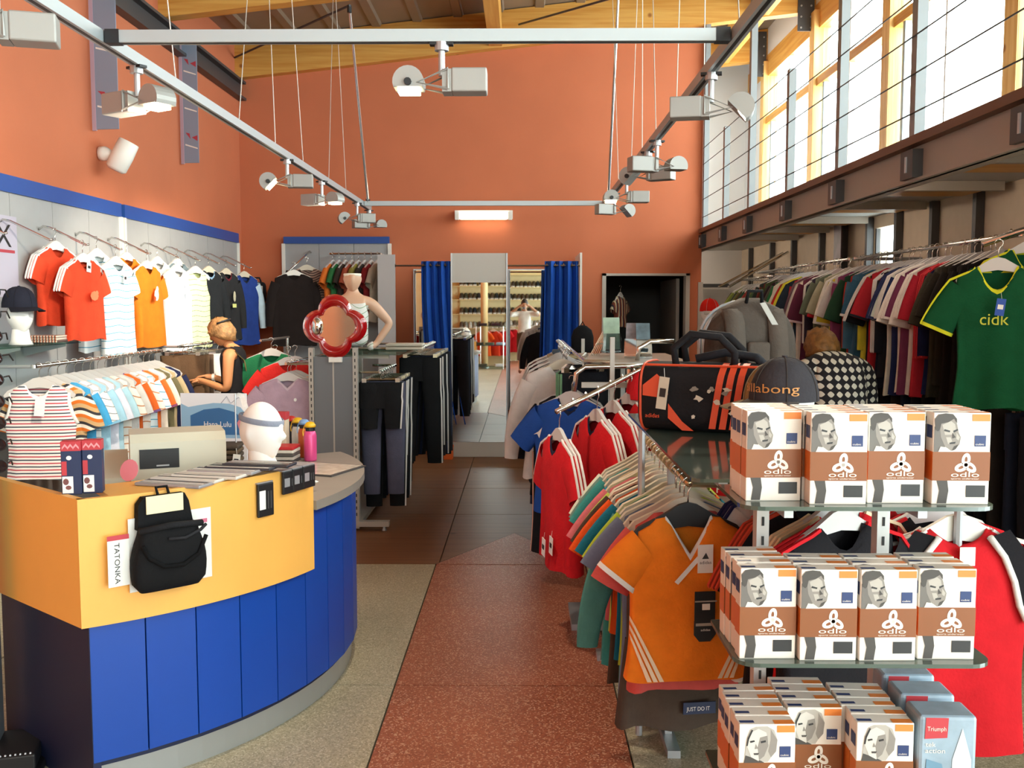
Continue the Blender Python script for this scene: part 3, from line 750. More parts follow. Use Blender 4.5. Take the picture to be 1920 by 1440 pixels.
def skin_body(name, joints, bones, mats, parent=None, sub=2):
    """one continuous body grown from joints {name: (pos, radius)} and bones"""
    names = list(joints); idx = {k: i for i, k in enumerate(names)}
    me = bpy.data.meshes.new(name); me.from_pydata([joints[k][0] for k in names], [(idx[a], idx[c]) for a, c in bones], []); me.update()
    o = bpy.data.objects.new(name, me); col.objects.link(o)
    md = o.modifiers.new('skin', 'SKIN'); md.use_smooth_shade = True
    if not me.skin_vertices: me.skin_vertices.new()
    sv = me.skin_vertices[0].data
    for k, i in idx.items():
        r = joints[k][1]; sv[i].radius = r if isinstance(r, tuple) else (r, r)
        sv[i].use_root = (i == 0)
    s2 = o.modifiers.new('sub', 'SUBSURF'); s2.levels = sub; s2.render_levels = sub
    dg = bpy.context.evaluated_depsgraph_get(); new = bpy.data.meshes.new_from_object(o.evaluated_get(dg))
    bpy.data.objects.remove(o)
    return new
def wear(name, src, pred, off, m, parent, thick=True):
    """clothing that follows the body: the faces chosen by pred pushed outwards"""
    b = MB(); src.calc_loop_triangles() if False else None
    vn = [v.normal.copy() for v in src.vertices]; used = {}
    fs = []
    for p in src.polygons:
        if pred(p.center):
            f = []
            for i in p.vertices:
                if i not in used: used[i] = len(b.v); b.v.append(tuple(src.vertices[i].co + vn[i] * off))
                f.append(used[i])
            fs.append(tuple(f))
    b.f = fs; b.m = [0] * len(fs)
    return obj(name, b, m, parent, True)
# ================================================================== SIDE WALL (left)
M_panel = mat('grey_slat_panel', 'a6a8aa', 0.55, noise=.03)
units = []
for (y0, y1, lab) in ((4.3, 8.60, 'nearer grey panelled wall display with blue top band'), (8.67, 12.13, 'farther grey panelled wall display with blue top band')):
    t = thing('wall_display', lab, 'display', (XL, (y0 + y1) / 2, 0)); c = (y0 + y1) / 2; units.append((t, c))
    n = round((y1 - y0) / .62); wd_ = (y1 - y0) / n
    for i in range(n): obj('panel', MB().box(.005, .055, y0 - c + i * wd_ + .003, y0 - c + (i + 1) * wd_ - .003, .05, 2.52), M_panel, t)
    obj('header_band', MB().box(.0, .075, y0 - c, y1 - c, 2.52, 2.635), M_blue, t)
    obj('plinth', MB().box(.0, .06, y0 - c, y1 - c, 0, .05), M_grey, t)
    for yy in (y0 - c, y1 - c): obj('side_post', MB().box(.0, .08, yy - .018, yy + .018, 0, 2.52), M_white, t)
arms = []
for u in (-95, 0, 76, 145, 205, 267, 309, 348, 383, 415):
    d = 3.5 * F / (VU - u); t, c = units[0] if d < 8.63 else units[1]
    arms.append(d)
    obj('waterfall_arm', MB().tube([(.055, d - c, 2.30), (.09, d - c, 2.325), (.14, d - c, 2.315), (.40, d - c, 2.19), (.42, d - c, 2.195)], .008, 8), M_chrome, t, True)
# poster with the letter
t = thing('wall_poster', 'tall poster with a black letter X beside the cap', 'poster', (XL + .06, 6.66, 1.98))
obj('sheet', MB().box(0, .006, -.26, .16, -.17, .38), mat('poster_mauve', 'b7b3c4', .7), t)
b = MB(); put_text(b, 'X', (.008, -.12, .17), (0, 1, 0), (0, 0, 1), .2, .22); obj('letter', b, M_black, t)
b = MB(); b.box(.006, .008, -.2, .12, .13, .15); obj('printed_line', b, mat('banner_red', 'b03c4a'), t)
# ---- upper garments
W_ = fab('f1f0ee')
M_redp = fab('dd4a2c'); M_or = fab('e5761f')
M_sea = striped('sea_stripe', [(0, 'e9f4f7'), (.78, '4f9fbe'), (.9, 'e9f4f7')], .055, 'Z', wavy=.006)
M_lime = striped('lime_stripe', [(0, 'e6efb4'), (.8, '5c7a5a'), (.9, 'e6efb4')], .05, 'Z', wavy=.006)
def top_piece(name, label, cat, loc, rz, group=None, hang='plain', hm=None, hsz=1.0, **kw):
    t = thing(name, label, cat, loc, rz, group); put_hanger(t, hang, hsz, hm); s = shirt(t, **kw)
    return t, s
def hook_at(d, frac): return (XL + .14 + frac * .28, d, 2.31 - frac * .125)
G1 = 'tops hanging high on the side wall'
t, s = top_piece('tee', 'rear red tee with white shoulder bands high on the wall', 'shirt', hook_at(7.13, .15), 1.40, G1, hm=M_white, main=M_redp, L=.56, bw=.21, hs=.19, stripes=W_, seed=1, sl=.16, droop=1.2)
t, s = top_piece('tee', 'front red tee with white neck label high on the wall', 'shirt', hook_at(7.13, .85), 1.40, G1, hm=M_white, main=M_redp, L=.58, bw=.215, hs=.19, stripes=W_, seed=2, sl=.16, droop=1.2, collar=M_redp)
decal(t, 'chest_print', [(ell(.0, -.38, .05, .035, 8), 0), (ell(.03, -.36, .02, .02, 6), 0)], [fab('f08a62')], -.085)
swing_tag(t, 0, -.05, -.14, w=.05, h=.07)
top_piece('tee', 'rear pale blue striped tee beside the red tees', 'shirt', hook_at(7.72, .3), 1.40, G1, hm=M_white, main=M_sea, L=.76, bw=.2, hs=.18, seed=3, sl=.15, droop=1.2)
t, s = top_piece('tee', 'front white and turquoise striped tee beside the red tees', 'shirt', hook_at(7.74, .8), 1.36, G1, hm=M_white, main=M_sea, L=.72, bw=.2, hs=.18, seed=4, sl=.15, droop=1.2, collar=W_)
swing_tag(t, 0.02, -.07, -.2, m=fab('e2e6ea'))
top_piece('tee', 'rear orange tee next to the striped tees', 'shirt', hook_at(8.30, .3), 1.40, G1, hm=M_white, main=M_or, L=.68, bw=.22, hs=.19, seed=5, sl=.17, droop=1.2)
t, s = top_piece('tee', 'front orange tee with pale bird print on the chest', 'shirt', hook_at(8.34, .85), 1.40, G1, hm=M_white, main=M_or, L=.68, bw=.22, hs=.19, seed=6, sl=.17, droop=1.2, collar=M_or, vneck=True)
decal(t, 'chest_print', [(ell(0, -.36, .035, .05, 10), 0), (ell(.012, -.31, .02, .025, 8), 0), (ell(-.03, -.39, .02, .02, 8), 1)], [fab('f3e9d8'), fab('b04a2a')], -.085)
top_piece('tee', 'rear white tee next to the orange tees', 'shirt', hook_at(9.0, .3), 1.40, G1, hm=M_white, main=W_, L=.72, bw=.22, hs=.19, seed=7, sl=.17, droop=1.2)
t, s = top_piece('tee', 'front white sleeveless top with small dark print', 'shirt', hook_at(9.06, .85), 1.36, G1, hm=M_white, main=W_, L=.74, bw=.22, hs=.2, seed=8, sleeve='none', collar=W_)
decal(t, 'chest_print', [(ell(0, -.28, .012, .02, 6), 0), (ell(0, -.36, .014, .03, 6), 0)], [fab('8a93a0')], -.08)
top_piece('jacket', 'grey blue jacket behind the lime striped top', 'jacket', hook_at(9.6, .2), 1.40, G1, hm=M_white, main=fab('6f7f88'), L=.74, bw=.22, seed=9, sleeve='long')
t, s = top_piece('tee', 'lime and white striped top high on the wall', 'shirt', hook_at(9.62, .8), 1.25, G1, hm=M_white, main=M_lime, L=.74, bw=.21, hs=.19, seed=10, sleeve='none', collar=W_)
top_piece('jacket', 'black track jacket with pale blue lining collar', 'jacket', hook_at(10.2, .6), 1.25, G1, main=fab('24272b'), L=.76, bw=.23, seed=11, sleeve='long', collar=fab('8fb4d4'))
t, s = top_piece('jacket', 'black long sleeved top with small pale chest print', 'jacket', hook_at(10.8, .6), 1.25, G1, main=fab('2a2b2e'), L=.74, bw=.23, seed=12, sleeve='long', collar=fab('6a2230'))
decal(t, 'chest_print', [(ell(.02, -.38, .025, .06, 8), 0), ([(-.02, -.5), (.05, -.5), (.05, -.46), (-.02, -.46)], 1)], [fab('b9b49c'), fab('d8dc8c')], -.09)
top_piece('jacket', 'navy and pale blue jacket last on the wall', 'jacket', hook_at(11.4, .7), 1.1, G1, main=fab('27408a'), L=.8, bw=.23, seed=13, sleeve='long', sleevemat=fab('bcd2e2'), collar=fab('1c2434'))
# ---- glass shelf with cap on white head
t = thing('glass_shelf', 'short glass shelf under the navy cap', 'shelf', (XL + .055, 6.55, 1.49))
M_gl = clearglass('shelf_glass', 'c9ddd4', .18, .05)
obj('plate', MB().box(0, .36, -1.2, .42, 0, .008), M_gl, t)
for y in (-.3, .33): obj('bracket', MB().prism([(0, 0), (.3, 0), (.3, -.02), (0, -.09)], (0, y, 0), X_, Z_, .012), M_dull, t)
t = thing('foam_mannequin', 'white foam head wearing the navy cap', 'mannequin head', (XL + .27, 6.42, 1.499), .0)
b = MB(); head_mesh(b, (0, 0, .185), 1.0, Matrix.Rotation(.9, 3, 'Z')); b.lathe([(.075, 0), (.06, .03), (.05, .10)], 16); obj('head', b, mat('white_foam', 'f2f0ec', .7), t, True)
def cap(name, label, loc, rz, m, mb_=None, s=1.0, logo=None, lm=None):
    t = thing(name, label, 'cap', loc, rz); b = MB(); lps = []
    for i in range(8):
        a = i / 7 * PI / 2 * .97
        lps.append([(.092 * s * _cr(a) ** .8 * _cr(q), .105 * s * _cr(a) ** .8 * _sr(q), .125 * s * _sr(a)) for q in [2 * PI * k / 24 for k in range(24)]])
    b.loft(lps, 0, True, False, True); obj('crown', b, m, t, True)
    for k in range(6):
        q = PI / 6 + k * PI / 3
        obj('seam', MB().tube([(.0935 * s * _cr(a) ** .8 * _cr(q), .1065 * s * _cr(a) ** .8 * _sr(q), .1255 * s * _sr(a)) for a in [j / 7 * PI / 2 * .97 for j in range(8)]], .0014, 4), mb_ or m, t)
    b = MB(); l0 = []; l1 = []
    for j in range(13):
        q = PI + PI * (.06 + .88 * j / 12)
        l0.append((.092 * s * _cr(q), .104 * s * _sr(q), .004)); l1.append((.098 * s * _cr(q), .105 * s * _sr(q) - .075 * s * abs(_sr(q)) ** .7, -.012 - .012 * abs(_cr(q))))
    b.loft([l0, l1, [(x, y, z - .005) for x, y, z in l1], [(x, y, z - .005) for x, y, z in l0], l0], 0, False); obj('brim', b, mb_ or m, t, True)
    obj('button', MB().lathe([(.008, .12 * s), (.008, .13 * s)], 8), m, t)
    return t
cap('navy_cap', 'navy baseball cap on the white foam head by the wall', (XL + .27, 6.42, 1.74), 1.15, fab('20222f'), fab('1b1b24'), 1.1)
folded('folded_towels', 'folded patterned cloths beside the white foam head', 'cloth', (XL + .24, 6.82, 1.499), .24, .22, .05, striped('orange_pattern', [(0, 'b5653f'), (.3, 'e4d8c8'), (.6, '6d5a55')], .02, 'X'), .1)
# ---- lower rail with tees
def rail_y(name, label, x, y0, y1, z, wallx, r=.013):
    t = thing(name, label, 'rail', (x, y0, z)); obj('bar', MB().tube([(0, 0, 0), (0, y1 - y0, 0)], r, 10), M_chrome, t, True)
    for y in (0.0, y1 - y0): obj('bracket', MB().tube([(wallx - x, y, 0), (0, y, 0)], .011, 8), M_dull, t)
    for y in (0.0, y1 - y0): obj('end_cap', MB().lathe([(.019, -.01), (.019, .01)], 10, 0, (0, y, 0)), M_chrome, t)
    return t
rail_y('clothes_rail', 'chrome rail of light tees low on the side wall', -3.05, 6.10, 8.25, 1.375, XL + .05)
M_tank = striped('breton_stripe', [(0, 'f0e9e6'), (.30, 'c4505e'), (.5, 'f0e9e6'), (.80, '49505e')], .042, 'Z')
M_patt = striped('orange_patchwork', [(0, 'd9742e'), (.25, 'efe6da'), (.5, '3b3a40'), (.7, 'c9a577')], .09, 'Z', wavy=.02)
M_flor = striped('floral_band', [(0, 'f2f1ee'), (.42, '43464f'), (.5, 'f2f1ee')], .045, 'Z', wavy=.012)
M_dots = striped('dotted_band', [(0, 'efe9df'), (.4, 'c98f6a'), (.55, 'efe9df')], .06, 'Z', wavy=.015)
lowers = [('red and navy striped white vest', M_tank, 'none', W_), ('orange patchwork tee', M_patt, 'short', None), ('bright blue tee', fab('49a3d6'), 'short', None), ('white tee with dark floral band', M_flor, 'short', fab('8fc4e2')),
    ('pale blue tee', fab('a9d2e6'), 'short', None), ('white and lilac tee', fab('e3e3f0'), 'short', None), ('light blue tee', fab('b5d9e6'), 'short', None), ('cream tee with small dotted band', M_dots, 'short', None), ('pale grey tee', fab('d9d6d2'), 'short', None),
    ('orange tee with violet edge', fab('e0672a'), 'short', fab('7a5a8a')), ('white tee with brown print', M_dots, 'short', None), ('white and turquoise tee', M_sea, 'short', None), ('second orange tee', fab('dd6a2e'), 'short', fab('8a4a6a')), ('off-white tee', fab('e6dccd'), 'short', None), ('olive tee', fab('6a6348'), 'short', None), ('sand tee', fab('b6a27e'), 'short', None), ('navy tee', fab('23294a'), 'short', None)]
for i, (lb, m, slv, tr) in enumerate(lowers):
    y = 6.16 + i * .122
    t, s = top_piece('tee' if slv != 'none' else 'vest', (lb + ' at the near end of the low wall rail') if i == 0 else '%s, %s from the near end of the low wall rail' % (lb, nth(i + 1)), 'shirt', (-3.05, y, 1.375), .32 + R.uniform(-.06, .06) - (.22 if i == 0 else 0), 'tees on the low wall rail', hm=M_greyh,
        main=m, L=.60 + (.08 * R.random() if i else 0), bw=.215 + .01 * (i % 3), hs=.2, sleeve=slv, seed=30 + i, sl=.21, droop=1.3, collar=tr if slv == 'none' or i % 3 == 0 else None, trim=tr if slv == 'short' else None, ds=.8, dep=.038, fold=.8)
    if i == 0:
        swing_tag(t, .03, -.085, -.2, m=mat('tag_blue_white', 'dfe5ee', .7), w=.06, h=.11, m2=M_paper)
        for sx in (-1, 1):
            rws = [(sx * (abs(l[0][0]) + .004), l[0][2]) for l in s.loops[3:7]]
            obj('armhole_edging', MB().tube([(x, -.0, z) for x, z in rws], .013, 8), W_, t, True)
# second and third rails further along
rail_y('clothes_rail', 'chrome rail with hanging trousers behind the light tees', -2.98, 8.5, 10.2, 1.40, XL + .05)
for i, (c, lb, L) in enumerate((('6f553f', 'brown trousers nearest the light tees', .95), ('7a5f48', 'second pair of brown trousers on the wall rail', .95), ('5d4a3c', 'third, darker brown trousers on the wall rail', .95), ('ece4e2', 'white trousers with a black button held by the woman', 1.0), ('4a3f48', 'dark plum trousers behind the white pair', 1.0), ('cfc6cf', 'pale mauve trousers beside the woman', 1.0), ('6e6a5e', 'olive grey trousers behind the woman', .95))):
    x = (-2.98, -2.98, -2.98, -2.92, -2.93, -2.86, -2.98)[i]
    t = thing('trousers', lb, 'trousers', (x, 8.58 + i * .12, 1.40), .15 if i < 3 else .35, 'trousers on the wall rail'); put_hanger(t, 'wire', 1.0, M_chrome)
    trousers(t, fab(c), L=L, hw=.18, seed=i)
    if i == 3: obj('button', MB().lathe([(.012, 0), (.012, .004)], 8).xf(Matrix.Translation((.0, -.034, -.11)) @ Matrix.Rotation(PI / 2, 4, 'X')), M_black, t)
# shelf with bag in the corner
t = thing('wall_shelf', 'small dark shelf in the corner holding the tricolour bag', 'shelf', P(488, 568, 12.3))
obj('board', MB().box(-.19, .2, -.1, .19, -.02, 0), M_steel, t); obj('bracket', MB().prism([(0, 0), (.15, 0), (0, -.1)], (0, .1, -.02), Y_, Z_, .02), M_steel, t)
t = thing('sports_bag', 'red, white and black sports bag on the corner shelf', 'bag', P(480, 568, 12.28) + Vector((0, 0, .0)))
obj('body', MB().rbox(-.13, .12, -.09, .09, 0, .26, .05), fab('23232a'), t, True)
obj('red_panel', MB().rbox(-.12, -.01, -.095, -.08, .06, .2, .007), fab('b53040'), t); obj('white_panel', MB().rbox(.0, .11, -.095, -.08, .05, .21, .007), W_, t); obj('handle', MB().tube([(-.08, 0, .25), (-.06, 0, .31), (.05, 0, .31), (.07, 0, .25)], .012, 6), fab('23232a'), t, True)

# ================================================================== END WALL DISPLAY AND FITTING ROOMS
t = thing('wall_display', 'grey panelled display with blue top band on the end wall', 'display', (-2.345, 12.47, 0))
for i in range(3): obj('panel', MB().box(-.655 + i * .437, -.655 + (i + 1) * .437 - .004, -.05, -.005, .05, 2.53), M_panel, t)
obj('header_band', MB().box(-.66, .66, -.07, 0, 2.53, 2.615), M_blue, t)
for x in (-.665, .665): obj('side_post', MB().box(x - .02, x + .02, -.07, 0, 0, 2.53), M_white, t)
obj('hang_rail', MB().tube([(.0, -.5, 2.38), (.62, -.5, 2.38)], .011, 8), M_chrome, t); 
for x in (.0, .62): obj('rail_arm', MB().tube([(x, -.05, 2.38), (x, -.5, 2.38)], .009, 8), M_chrome, t)
obj('waterfall_arm', MB().tube([(-.32, -.05, 2.42), (-.32, -.12, 2.43), (-.45, -.75, 2.15)], .01, 8), M_chrome, t, True)
for i, c in enumerate(('d46f2c', '2f6a3c', '3a2f2a', '9a4a35', '8f8440', '3a3330', '8c2a2e', 'c2b9a8')):
    top_piece('sports_shirt', '%s garment edge-on from the left on the end wall rail' % nth(i + 1), 'shirt', (-2.31 + i * .078, 11.97, 2.38), 1.35, 'garments edge-on on the end wall rail', hm=M_greyh, main=fab(c), L=.7, seed=70 + i, n=20, sl=.2)
def hooded(lb, loc, rz, c, L, seed, **kw): return top_piece('hooded_jacket', lb, 'jacket', loc, rz, main=fab(c), hoodmat=fab(c), L=L, bw=.26, hs=.22, sleeve='long', droop=1.15, seed=seed, **kw)
hooded('black hooded jacket hanging in front of the end wall display', (-2.72, 11.70, 2.25), .25, '241d1c', .85, 90, hm=M_white)
top_piece('sports_shirt', 'pinkish patterned jacket behind the black hooded jacket', 'jacket', (-2.62, 11.95, 2.32), .25, main=striped('mesh_pattern', [(0, 'a98d80'), (.6, '4a3c3a')], .03, 'Z', wavy=.02), L=.8, seed=91, sleeve='long')
# fitting rooms
YP = 11.4
M_mirror = mat('mirror', 'e4e6e4', 0.015, 1.0)
t = thing('booth_partition', 'narrow pale partition at the end wall display side of the booths', 'partition', (-1.58, YP, 0))
obj('board', MB().box(-.10, .10, -.02, .02, 0, 2.34), mat('pale_board', 'b5b2b3', .4), t); obj('return_board', MB().box(-.1, -.07, .02, 1.05, 0, 2.3), M_grey, t)
t = thing('mirror_panel', 'tall middle panel of the booths with a mirror and blank top', 'mirror', (-.512, YP, 0))
obj('board', MB().box(-.315, .315, -.02, .02, 0, 2.355), mat('warm_white_board', 'c9c4bc', .5), t)
obj('mirror_glass', MB().box(-.31, .31, -.026, -.0205, .175, 2.02), M_mirror, t)
for x in (-.318, .318): obj('edge_strip', MB().box(x - .008, x + .008, -.03, .025, 0, 2.355), M_dull, t)
obj('side_board', MB().box(.28, .31, .02, 1.05, 0, 2.3), M_grey, t)
obj('plinth', MB().box(-.314, .314, -.024, -.0205, 0.005, .172), mat('warm_white_board', 'c9c4bc', .5), t)
t = thing('booth_partition', 'white edge partition closing the booths on the doorway side', 'partition', (.655, YP, 0))
obj('board', MB().box(-.012, .012, -.03, 1.05, 0, 2.36), M_white, t)
for x0, x1, lab in ((-1.48, -.83, 'curtain rod of the booth beside the end wall display'), (-.197, .645, 'curtain rod of the booth beside the doorway')):
    t = thing('curtain_rod', lab, 'rod', (x0, YP, 2.215)); obj('rod', MB().tube([(0, 0, 0), (x1 - x0, 0, 0)], .011, 8), M_chrome, t)
    for x in (0.005, x1 - x0 - .005): obj('flange', MB().tube([(x - .004, 0, 0), (x + .004, 0, 0)], .025, 10), M_chrome, t)
M_curt = mat('blue_curtain', '2152ad', .8, noise=.1, nscale=4, spec=.2)
def curtain(label, x0, x1, lean, zb, folds, seed):
    t = thing('booth_curtain', label, 'curtain', ((x0 + x1) / 2, YP, 2.215)); b = MB(); lps = []; N = folds * 8; w_ = x1 - x0
    for i in range(15):
        s = i / 14; z = .05 - (2.265 - zb) * s
        lp = []
        for j in range(N + 1):
            f = j / N; ph = 2 * PI * folds * f
            lp.append((-w_ / 2 + w_ * f * (1 + .12 * s) - .06 * w_ * s + .012 * _sr(2 * ph) + lean * s ** 2.2, .045 * _sr(ph) * (1 - .25 * s) + .015 * _sr(ph * .5 + 3 * s + seed), z))
        lps.append(lp)
    b.loft(lps, 0, False); o = obj('drape', b, M_curt, t, True)
    md = o.modifiers.new('thick', 'SOLIDIFY'); md.thickness = .004
    for k in range(folds * 2):
        x = -w_ / 2 + w_ * (k + .5) / (folds * 2)
        obj('eyelet', MB().tube([(x - .003, 0, 0), (x + .003, 0, 0)], .026, 10), M_chrome, t)
curtain('blue curtain gathered against the middle mirror panel', -1.18, -.84, .16, .38, 4, 1)
curtain('blue curtain gathered beside the doorway side partition', .24, .625, -.03, .35, 4, 2)
for x0, x1, lab in ((-1.38, -.98, 'mirror inside the booth beside the end wall display'), (-.185, .33, 'mirror inside the booth behind the doorway side curtain')):
    t = thing('booth_mirror', lab, 'mirror', ((x0 + x1) / 2, YB - .01, 1.2)); w_ = (x1 - x0) / 2
    obj('mirror_glass', MB().box(-w_, w_, -.012, -.005, -.75, 1.0), M_mirror, t); obj('backing', MB().box(-w_ - .012, w_ + .012, -.005, .0, -.765, 1.015), M_dull, t)
t = thing('booth_stool', 'dark stool inside the doorway side booth', 'stool', (.02, 12.1, 0))
obj('seat', MB().rbox(-.16, .16, -.14, .14, .42, .48, .02), M_black, t, True)
for x in (-.13, .13):
    for y in (-.11, .11): obj('leg', MB().tube([(x, y, 0), (x, y, .43)], .011, 6), M_chrome, t)
t = thing('orange_box', 'small orange box on the floor beside the middle mirror', 'box', (P(838, 850, 11.25).x, 11.25, 0)); obj('carton', MB().rbox(-.07, .07, -.08, .08, 0, .14, .005), mat('orange_card', 'e2641e', .6), t); obj('lid', MB().rbox(-.074, .074, -.084, .084, .12, .15, .005), mat('orange_card', 'e2641e', .6), t)
t, s = top_piece('football_shirt', 'striped shirt hanging inside the dark doorway', 'shirt', (1.24, 12.74, 2.0), .9, hsz=.55, bw=.12, hs=.11, neck=.05, drop=.04, sl=.12, main=striped('doorway_stripe', [(0, '8a4a3c'), (.4, 'd8c8a8'), (.7, '4a3c48')], .06, 'X'), L=.4, seed=95, hm=M_white)
# ================================================================== MIDDLE DISPLAY STAND WITH FLOWER MIRROR
M_slot = mat('slot_shadow', '2a2a2a', .8)
M_up = mat('pale_metal', 'b0aaa2', .45, .3)
M_sheet = mat('grey_sheet_panel', '6f7479', .4, .2)
t = thing('display_stand', 'grey slotted display stand carrying the flower mirror', 'display stand', (-1.47, 7.6, 0))
for x in (-.17, .17):
    obj('upright', MB().box(x - .018, x + .018, -.03, .03, .02, 1.43), M_up, t)
    for k in range(26): obj('slot', MB().box(x - .004, x + .004, -.0312, -.0298, .12 + k * .05, .145 + k * .05), M_slot, t)
for x0, x1 in ((-.15, -.006), (.006, .15)): obj('panel', MB().box(x0, x1, -.015, .0, .06, 1.36), M_sheet, t)
obj('centre_strip', MB().box(-.006, .006, -.018, .0, .06, 1.36), M_up, t)
obj('base', MB().box(-.2, .42, -.035, .035, .035, .075), M_up, t); obj('base', MB().box(-.2, .2, -.03, 2.0, .035, .07), M_up, t)
for x in (-.18, .38): obj('foot', MB().lathe([(.02, 0), (.012, .02), (.008, .036)], 10, 0, (x, 0, 0)), M_dull, t)
obj('spine_panel', MB().box(-.15, -.13, .05, 2.0, .08, 1.36), M_sheet, t)
for x in (-.13,): obj('upright', MB().box(x - .03, x + .03, 1.94, 2.0, .03, 1.43), M_up, t)
t = thing('glass_shelf', 'glass shelf under the mannequin on the middle stand', 'shelf', (-1.47, 7.72, 1.365)); obj('plate', MB().box(-.12, .5, 0, 1.4, 0, .009), M_gl, t)
for y in (.1, 1.25): obj('bracket', MB().box(-.1, .4, y, y + .02, -.03, 0), M_up, t)
# flower mirror
def quat(n, a, r, sc=1.0, rot=0.0):
    pts = []
    for i in range(n):
        th = 2 * PI * i / n; k = round(th / (PI / 2)); dl = th - k * PI / 2
        rad = a * _cr(dl) + math.sqrt(max(r * r - (a * _sr(dl)) ** 2, 0)); pts.append((rad * sc * _cr(th + rot), rad * sc * _sr(th + rot)))
    return pts
t = thing('flower_mirror', 'red flower-shaped mirror on top of the grey stand', 'mirror', P(628, 612, 7.553), .0)
M_redgl = mat('red_acrylic', 'c01018', .12, coat=.5, trans=.35)
N = 72; o_ = quat(N, .118, .128); i_ = quat(N, .066, .088); lps = []
for k in range(9):
    a = PI * k / 8; f = k / 8
    lps.append([(ix + (ox - ix) * f, -.028 * _sr(a) - .002, iz + (oz - iz) * f) for (ox, oz), (ix, iz) in zip(o_, i_)])
b = MB(); b.loft(lps); b.loft([lps[-1], [(x, .012, z) for x, _, z in lps[-1]], [(x, .012, z) for x, _, z in lps[0]]]); obj('rim', b, M_redgl, t, True)
b = MB(); b.add([(x, -.003, z) for x, z in i_], [tuple(range(N))]); obj('mirror_glass', b, mat('brown_reflection_mirror', 'c9b39a', .12, .9), t)  # brownish reflection put into the colour of the glass
b = MB(); b.lathe([(.058, 0), (.054, .012), (.04, .022), (.02, .028), (.004, .03)], 20).xf(Matrix.Translation((-.135, -.012, -.0)) @ Matrix.Diagonal((.8, 1, 1.25, 1)) @ Matrix.Rotation(PI / 2, 4, 'X')); obj('round_mirror', b, M_mirror, t, True)
obj('clip', MB().box(-.05, .05, -.01, .03, -.275, -.235), M_white, t)
# mannequin torso
t = thing('mannequin', 'flat-headed mannequin in a white floral vest behind the flower mirror', 'mannequin', (P(662, 600, 8.25).x, 8.25, 1.375), .12)
J = {'hip': ((0, 0, .03), (.145, .10)), 'waist': ((0, 0, .16), (.115, .085)), 'chest': ((0, -.01, .32), (.145, .10)), 'col': ((0, 0, .43), (.085, .06)), 'neck': ((0, .0, .49), (.048, .048)), 'neck2': ((0, -.01, .55), (.05, .05)),
     'shl': ((-.155, 0, .40), .052), 'ell': ((-.30, .02, .22), .038), 'wrl': ((-.185, -.05, .06), .027), 'hal': ((-.13, -.09, .02), .03), 'shr': ((.155, 0, .40), .052), 'elr': ((.31, .03, .23), .038), 'wrr': ((.19, -.04, .06), .027), 'har': ((.13, -.09, .03), .03)}
bon = [('hip', 'waist'), ('waist', 'chest'), ('chest', 'col'), ('col', 'neck'), ('neck', 'neck2'), ('col', 'shl'), ('shl', 'ell'), ('ell', 'wrl'), ('wrl', 'hal'), ('col', 'shr'), ('shr', 'elr'), ('elr', 'wrr'), ('wrr', 'har')]
me = skin_body('body', J, bon, None)
M_mann = mat('mannequin_skin', 'd8ad90', .45)
bm_ = MB(); bm_.v = [tuple(v.co) for v in me.vertices]; bm_.f = [tuple(p.vertices) for p in me.polygons]; bm_.m = [0] * len(bm_.f)
head_mesh(bm_, (0, -.015, .60), .95, None, cut=.035)
obj('body', bm_, M_mann, t, True)
obj('head_cap', MB().lathe([(.066, -.012), (.069, .006), (.066, .012)], 24, 0, (0, -.012, .633)).xf(Matrix.Diagonal((1.08, 1.3, 1, 1))), mat('pale_cap', 'fbf4e4', .5), t, True)
M_flw = striped('leafy_print', [(0, 'eff0ea'), (.7, '8fae8a'), (.82, 'eff0ea')], .05, 'Z', wavy=.03)
wear('vest', me, lambda c: c.z < .39 and abs(c.x) < .165 and not (c.z > .33 and abs(c.x) > .13), .008, M_flw, t)
# trays on the shelf
t = thing('display_tray', 'pale trays stacked on the glass shelf beside the mannequin', 'tray', (-1.02, 8.5, 1.376))
for k in range(2): obj('tray', MB().rbox(-.16, .16, -.1, .1, k * .03, k * .03 + .026, .01), mat('pale_tray', 'c9c0ae', .4), t, True)
# rails of the stand: trousers towards the aisle, tops towards the side wall
t = thing('clothes_rail', 'chrome rail with black sports trousers on the middle stand', 'rail', (-1.12, 7.66, 1.235)); obj('bar', MB().tube([(0, 0, 0), (0, .95, 0)], .011, 8), M_chrome, t)
for y in (.02, .93): obj('arm', MB().tube([(-.2, y, 0), (0, y, 0)], .010, 8), M_chrome, t)
t = thing('clothes_rail', 'chrome rail with black trousers nearer the blue curtain', 'rail', (-.90, 8.5, 1.385)); obj('bar', MB().tube([(0, 0, 0), (0, 1.5, 0)], .011, 8), M_chrome, t)
for y in (.02, 1.1): obj('arm', MB().tube([(-.7, y, 0), (0, y, 0)], .010, 8), M_chrome, t)
BK, NV, GR = fab('1a1a1c'), fab('222a44'), fab('55566a')
Wst = mat('white_print', 'e8e6e4', .7)
spec_ = [('black shorts with white side bands', BK, .36, Wst), ('grey sports trousers', GR, .9, None), ('black trousers with white side bands', BK, 1.02, Wst), ('navy trousers with white side bands', NV, .62, Wst), ('plain black trousers', BK, 1.0, None), ('navy trousers', NV, 1.0, Wst), ('black tights', BK, .9, None)]
for i, (lb, m, L, st) in enumerate(spec_):
    t = thing('sports_trousers', '%s, %s from the front on the near stand rail' % (lb, nth(i + 1)), 'trousers', (-1.12, 7.70 + i * .115, 1.235), .12 + R.uniform(-.05, .05), 'sports trousers on the near stand rail'); put_hanger(t, 'wire', 1.0, M_chrome)
    trousers(t, m, L=L, hw=.17 if i else .165, seed=100 + i, stripes=st, sides=(1,))
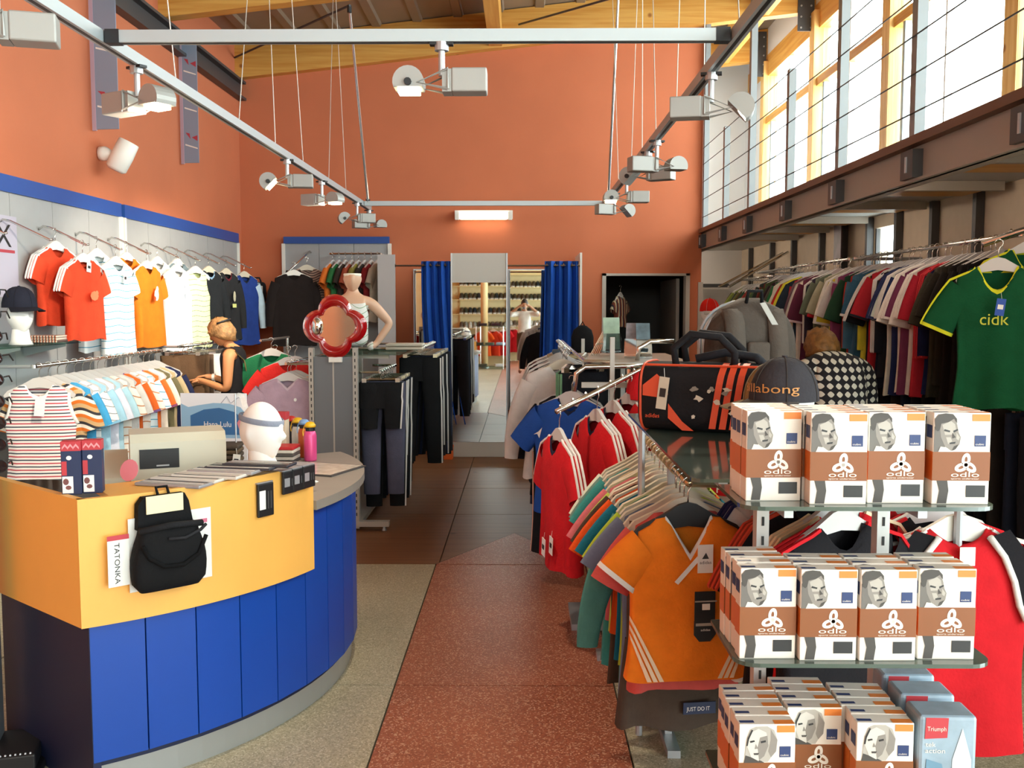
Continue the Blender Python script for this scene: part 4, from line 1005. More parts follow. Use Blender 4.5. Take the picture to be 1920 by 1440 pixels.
for i in range(12):
    lb, m, L, st = (('black trousers' + (' with white side bands' if i == 0 else ''), BK, 1.05, Wst), ('black trousers', BK, 1.02, None), ('navy trousers', NV, 1.0, Wst), ('dark grey trousers', fab('2c2b2e'), 1.05, None))[i % 4]
    t = thing('sports_trousers', '%s, %s from the front on the rail nearer the curtain' % (lb, nth(i + 1)), 'trousers', (-.90, 8.55 + i * .115, 1.385), .1 + R.uniform(-.06, .06), 'sports trousers on the rail nearer the curtain'); put_hanger(t, 'wire', 1.0, M_chrome)
    trousers(t, m, L=L - R.uniform(0, .22), hw=.17, seed=120 + i, stripes=st if i in (0, 2, 6) else None, sides=(1,), spread=.3)
    if i == 1: swing_tag(t, -.05, -.04, -.14, w=.05, h=.05)
t = thing('clothes_rail', 'chrome rail with lilac and red tops on the middle stand', 'rail', (-1.86, 7.68, 1.30)); obj('bar', MB().tube([(0, 0, 0), (0, 1.4, 0)], .011, 8), M_chrome, t)
for y in (.02, 1.35): obj('arm', MB().tube([(.22, y, 0), (0, y, 0)], .010, 8), M_chrome, t)
for i, (lb, c, x, dz, slv) in enumerate((('lilac polo shirt with small crest in front', 'b49aac', 0, 0, 'short'), ('pale grey top behind the lilac polo', 'cfc6c8', -.01, 0, 'long'), ('white and orange top', 'e0c9b8', 0, 0, 'short'), ('bright red top', 'd6302c', -.1, .1, 'short'), ('dark red top', 'a82a2c', -.08, .1, 'short'), ('green tracksuit top', '1f6a45', -.32, .16, 'short'), ('black and blue top', '22304e', -.34, .0, 'long'), ('light blue top', '8fb0d8', -.42, 0, 'long'), ('black tracksuit top', '202022', -.4, .08, 'long'))):
    t, s = top_piece('sports_shirt', '%s on the middle stand' % lb, 'shirt', (-1.86 + x, 7.74 + i * .15, 1.30 + dz), .05 + .03 * i, 'tops on the middle stand rail', hm=M_greyh, main=fab(c), L=.68, bw=.25, hs=.225, seed=140 + i, sleeve=slv, collar=fab('c7b2bf') if i == 0 else None, vneck=i == 0, hsz=1.05)
    if i == 0: decal(t, 'crest', [(ell(.07, -.28, .012, .014, 8), 0)], [Wst], -.085)
t = thing('clothes_rail', 'wall side rail with green and dark tops', 'rail', (-2.22, 8.3, 1.40)); obj('bar', MB().tube([(0, 0, .06), (0, 1.0, .06)], .011, 8), M_chrome, t); obj('post', MB().tube([(0, .95, .06), (0, .95, -1.4)], .014, 8), M_chrome, t); obj('base', MB().box(-.2, .2, .93, .97, -1.4, -1.37), M_chrome, t)

# ================================================================== COUNTER
CX, CY, RC = -2.39, 4.68, 1.56
def pc(r, deg, z=0.0): return Vector((CX + r * _cr(math.radians(deg)), CY + r * _sr(math.radians(deg)), z))
def sector(b, r0, r1, a0, a1, z0, z1, m=0, n=24):
    l = []
    for i in range(n + 1):
        a = a0 + (a1 - a0) * i / n
        l.append([pc(r0, a, z0), pc(r1, a, z0), pc(r1, a, z1), pc(r0, a, z1)])
    b.loft(l, m, True, True, True); return b
cnt = thing('sales_counter', 'curved sales counter with blue boards and grey worktop', 'counter', (0, 0, 0))
A0 = -56.6
M_board = mat('blue_counter_board', '0c46a6', .42, noise=.04, nscale=3)
for k in range(13):
    a0 = A0 + k * 7.15; a1 = a0 + 7.15
    p0, p1 = pc(RC, a0 + .10), pc(RC, a1 - .10); q0, q1 = pc(RC - .022, a0 + .10), pc(RC - .022, a1 - .10)
    b = MB(); b.loft([[Vector((p.x, p.y, z)) for p in (p0, p1, q1, q0)] for z in (.125, .885)], 0, True, True, True); obj('front_board', b, M_board, cnt)
b = MB(); sector(b, RC - .05, RC - .024, A0, A0 + 93, .1, .88); obj('carcass', b, mat('navy_board', '141c3c', .6), cnt)
b = MB(); sector(b, RC - .10, RC - .03, A0, A0 + 93, 0, .122); obj('plinth', b, mat('aluminium_plinth', 'a7a9a8', .35, .4), cnt)
top = MB(); sector(top, .86, RC - .27, -50, 33, .885, .925); sector(top, RC - .272, RC + .045, -19.9, 33, .885, .925); obj('worktop', top, mat('grey_worktop', '8f8880', .45, noise=.04), cnt)
c0 = pc(RC, A0); dv = Vector((-.77, .64, 0)); nv = Vector((.64, .77, 0))
def sidep(b, s0, s1, th, z0, z1, off=0.0):
    a = c0 + dv * s0 + nv * off; c = c0 + dv * s1 + nv * off; e = nv * th
    b.loft([[Vector((p.x, p.y, z)) for p in (a, c, c + e, a + e)] for z in (z0, z1)], 0, True, True, True)
b = MB(); sidep(b, 0, .72, .03, 0.0, .64); obj('side_board', b, mat('shaded_blue_side', '1a2140', .5), cnt)  # blue side away from the light, its shade put in as navy
ris = thing('counter_riser', 'yellow raised front with ledge on the blue counter', 'counter front', (0, 0, .63))
M_yel = mat('yellow_laminate', 'f6b85a', .5, noise=.02)
def lower(b): b.v = [(x, y, z - .63) for x, y, z in b.v]; return b
b = MB(); sector(b, RC + .008, RC + .032, A0 - 1.0, -20.0, .63, 1.085); obj('front_panel', lower(b), M_yel, ris)
b = MB(); sector(b, RC - .26, RC + .007, A0 + 3.2, -20.0, 1.058, 1.08); obj('ledge', lower(b), M_yel, ris)
b = MB(); sidep(b, -.02, .74, .028, .63, 1.085, -.034); obj('side_panel', lower(b), M_yel, ris)
b = MB(); sector(b, RC - .26, RC + .007, -20.7, -20.0, .93, 1.057, 0, 2); obj('end_panel', lower(b), M_yel, ris)
def on(r, deg): return math.radians(deg) + PI / 2      # turn so that the front (-y) looks outwards
# two carded boxes on the ledge
M_navyb = mat('navy_card', '1f2d52', .5); M_redb = mat('red_card', 'c03a44', .5)
for k, u in enumerate((138, 177)):
    p = P(u, 934, 3.47 + .03 * k); p.z = 1.082
    t = thing('carded_box', '%s slim navy and red box on the yellow ledge' % ('left' if k == 0 else 'right'), 'box', p, .25)
    obj('carton', MB().rbox(-.033, .033, -.027, .027, 0, .19, .002, 0, 1), M_navyb, t)
    obj('red_top', MB().rbox(-.0335, .0335, -.0275, .0275, .155, .191, .002, 0, 1), M_redb, t)
    b = MB()
    for q in (-.018, .0, .018): put_poly(b, [(q - .01, .162), (q, .174), (q + .01, .162), (q + .01, .170), (q, .183), (q - .01, .170)], (0, -.0285, 0), X_, Z_)
    obj('chevron_print', b, mat('pink_print', 'e89aa0', .6), t)
    b = MB(); put_poly(b, [(-.030, .006), (.006, .006), (.006, .066), (-.030, .066)], (0, -.0280, 0), X_, Z_); obj('white_label', b, M_paper, t)
    b = MB(); put_poly(b, [(-.031, .07), (-.014, .07), (-.014, .12), (-.031, .12)], (0, -.0280, 0), X_, Z_); obj('red_label', b, M_redb, t)
    b = MB(); put_poly(b, ell(-.006, .132, .009, .008, 10), (0, -.0282, 0), X_, Z_); obj('round_badge', b, M_paper, t)
    b = MB(); put_poly(b, ell(-.018, .047, .010, .012, 8), (0, -.0284, 0), X_, Z_); put_poly(b, ell(-.01, .026, .010, .008, 8), (0, -.0284, 0), X_, Z_); obj('product_picture', b, mat('brown_print', '7a4a48', .6), t)
# cash register
p = P(333, 900, 4.2); t = thing('cash_register', 'beige cash register with dark display on the counter', 'cash register', (p.x, 4.2, .926), .40)
M_reg = mat('register_beige', 'cdc9b6', .5)
b = MB(); b.prism([(-.15, 0), (.16, 0), (.16, .20), (.10, .295), (-.115, .295), (-.15, .262)], (-.19, 0, 0), Y_, Z_, .38); obj('housing', b, M_reg, t)
obj('display_window', MB().box(-.155, .0, -.1535, -.1505, .155, .235), M_black, t)
obj('display_trim', MB().box(-.09, -.04, -.1545, -.1535, .163, .169), M_dull, t)
obj('drawer', MB().box(-.20, .20, -.145, .17, .0, .05), M_reg, t)
b = MB(); b.prism([(-.13, 0), (.16, 0), (.16, .2), (-.13, .12)], (-.29, 0, 0), Y_, Z_, .095); obj('keyboard_wing', b, M_reg, t)
# pink note
t = thing('pink_note', 'pink paper note propped on the ledge behind the bag', 'note', P(240, 905, 3.72)); t.location.z = 1.081
b = MB(); b.prism(ell(0, .04, .035, .04, 14), (0, 0, 0), X_, Vector((0, .4, 1)), .003); obj('sheet', b, mat('pink_paper', 'd97a86', .7), t)
# packs lying along the ledge
M_pk = mat('glossy_pack', '3a3c44', .25); M_pk2 = mat('silver_pack', 'a9a9ae', .25, .3); M_pk3 = mat('pack_white', 'd5d0c8', .4)
for k, (a, dr_, m, lb) in enumerate(((-44, .03, M_pk2, 'silver film sleeve nearest the bag'), (-41, .0, M_pk3, 'pale printed sleeve beside the register'), (-38, .02, M_pk3, 'second pale printed sleeve'), (-35, .01, M_pk2, 'silver striped sleeve'), (-32, .02, M_pk, 'dark sleeve in the middle of the ledge'), (-29.5, .05, M_pk, 'black sleeve near the foam head'))):
    p = pc(RC - .10 + dr_, a, 1.081 + .0055 * k)
    t = thing('flat_pack', lb + ' on the yellow ledge', 'package', p, on(0, a) + .5 - .03 * k, 'flat packs on the ledge')
    obj('sleeve', MB().rbox(-.05, .05, -.15, .13, 0, .012, .004, 0, 2), m, t)
    for q in range(3): obj('printed_band', MB().box(-.045 + q * .03, -.035 + q * .03, -.14, .12, .012, .0126), (M_up, M_pk3, M_slot)[(q + k) % 3], t)
for k, (a, z, lb) in enumerate(((-31.4, 1.045, 'black hanging card with white label on the yellow front'), (-26.6, 1.075, 'first black pack bent over the ledge edge'), (-24.6, 1.078, 'second black pack bent over the ledge edge'), (-22.4, 1.08, 'third black pack bent over the ledge edge'))):
    p = pc(RC + .036 + .004 * k, a, z)
    t = thing('hanging_card', lb, 'package', p, on(0, a), 'black carded packs')
    hh = .125 if k == 0 else .085
    obj('card', MB().rbox(-.042, .042, -.012, 0, -hh, .008, .004, 0, 2), M_black, t)
    obj('flap', MB().box(-.042, .042, -.008, .09, .008, .013), M_pk2, t)
    b = MB(); b.box(-.036, -.004, -.0135, -.0125, -hh + .03, -.02); obj('white_label', b, M_paper if k == 0 else M_pk2, t)
    for q in range(2): obj('printed_bar', MB().box(.006 + q * .015, .014 + q * .015, -.0135, -.0125, -hh + .03, -.025), M_steel, t)
# bag on the yellow front with its sign
a = -47.3; p = pc(RC + .034, a, .76)
t = thing('price_sheet', 'white printed sheet fixed behind the black bag', 'paper', pc(RC + .034, a + 2.6, .76), on(0, a + 2.6)); obj('sheet', MB().box(-.20, .115, -.003, -.0005, -.025, .24), M_paper, t)
obj('printed_line', MB().box(.05, .1, -.0036, -.003, .185, .2), mat('pink_print2', 'd06a86', .6), t)
t = thing('hanging_bag', 'black zipped pouch bag hanging on the yellow counter front', 'bag', p + Vector((0, 0, .0)), on(0, a))
M_bag = fab('161618')
b = MB(); l = []
for i in range(9):
    s = i / 8; z = -.02 + .23 * s; w_ = .125 + .018 * _sr(PI * min(s * 1.1, 1)) - .022 * s; d = .09 * (.55 + .45 * _sr(PI * (.12 + .76 * (1 - s) ** .8)))
    if i == 0: w_ *= .86; d *= .6
    l.append([(w_ * sgp(_cr(q), .45), -.05 + d * .55 * sgp(_sr(q), .5), z) for q in [2 * PI * k / 24 for k in range(24)]])
b.loft(l, 0, True, True, True); obj('body', b, M_bag, t, True)
b = MB(); b.prism([(-.105, .20), (.10, .20), (.085, .285), (.07, .315), (-.08, .315), (-.10, .29)], (0, -.005, 0), X_, Z_, .035); obj('top_flap', b, M_bag, t)
obj('pocket_mouth', MB().tube([(-.11, -.095, .155), (-.09, -.103, .11), (-.04, -.108, .075), (.03, -.108, .07), (.09, -.103, .10), (.125, -.09, .16)], .008, 8), fab('0c0c0e'), t, True)
obj('pocket_rim', MB().tube([(-.02, -.102, .17), (.04, -.105, .165), (.10, -.1, .185), (.125, -.09, .2)], .006, 6), fab('2c2c30'), t, True)
obj('top_band', MB().tube([(-.115, -.08, .205), (0, -.094, .215), (.115, -.08, .205)], .012, 8), fab('1f1f22'), t, True)
obj('header_card', MB().box(-.075, .06, -.048, -.044, .255, .318), mat('cream_card', 'f4e3ba', .7), t)
obj('hang_loop', MB().tube([(-.02, -.02, .31), (-.02, -.0, .34), (.02, -.0, .34), (.02, -.02, .31)], .006, 6), M_bag, t)
t2 = obj('brand_tag', MB().box(-.205, -.13, -.022, -.018, .01, .19), M_paper, t)
obj('tag_top', MB().box(-.206, -.13, -.0235, -.0225, .175, .192), M_redb, t2)
b = MB(); put_text(b, 'TATONKA', (-.182, -.0236, .165), (0, 0, -1), (1, 0, 0), .145, .026); obj('lettering', b, M_black, t2)
# things on the worktop
def wt(u, d): p = P(u, 900, d); return Vector((p.x, d, .926))
p = wt(404, 4.95); t = thing('surf_board_sign', 'white sign with blue wave picture on the counter', 'sign', p, -.05)
obj('sign_board', MB().box(-.17, .17, -.004, .004, .0, .385), mat('white_card', 'e9ecf2', .6), t)
wv = [(-.168, .012), (.168, .012), (.168, .21), (.14, .27), (.08, .30), (.0, .305), (-.08, .285), (-.13, .27), (-.168, .30)]
b = MB(); put_poly(b, wv, (0, -.0046, 0), X_, Z_); b.v = [(x, y, .15 + z * .61) for x, y, z in b.v]; obj('wave_print', b, mat('pale_wave', '8fb9d8', .6), t)
b = MB(); put_poly(b, [(-.12, .04), (.168, .04), (.16, .16), (.11, .23), (.03, .265), (-.05, .25), (-.12, .20)], (0, -.0049, 0), X_, Z_); b.v = [(x, y, .15 + z * .61) for x, y, z in b.v]; obj('wave_body_print', b, mat('deep_wave', '2f679c', .6), t)
b = MB(); put_poly(b, [(.13, .09), (.165, .10), (.168, .17), (.14, .19), (.12, .14)], (0, -.0052, 0), X_, Z_); b.v = [(x, y, .15 + z * .61) for x, y, z in b.v]; obj('coral_print', b, mat('coral_print', 'cf7f8a', .6), t)
b = MB(); put_text(b, 'Hana Lulu', (-.05, -.0054, .215), X_, Z_, .14, .04); obj('lettering', b, M_paper, t)
obj('printed_scrawl', MB().tube([(.04, -.005, .335), (.07, -.005, .37), (.09, -.005, .335), (.13, -.005, .365), (.16, -.005, .35)], .0016, 4), mat('grey_ink', '8d94a4', .6), t)
obj('stand', MB().box(-.08, .08, .004, .1, 0, .012), M_paper, t)
p = pc(RC - .15, -24.0, 1.0815)
t = thing('foam_mannequin', 'white foam head with grey headband on the yellow ledge', 'mannequin head', p, 0)
b = MB(); rt = Matrix.Rotation(1.2, 3, 'Z') @ Matrix.Diagonal((1, 1, 1.05)); head_mesh(b, (0, 0, .142), 1.02, rt, nu=44, nv=34); b.lathe([(.066, 0), (.062, .012), (.055, .03), (.055, .07)], 20); obj('head', b, mat('white_foam', 'f2f0ec', .7), t, True)
lp = [rt @ Vector((.0765 * _cr(q), .0985 * _sr(q), .186 + .014 * _sr(q))) for q in [2 * PI * k / 32 for k in range(33)]]
b = MB(); b.loft([[Vector((p.x * s, p.y * s, p.z + z)) for p in lp] for s, z in ((1.0, -.012), (1.02, -.006), (1.02, .006), (.985, .012))], 0, False); obj('headband', b, fab('8f95a6'), t, True)
t = thing('paper_ribbon', 'curl of white band behind the foam head', 'band', wt(452, 4.75) , .0); obj('strip', MB().loft([[(-.03 + .012 * i, .02 * _sr(i), .395 - .010 * i * i / 3), (-.005 + .012 * i, .02 * _sr(i), .405 - .010 * i * i / 3)] for i in range(7)], 0, False), W_, t, True); obj('holder', MB().tube([(-.02, 0, 0), (-.02, 0, .4)], .004, 6), M_dull, t)
t = thing('folded_stack', 'stack of folded brown cloths between register and head', 'stack', wt(424, 4.72), .1)
for i in range(6): obj('fold', MB().rbox(-.075, .075, -.08, .08, .02 + i * .024, .042 + i * .024, .009), fab(('5a4a3a', '4a4038')[i % 2]), t, True)
obj('bottom_book', MB().rbox(-.10, .12, -.10, .1, 0, .02, .004), M_black, t); swing_tag(t, .07, -.085, .12, w=.035, h=.06)
p = wt(540, 5.18); t = thing('book_stack', 'small stack of books with a red one on top', 'books', p, -.05)
for i, c in enumerate(('3a3a3c', 'b8b2aa', '55524e', 'd9d2c6', 'c22a30')): obj('book', MB().rbox(-.05 + .003 * (i % 2), .05, -.07, .07, i * .018, i * .018 + .016, .003), mat('book_' + c, c, .5), t)
t = thing('red_carton', 'tall red and cream carton behind the book stack', 'carton', wt(531, 5.32), -.1); obj('carton', MB().rbox(-.03, .03, -.03, .03, 0, .25, .003), mat('cream_card2', 'd8c7ae', .6), t); obj('red_top', MB().rbox(-.032, .032, -.032, .032, .21, .252, .003), M_redb, t)
M_capk = {'y': mat('cap_yellow', 'e5b21e', .4), 'b': mat('cap_blue', '7ea4d2', .4), 'r': mat('cap_red', 'c9302c', .4)}
def bottle(u, d, c, ck, lb, h=.165, r=.034, m=None):
    t = thing('drink_bottle', lb, 'bottle', wt(u, d)); m = m or mat('bottle_' + c, c, .3, .2)
    obj('flask', MB().lathe([(r * .94, 0), (r, .008), (r, h - .03), (r * .85, h - .012), (r * .62, h)], 20), m, t, True)
    obj('neck', MB().lathe([(r * .75, h - .004), (r * .75, h + .016)], 16), M_black, t)
    obj('cap', MB().lathe([(r * .9, h + .016), (r * .9, h + .026), (r * .6, h + .040), (r * .3, h + .044)], 16), M_capk[ck], t, True)
    obj('loop', MB().tube([(-r * .9, 0, h + .02), (-r * 1.1, -.01, h - .01), (-r * .95, -.02, h - .03)], .003, 6), M_capk[ck], t)
bottle(583, 5.22, 'e0508f', 'y', 'pink aluminium bottle with yellow cap on the counter')
bottle(572, 5.34, 'c9602e', 'b', 'orange bottle with blue cap behind the pink bottle')
bottle(560, 5.42, 'd8d2c8', 'y', 'white bottle with yellow cap among the counter bottles')
bottle(548, 5.5, '3c3f48', 'r', 'dark bottle with red cap among the counter bottles')
t = thing('counter_tray', 'glass topped coin tray let into the counter', 'tray', (-1.03, 4.93, .9255), -.35); obj('frame', MB().box(-.17, .17, -.17, .17, 0, .006), M_steel, t); obj('inlay', MB().box(-.15, .15, -.155, .155, .006, .0075), mat('brochure_print', 'cfc2b2', .15, noise=.25, nscale=20), t)
t = thing('eraser_box', 'small yellow and white box at the counter edge', 'box', P(566, 940, 4.32)); t.location.z = .926
obj('carton', MB().box(-.03, .03, -.03, .03, 0, .03), M_paper, t); obj('yellow_slip', MB().box(-.03, .035, -.005, .045, .031, .036), mat('yellow_card', 'f0cf6a', .6), t); obj('spoon', MB().lathe([(.006, 0), (.02, .006), (.006, .012)], 12, 0, (.05, .03, .036)), M_paper, t, True)
# sunglasses tower at the edge of the view
t = thing('sunglasses_stand', 'grey sunglasses stand cut by the edge of the view', 'display stand', (-2.065, 3.66, 0), .3)
obj('column', MB().box(-.05, .05, -.05, .05, .03, 1.9), mat('stand_grey', '75787c', .4, .3), t)
obj('foot', MB().rbox(-.18, .22, -.20, .2, 0, .03, .008), M_black, t)
obj('tray', MB().rbox(.0, .20, -.2, .06, .03, .09, .008), M_black, t)
for k in range(11): obj('stud', MB().lathe([(.005, .09), (.003, .095)], 6, 0, (.012 + k * .017, -.19, 0)), M_dull, t)
gl = thing('sunglasses', 'pair of sunglasses on the stand, topmost in view', 'sunglasses', (0, 0, 0), .25, 'sunglasses on the stand at the view edge')
for sx in (-1, 1):
    b = MB(); b.add([(sx * .034 + .028 * _cr(q), -.004 * _cr(q) ** 2, .022 * _sr(q)) for q in [2 * PI * k / 16 for k in range(16)]], [tuple(range(16))]); obj('lens', b, mat('dark_lens', '2a1c20', .08, .3), gl)
    obj('rim', MB().tube([(sx * .034 + .029 * _cr(q), -.002, .023 * _sr(q)) for q in [2 * PI * k / 16 for k in range(17)]], .0028, 6), M_black, gl)
    obj('temple', MB().tube([(sx * .064, 0, .01), (sx * .066, .06, .01), (sx * .06, .12, -.015)], .003, 6), M_black, gl)
obj('bridge', MB().tube([(-.008, 0, .006), (0, -.002, .010), (.008, 0, .006)], .003, 6), M_black, gl)
zs = [1.80, 1.72, 1.64, 1.56, 1.48, 1.40, 1.32, 1.24, 1.16]
for k, z in enumerate(zs):
    lb = 'pair of sunglasses on the edge stand, %s' % ('topmost' if k == 0 else '%s from the top' % nth(k + 1))
    L = (-2.065 + .09, 3.585, z)
    if k == 0: gl.location = L; gl['label'] = lb
    else: dup(gl, L, .25 + R.uniform(-.1, .1), lb)
# ================================================================== BOXED UNDERWEAR SHELVES (near right)
M_cw = mat('box_white', 'ece4da', .5); M_cb = mat('box_brown', '8a5029', .5); M_co = mat('box_orange', 'd4722e', .5); M_tab = mat('box_tab', 'e8863a', .5); M_bl = mat('box_blue', '2a3c6e', .5)
M_g1 = mat('print_hair', '4a4542', .6); M_g2 = mat('print_face', '8f8882', .6); M_g3 = mat('print_face_light', 'b5aea6', .6); M_g4 = mat('print_dark', '2c2a2c', .5); M_g5 = mat('print_cloth', 'd5cfc8', .6)
BW, BH, BD = .122, .20, .042
def logo(b, cx, cz, s, y, m):
    """three interlaced rounded loops around a ring"""
    for k in range(3):
        a0 = PI / 2 + k * 2 * PI / 3
        cxk, czk = cx + .46 * s * _cr(a0), cz + .46 * s * _sr(a0)
        def ring(rx, ry):
            return [(cxk + rx * _cr(q) * _cr(a0) - ry * _sr(q) * _sr(a0 + .25), czk + rx * _cr(q) * _sr(a0) + ry * _sr(q) * _cr(a0 + .25)) for q in [2 * PI * i / 20 for i in range(20)]]
        o_ = ring(.58 * s, .40 * s); i_ = ring(.27 * s, .13 * s)
        b.loft([[(x, y, z) for x, z in o_], [(x, y, z) for x, z in i_]], m)
    o_ = ell(cx, cz, .30 * s, .30 * s, 16); i_ = ell(cx, cz, .17 * s, .17 * s, 16)
    b.loft([[(x, y - .0002, z) for x, z in o_], [(x, y - .0002, z) for x, z in i_]], m)
def box_meshes(kind):
    h = BW / 2; m = {}
    b = MB(); b.rbox(-h, h, 0, BD, 0, BH, .0015, 0, 1); m['carton'] = (b, [M_cw])
    z0, z1 = BH * .26, BH * .575
    b = MB(); b.box(-h - .0004, h + .0004, -.0004, BD + .0004, z0, z1); m['colour_band'] = (b, [M_co])
    b = MB(); put_poly(b, [(-h, z0), (h, z0), (h, z1), (-h, z1)], (0, -.0008, 0), X_, Z_, 0); m['front_band'] = (b, [M_cb])
    b = MB(); logo(b, .010, z0 + .035, .0245, -.0014, 0); put_text(b, 'odlo', (-.021, -.0014, z0 + .0085), X_, Z_, .060, .0155, 0); put_text(b, 'sports underwear', (-.021, -.0014, z0 + .003), X_, Z_, .060, .005, 0); m['logo_print'] = (b, [M_cw])
    b = MB(); put_poly(b, [(h - .04, BH - .018), (h - .002, BH - .018), (h - .002, BH - .003), (h - .04, BH - .003)], (0, -.0008, 0), X_, Z_); put_poly(b, [(h - .045, 0), (h - .002, 0), (h - .002, BD * .5), (h - .045, BD * .5)], (0, 0, BH + .0006), X_, Y_); m['orange_tab'] = (b, [M_tab])
    b = MB(); put_poly(b, [(h - .034, z1 + .012), (h - .010, z1 + .012), (h - .010, z1 + .036), (h - .034, z1 + .036)], (0, -.0008, 0), X_, Z_); put_text(b, 'cubic', (h - .032, -.0014, z1 + .015), X_, Z_, .018, .006, 1); m['blue_square'] = (b, [M_bl, M_cw])
    b = MB()   # portrait print
    def pp(pts, mi, lay): put_poly(b, [(-h + fx * BW, BH - .001 - fy * (BH - z1 - .001)) for fx, fy in reversed(pts)], (0, -.0007 - .0002 * lay, 0), X_, Z_, mi)
    if kind == 'man':
        pp([(.015, 1), (.015, .35), (.10, .3), (.16, .6), (.22, .85), (.14, 1)], 5, 0)
        pp([(.10, .28), (.22, .20), (.36, .10), (.41, .3), (.44, .5), (.48, .62), (.46, .8), (.38, .95), (.30, .98), (.2, .84), (.13, .62)], 1, 1)
        pp([(.15, .3), (.30, .2), (.37, .28), (.39, .42), (.32, .55), (.2, .56)], 2, 2); pp([(.22, .62), (.30, .62), (.33, .72), (.26, .8)], 2, 2); pp([(.40, .5), (.46, .62), (.44, .70), (.40, .66)], 2, 2)
        pp([(.03, .42), (.015, .15), (.08, .03), (.2, .0), (.33, .02), (.40, .14), (.405, .26), (.35, .14), (.25, .23), (.13, .27), (.11, .42), (.075, .47)], 0, 3)
        pp([(.19, .41), (.29, .45), (.28, .49), (.18, .46)], 3, 3); pp([(.34, .45), (.42, .40), (.425, .44), (.35, .5)], 3, 3)
        pp([(.325, .5), (.39, .62), (.33, .65)], 0, 3); pp([(.28, .76), (.39, .735), (.38, .785), (.29, .80)], 3, 3); pp([(.36, .86), (.44, .8), (.4, .92), (.33, .97)], 0, 3)
        pp([(.09, 1), (.13, .86), (.23, .88), (.34, 1)], 4, 4)
    else:
        pp([(.10, 1), (.12, .6), (.14, .35), (.2, .12), (.3, .05), (.5, .04), (.62, .14), (.68, .4), (.66, .7), (.57, .86), (.52, .98)], 2, 0)
        pp([(.56, .12), (.68, .4), (.66, .7), (.57, .86), (.52, .7), (.56, .4)], 1, 1); pp([(.09, 1), (.12, .8), (.24, .86), (.40, .95), (.46, 1)], 0, 1)
        pp([(.14, .55), (.2, .2), (.34, .1), (.48, .2), (.52, .5), (.45, .8), (.35, .95), (.22, .85)], 4, 2)
        pp([(.37, .33), (.5, .28), (.52, .55), (.45, .82), (.36, .93), (.33, .6)], 1, 3)
        pp([(.13, .55), (.15, .35), (.22, .12), (.245, .14), (.175, .38), (.155, .55)], 3, 4)
        pp([(.19, .42), (.27, .40), (.28, .44), (.2, .47)], 3, 4); pp([(.38, .43), (.47, .40), (.475, .45), (.39, .48)], 3, 4); pp([(.26, .74), (.36, .735), (.34, .79), (.27, .79)], 0, 4); pp([(.3, .5), (.34, .62), (.28, .63)], 1, 4)
    m['portrait_print'] = (b, [M_g1, M_g2, M_g3, M_g4, M_g5, mat('print_mid', '6f6a66', .6)])
    b = MB(); put_poly(b, [(-h + .012, .002), (-h + .032, .002), (-h + .036, .03), (-h + .033, z0), (-h + .010, z0), (-h + .016, .03)], (0, -.0007, 0), X_, Z_, 0)
    m['lower_print'] = (b, [M_g1]); b2_ = MB()
    put_poly(b2_, [(.012, .016), (h - .008, .016), (h - .008, .042), (.012, .042)], (0, -.0007, 0), X_, Z_, 0); m['product_print'] = (b2_, [M_g4 if kind == 'man' else M_g3])
    b = MB(); put_poly(b, [(-.05, BH * .72), (-.02, BH * .72), (-.02, BH * .86), (-.05, BH * .86)], (-h - .0008, .005, 0), (0, -1, 0), Z_, 0, 0); b.v = [(x, y - .019, z) for x, y, z in b.v]; m['side_print'] = (b, [M_bl])
    b = MB(); put_poly(b, [(-h + .004, .008), (-h + .035, .008), (-h + .035, .020), (-h + .004, .020)], (0, 0, BH + .0006), X_, Y_); m['top_print'] = (b, [M_bl])
    return m
_bm = {}
def ubox(kind, label, loc, rz, group):
    t = thing('underwear_box', label, 'box', loc, rz, group)
    if kind not in _bm: _bm[kind] = {k: (obj(k, mb, ms, t).data) for k, (mb, ms) in box_meshes(kind).items()}
    else:
        for k, me in _bm[kind].items(): obj(k, me, None, t)
    return t
un = thing('display_unit', 'slotted shelf unit with glass shelves of boxed underwear', 'display unit', (.735, 2.40, 0))
for x in (.584 - .735, .877 - .735):
    obj('upright', MB().box(x - .015, x + .015, -.02, .02, 0, 1.34), mat('pale_metal2', 'c4c2bf', .4, .3), un)
    for k in range(24): obj('slot', MB().box(x - .003, x + .003, -.0215, -.0203, .16 + k * .048, .182 + k * .048), M_slot, un)
obj('base', MB().box(-.27, .27, -.30, .2, .0, .05), M_dull, un)
def gshelf(label, x0, x1, y0, y1, z, r=.05):
    t = thing('glass_shelf', label, 'shelf', ((x0 + x1) / 2, y1, z)); hx = (x1 - x0) / 2; dp = y1 - y0; poly = []
    for cx_, cy2, a0 in ((hx - r, -dp + r, -PI / 2), (hx - .005, -.005, 0), (-hx + .005, -.005, PI / 2), (-hx + r, -dp + r, PI)):
        rr = r if cy2 < -.1 else .005
        poly += [(cx_ + rr * _cr(a0 + PI / 2 * i / 5), cy2 + rr * _sr(a0 + PI / 2 * i / 5)) for i in range(6)]
    obj('plate', MB().prism(poly, (0, 0, -.009), X_, Y_, .009), mat('green_edge_glass', '5d6e66', .1, trans=.35, coat=.3), t)
    return t
ZS = (1.32, .985, .655)
for z, lab, xo, yo in ((ZS[0], 'top', 0, 0), (ZS[1], 'middle', -.012, -.03), (ZS[2], 'bottom', -.02, -.06)):
    t = gshelf('%s glass shelf of boxed underwear' % lab, .470 + xo, 1.025 + xo, 2.10 + yo, 2.37, z)
    for x in (.584, .877): obj('bracket', MB().box(x - .7475 - xo - .01, x - .7475 - xo + .01, -.22, .02, -.035, -.0095), M_dull, t)
shelfname = ('top', 'middle', 'bottom')
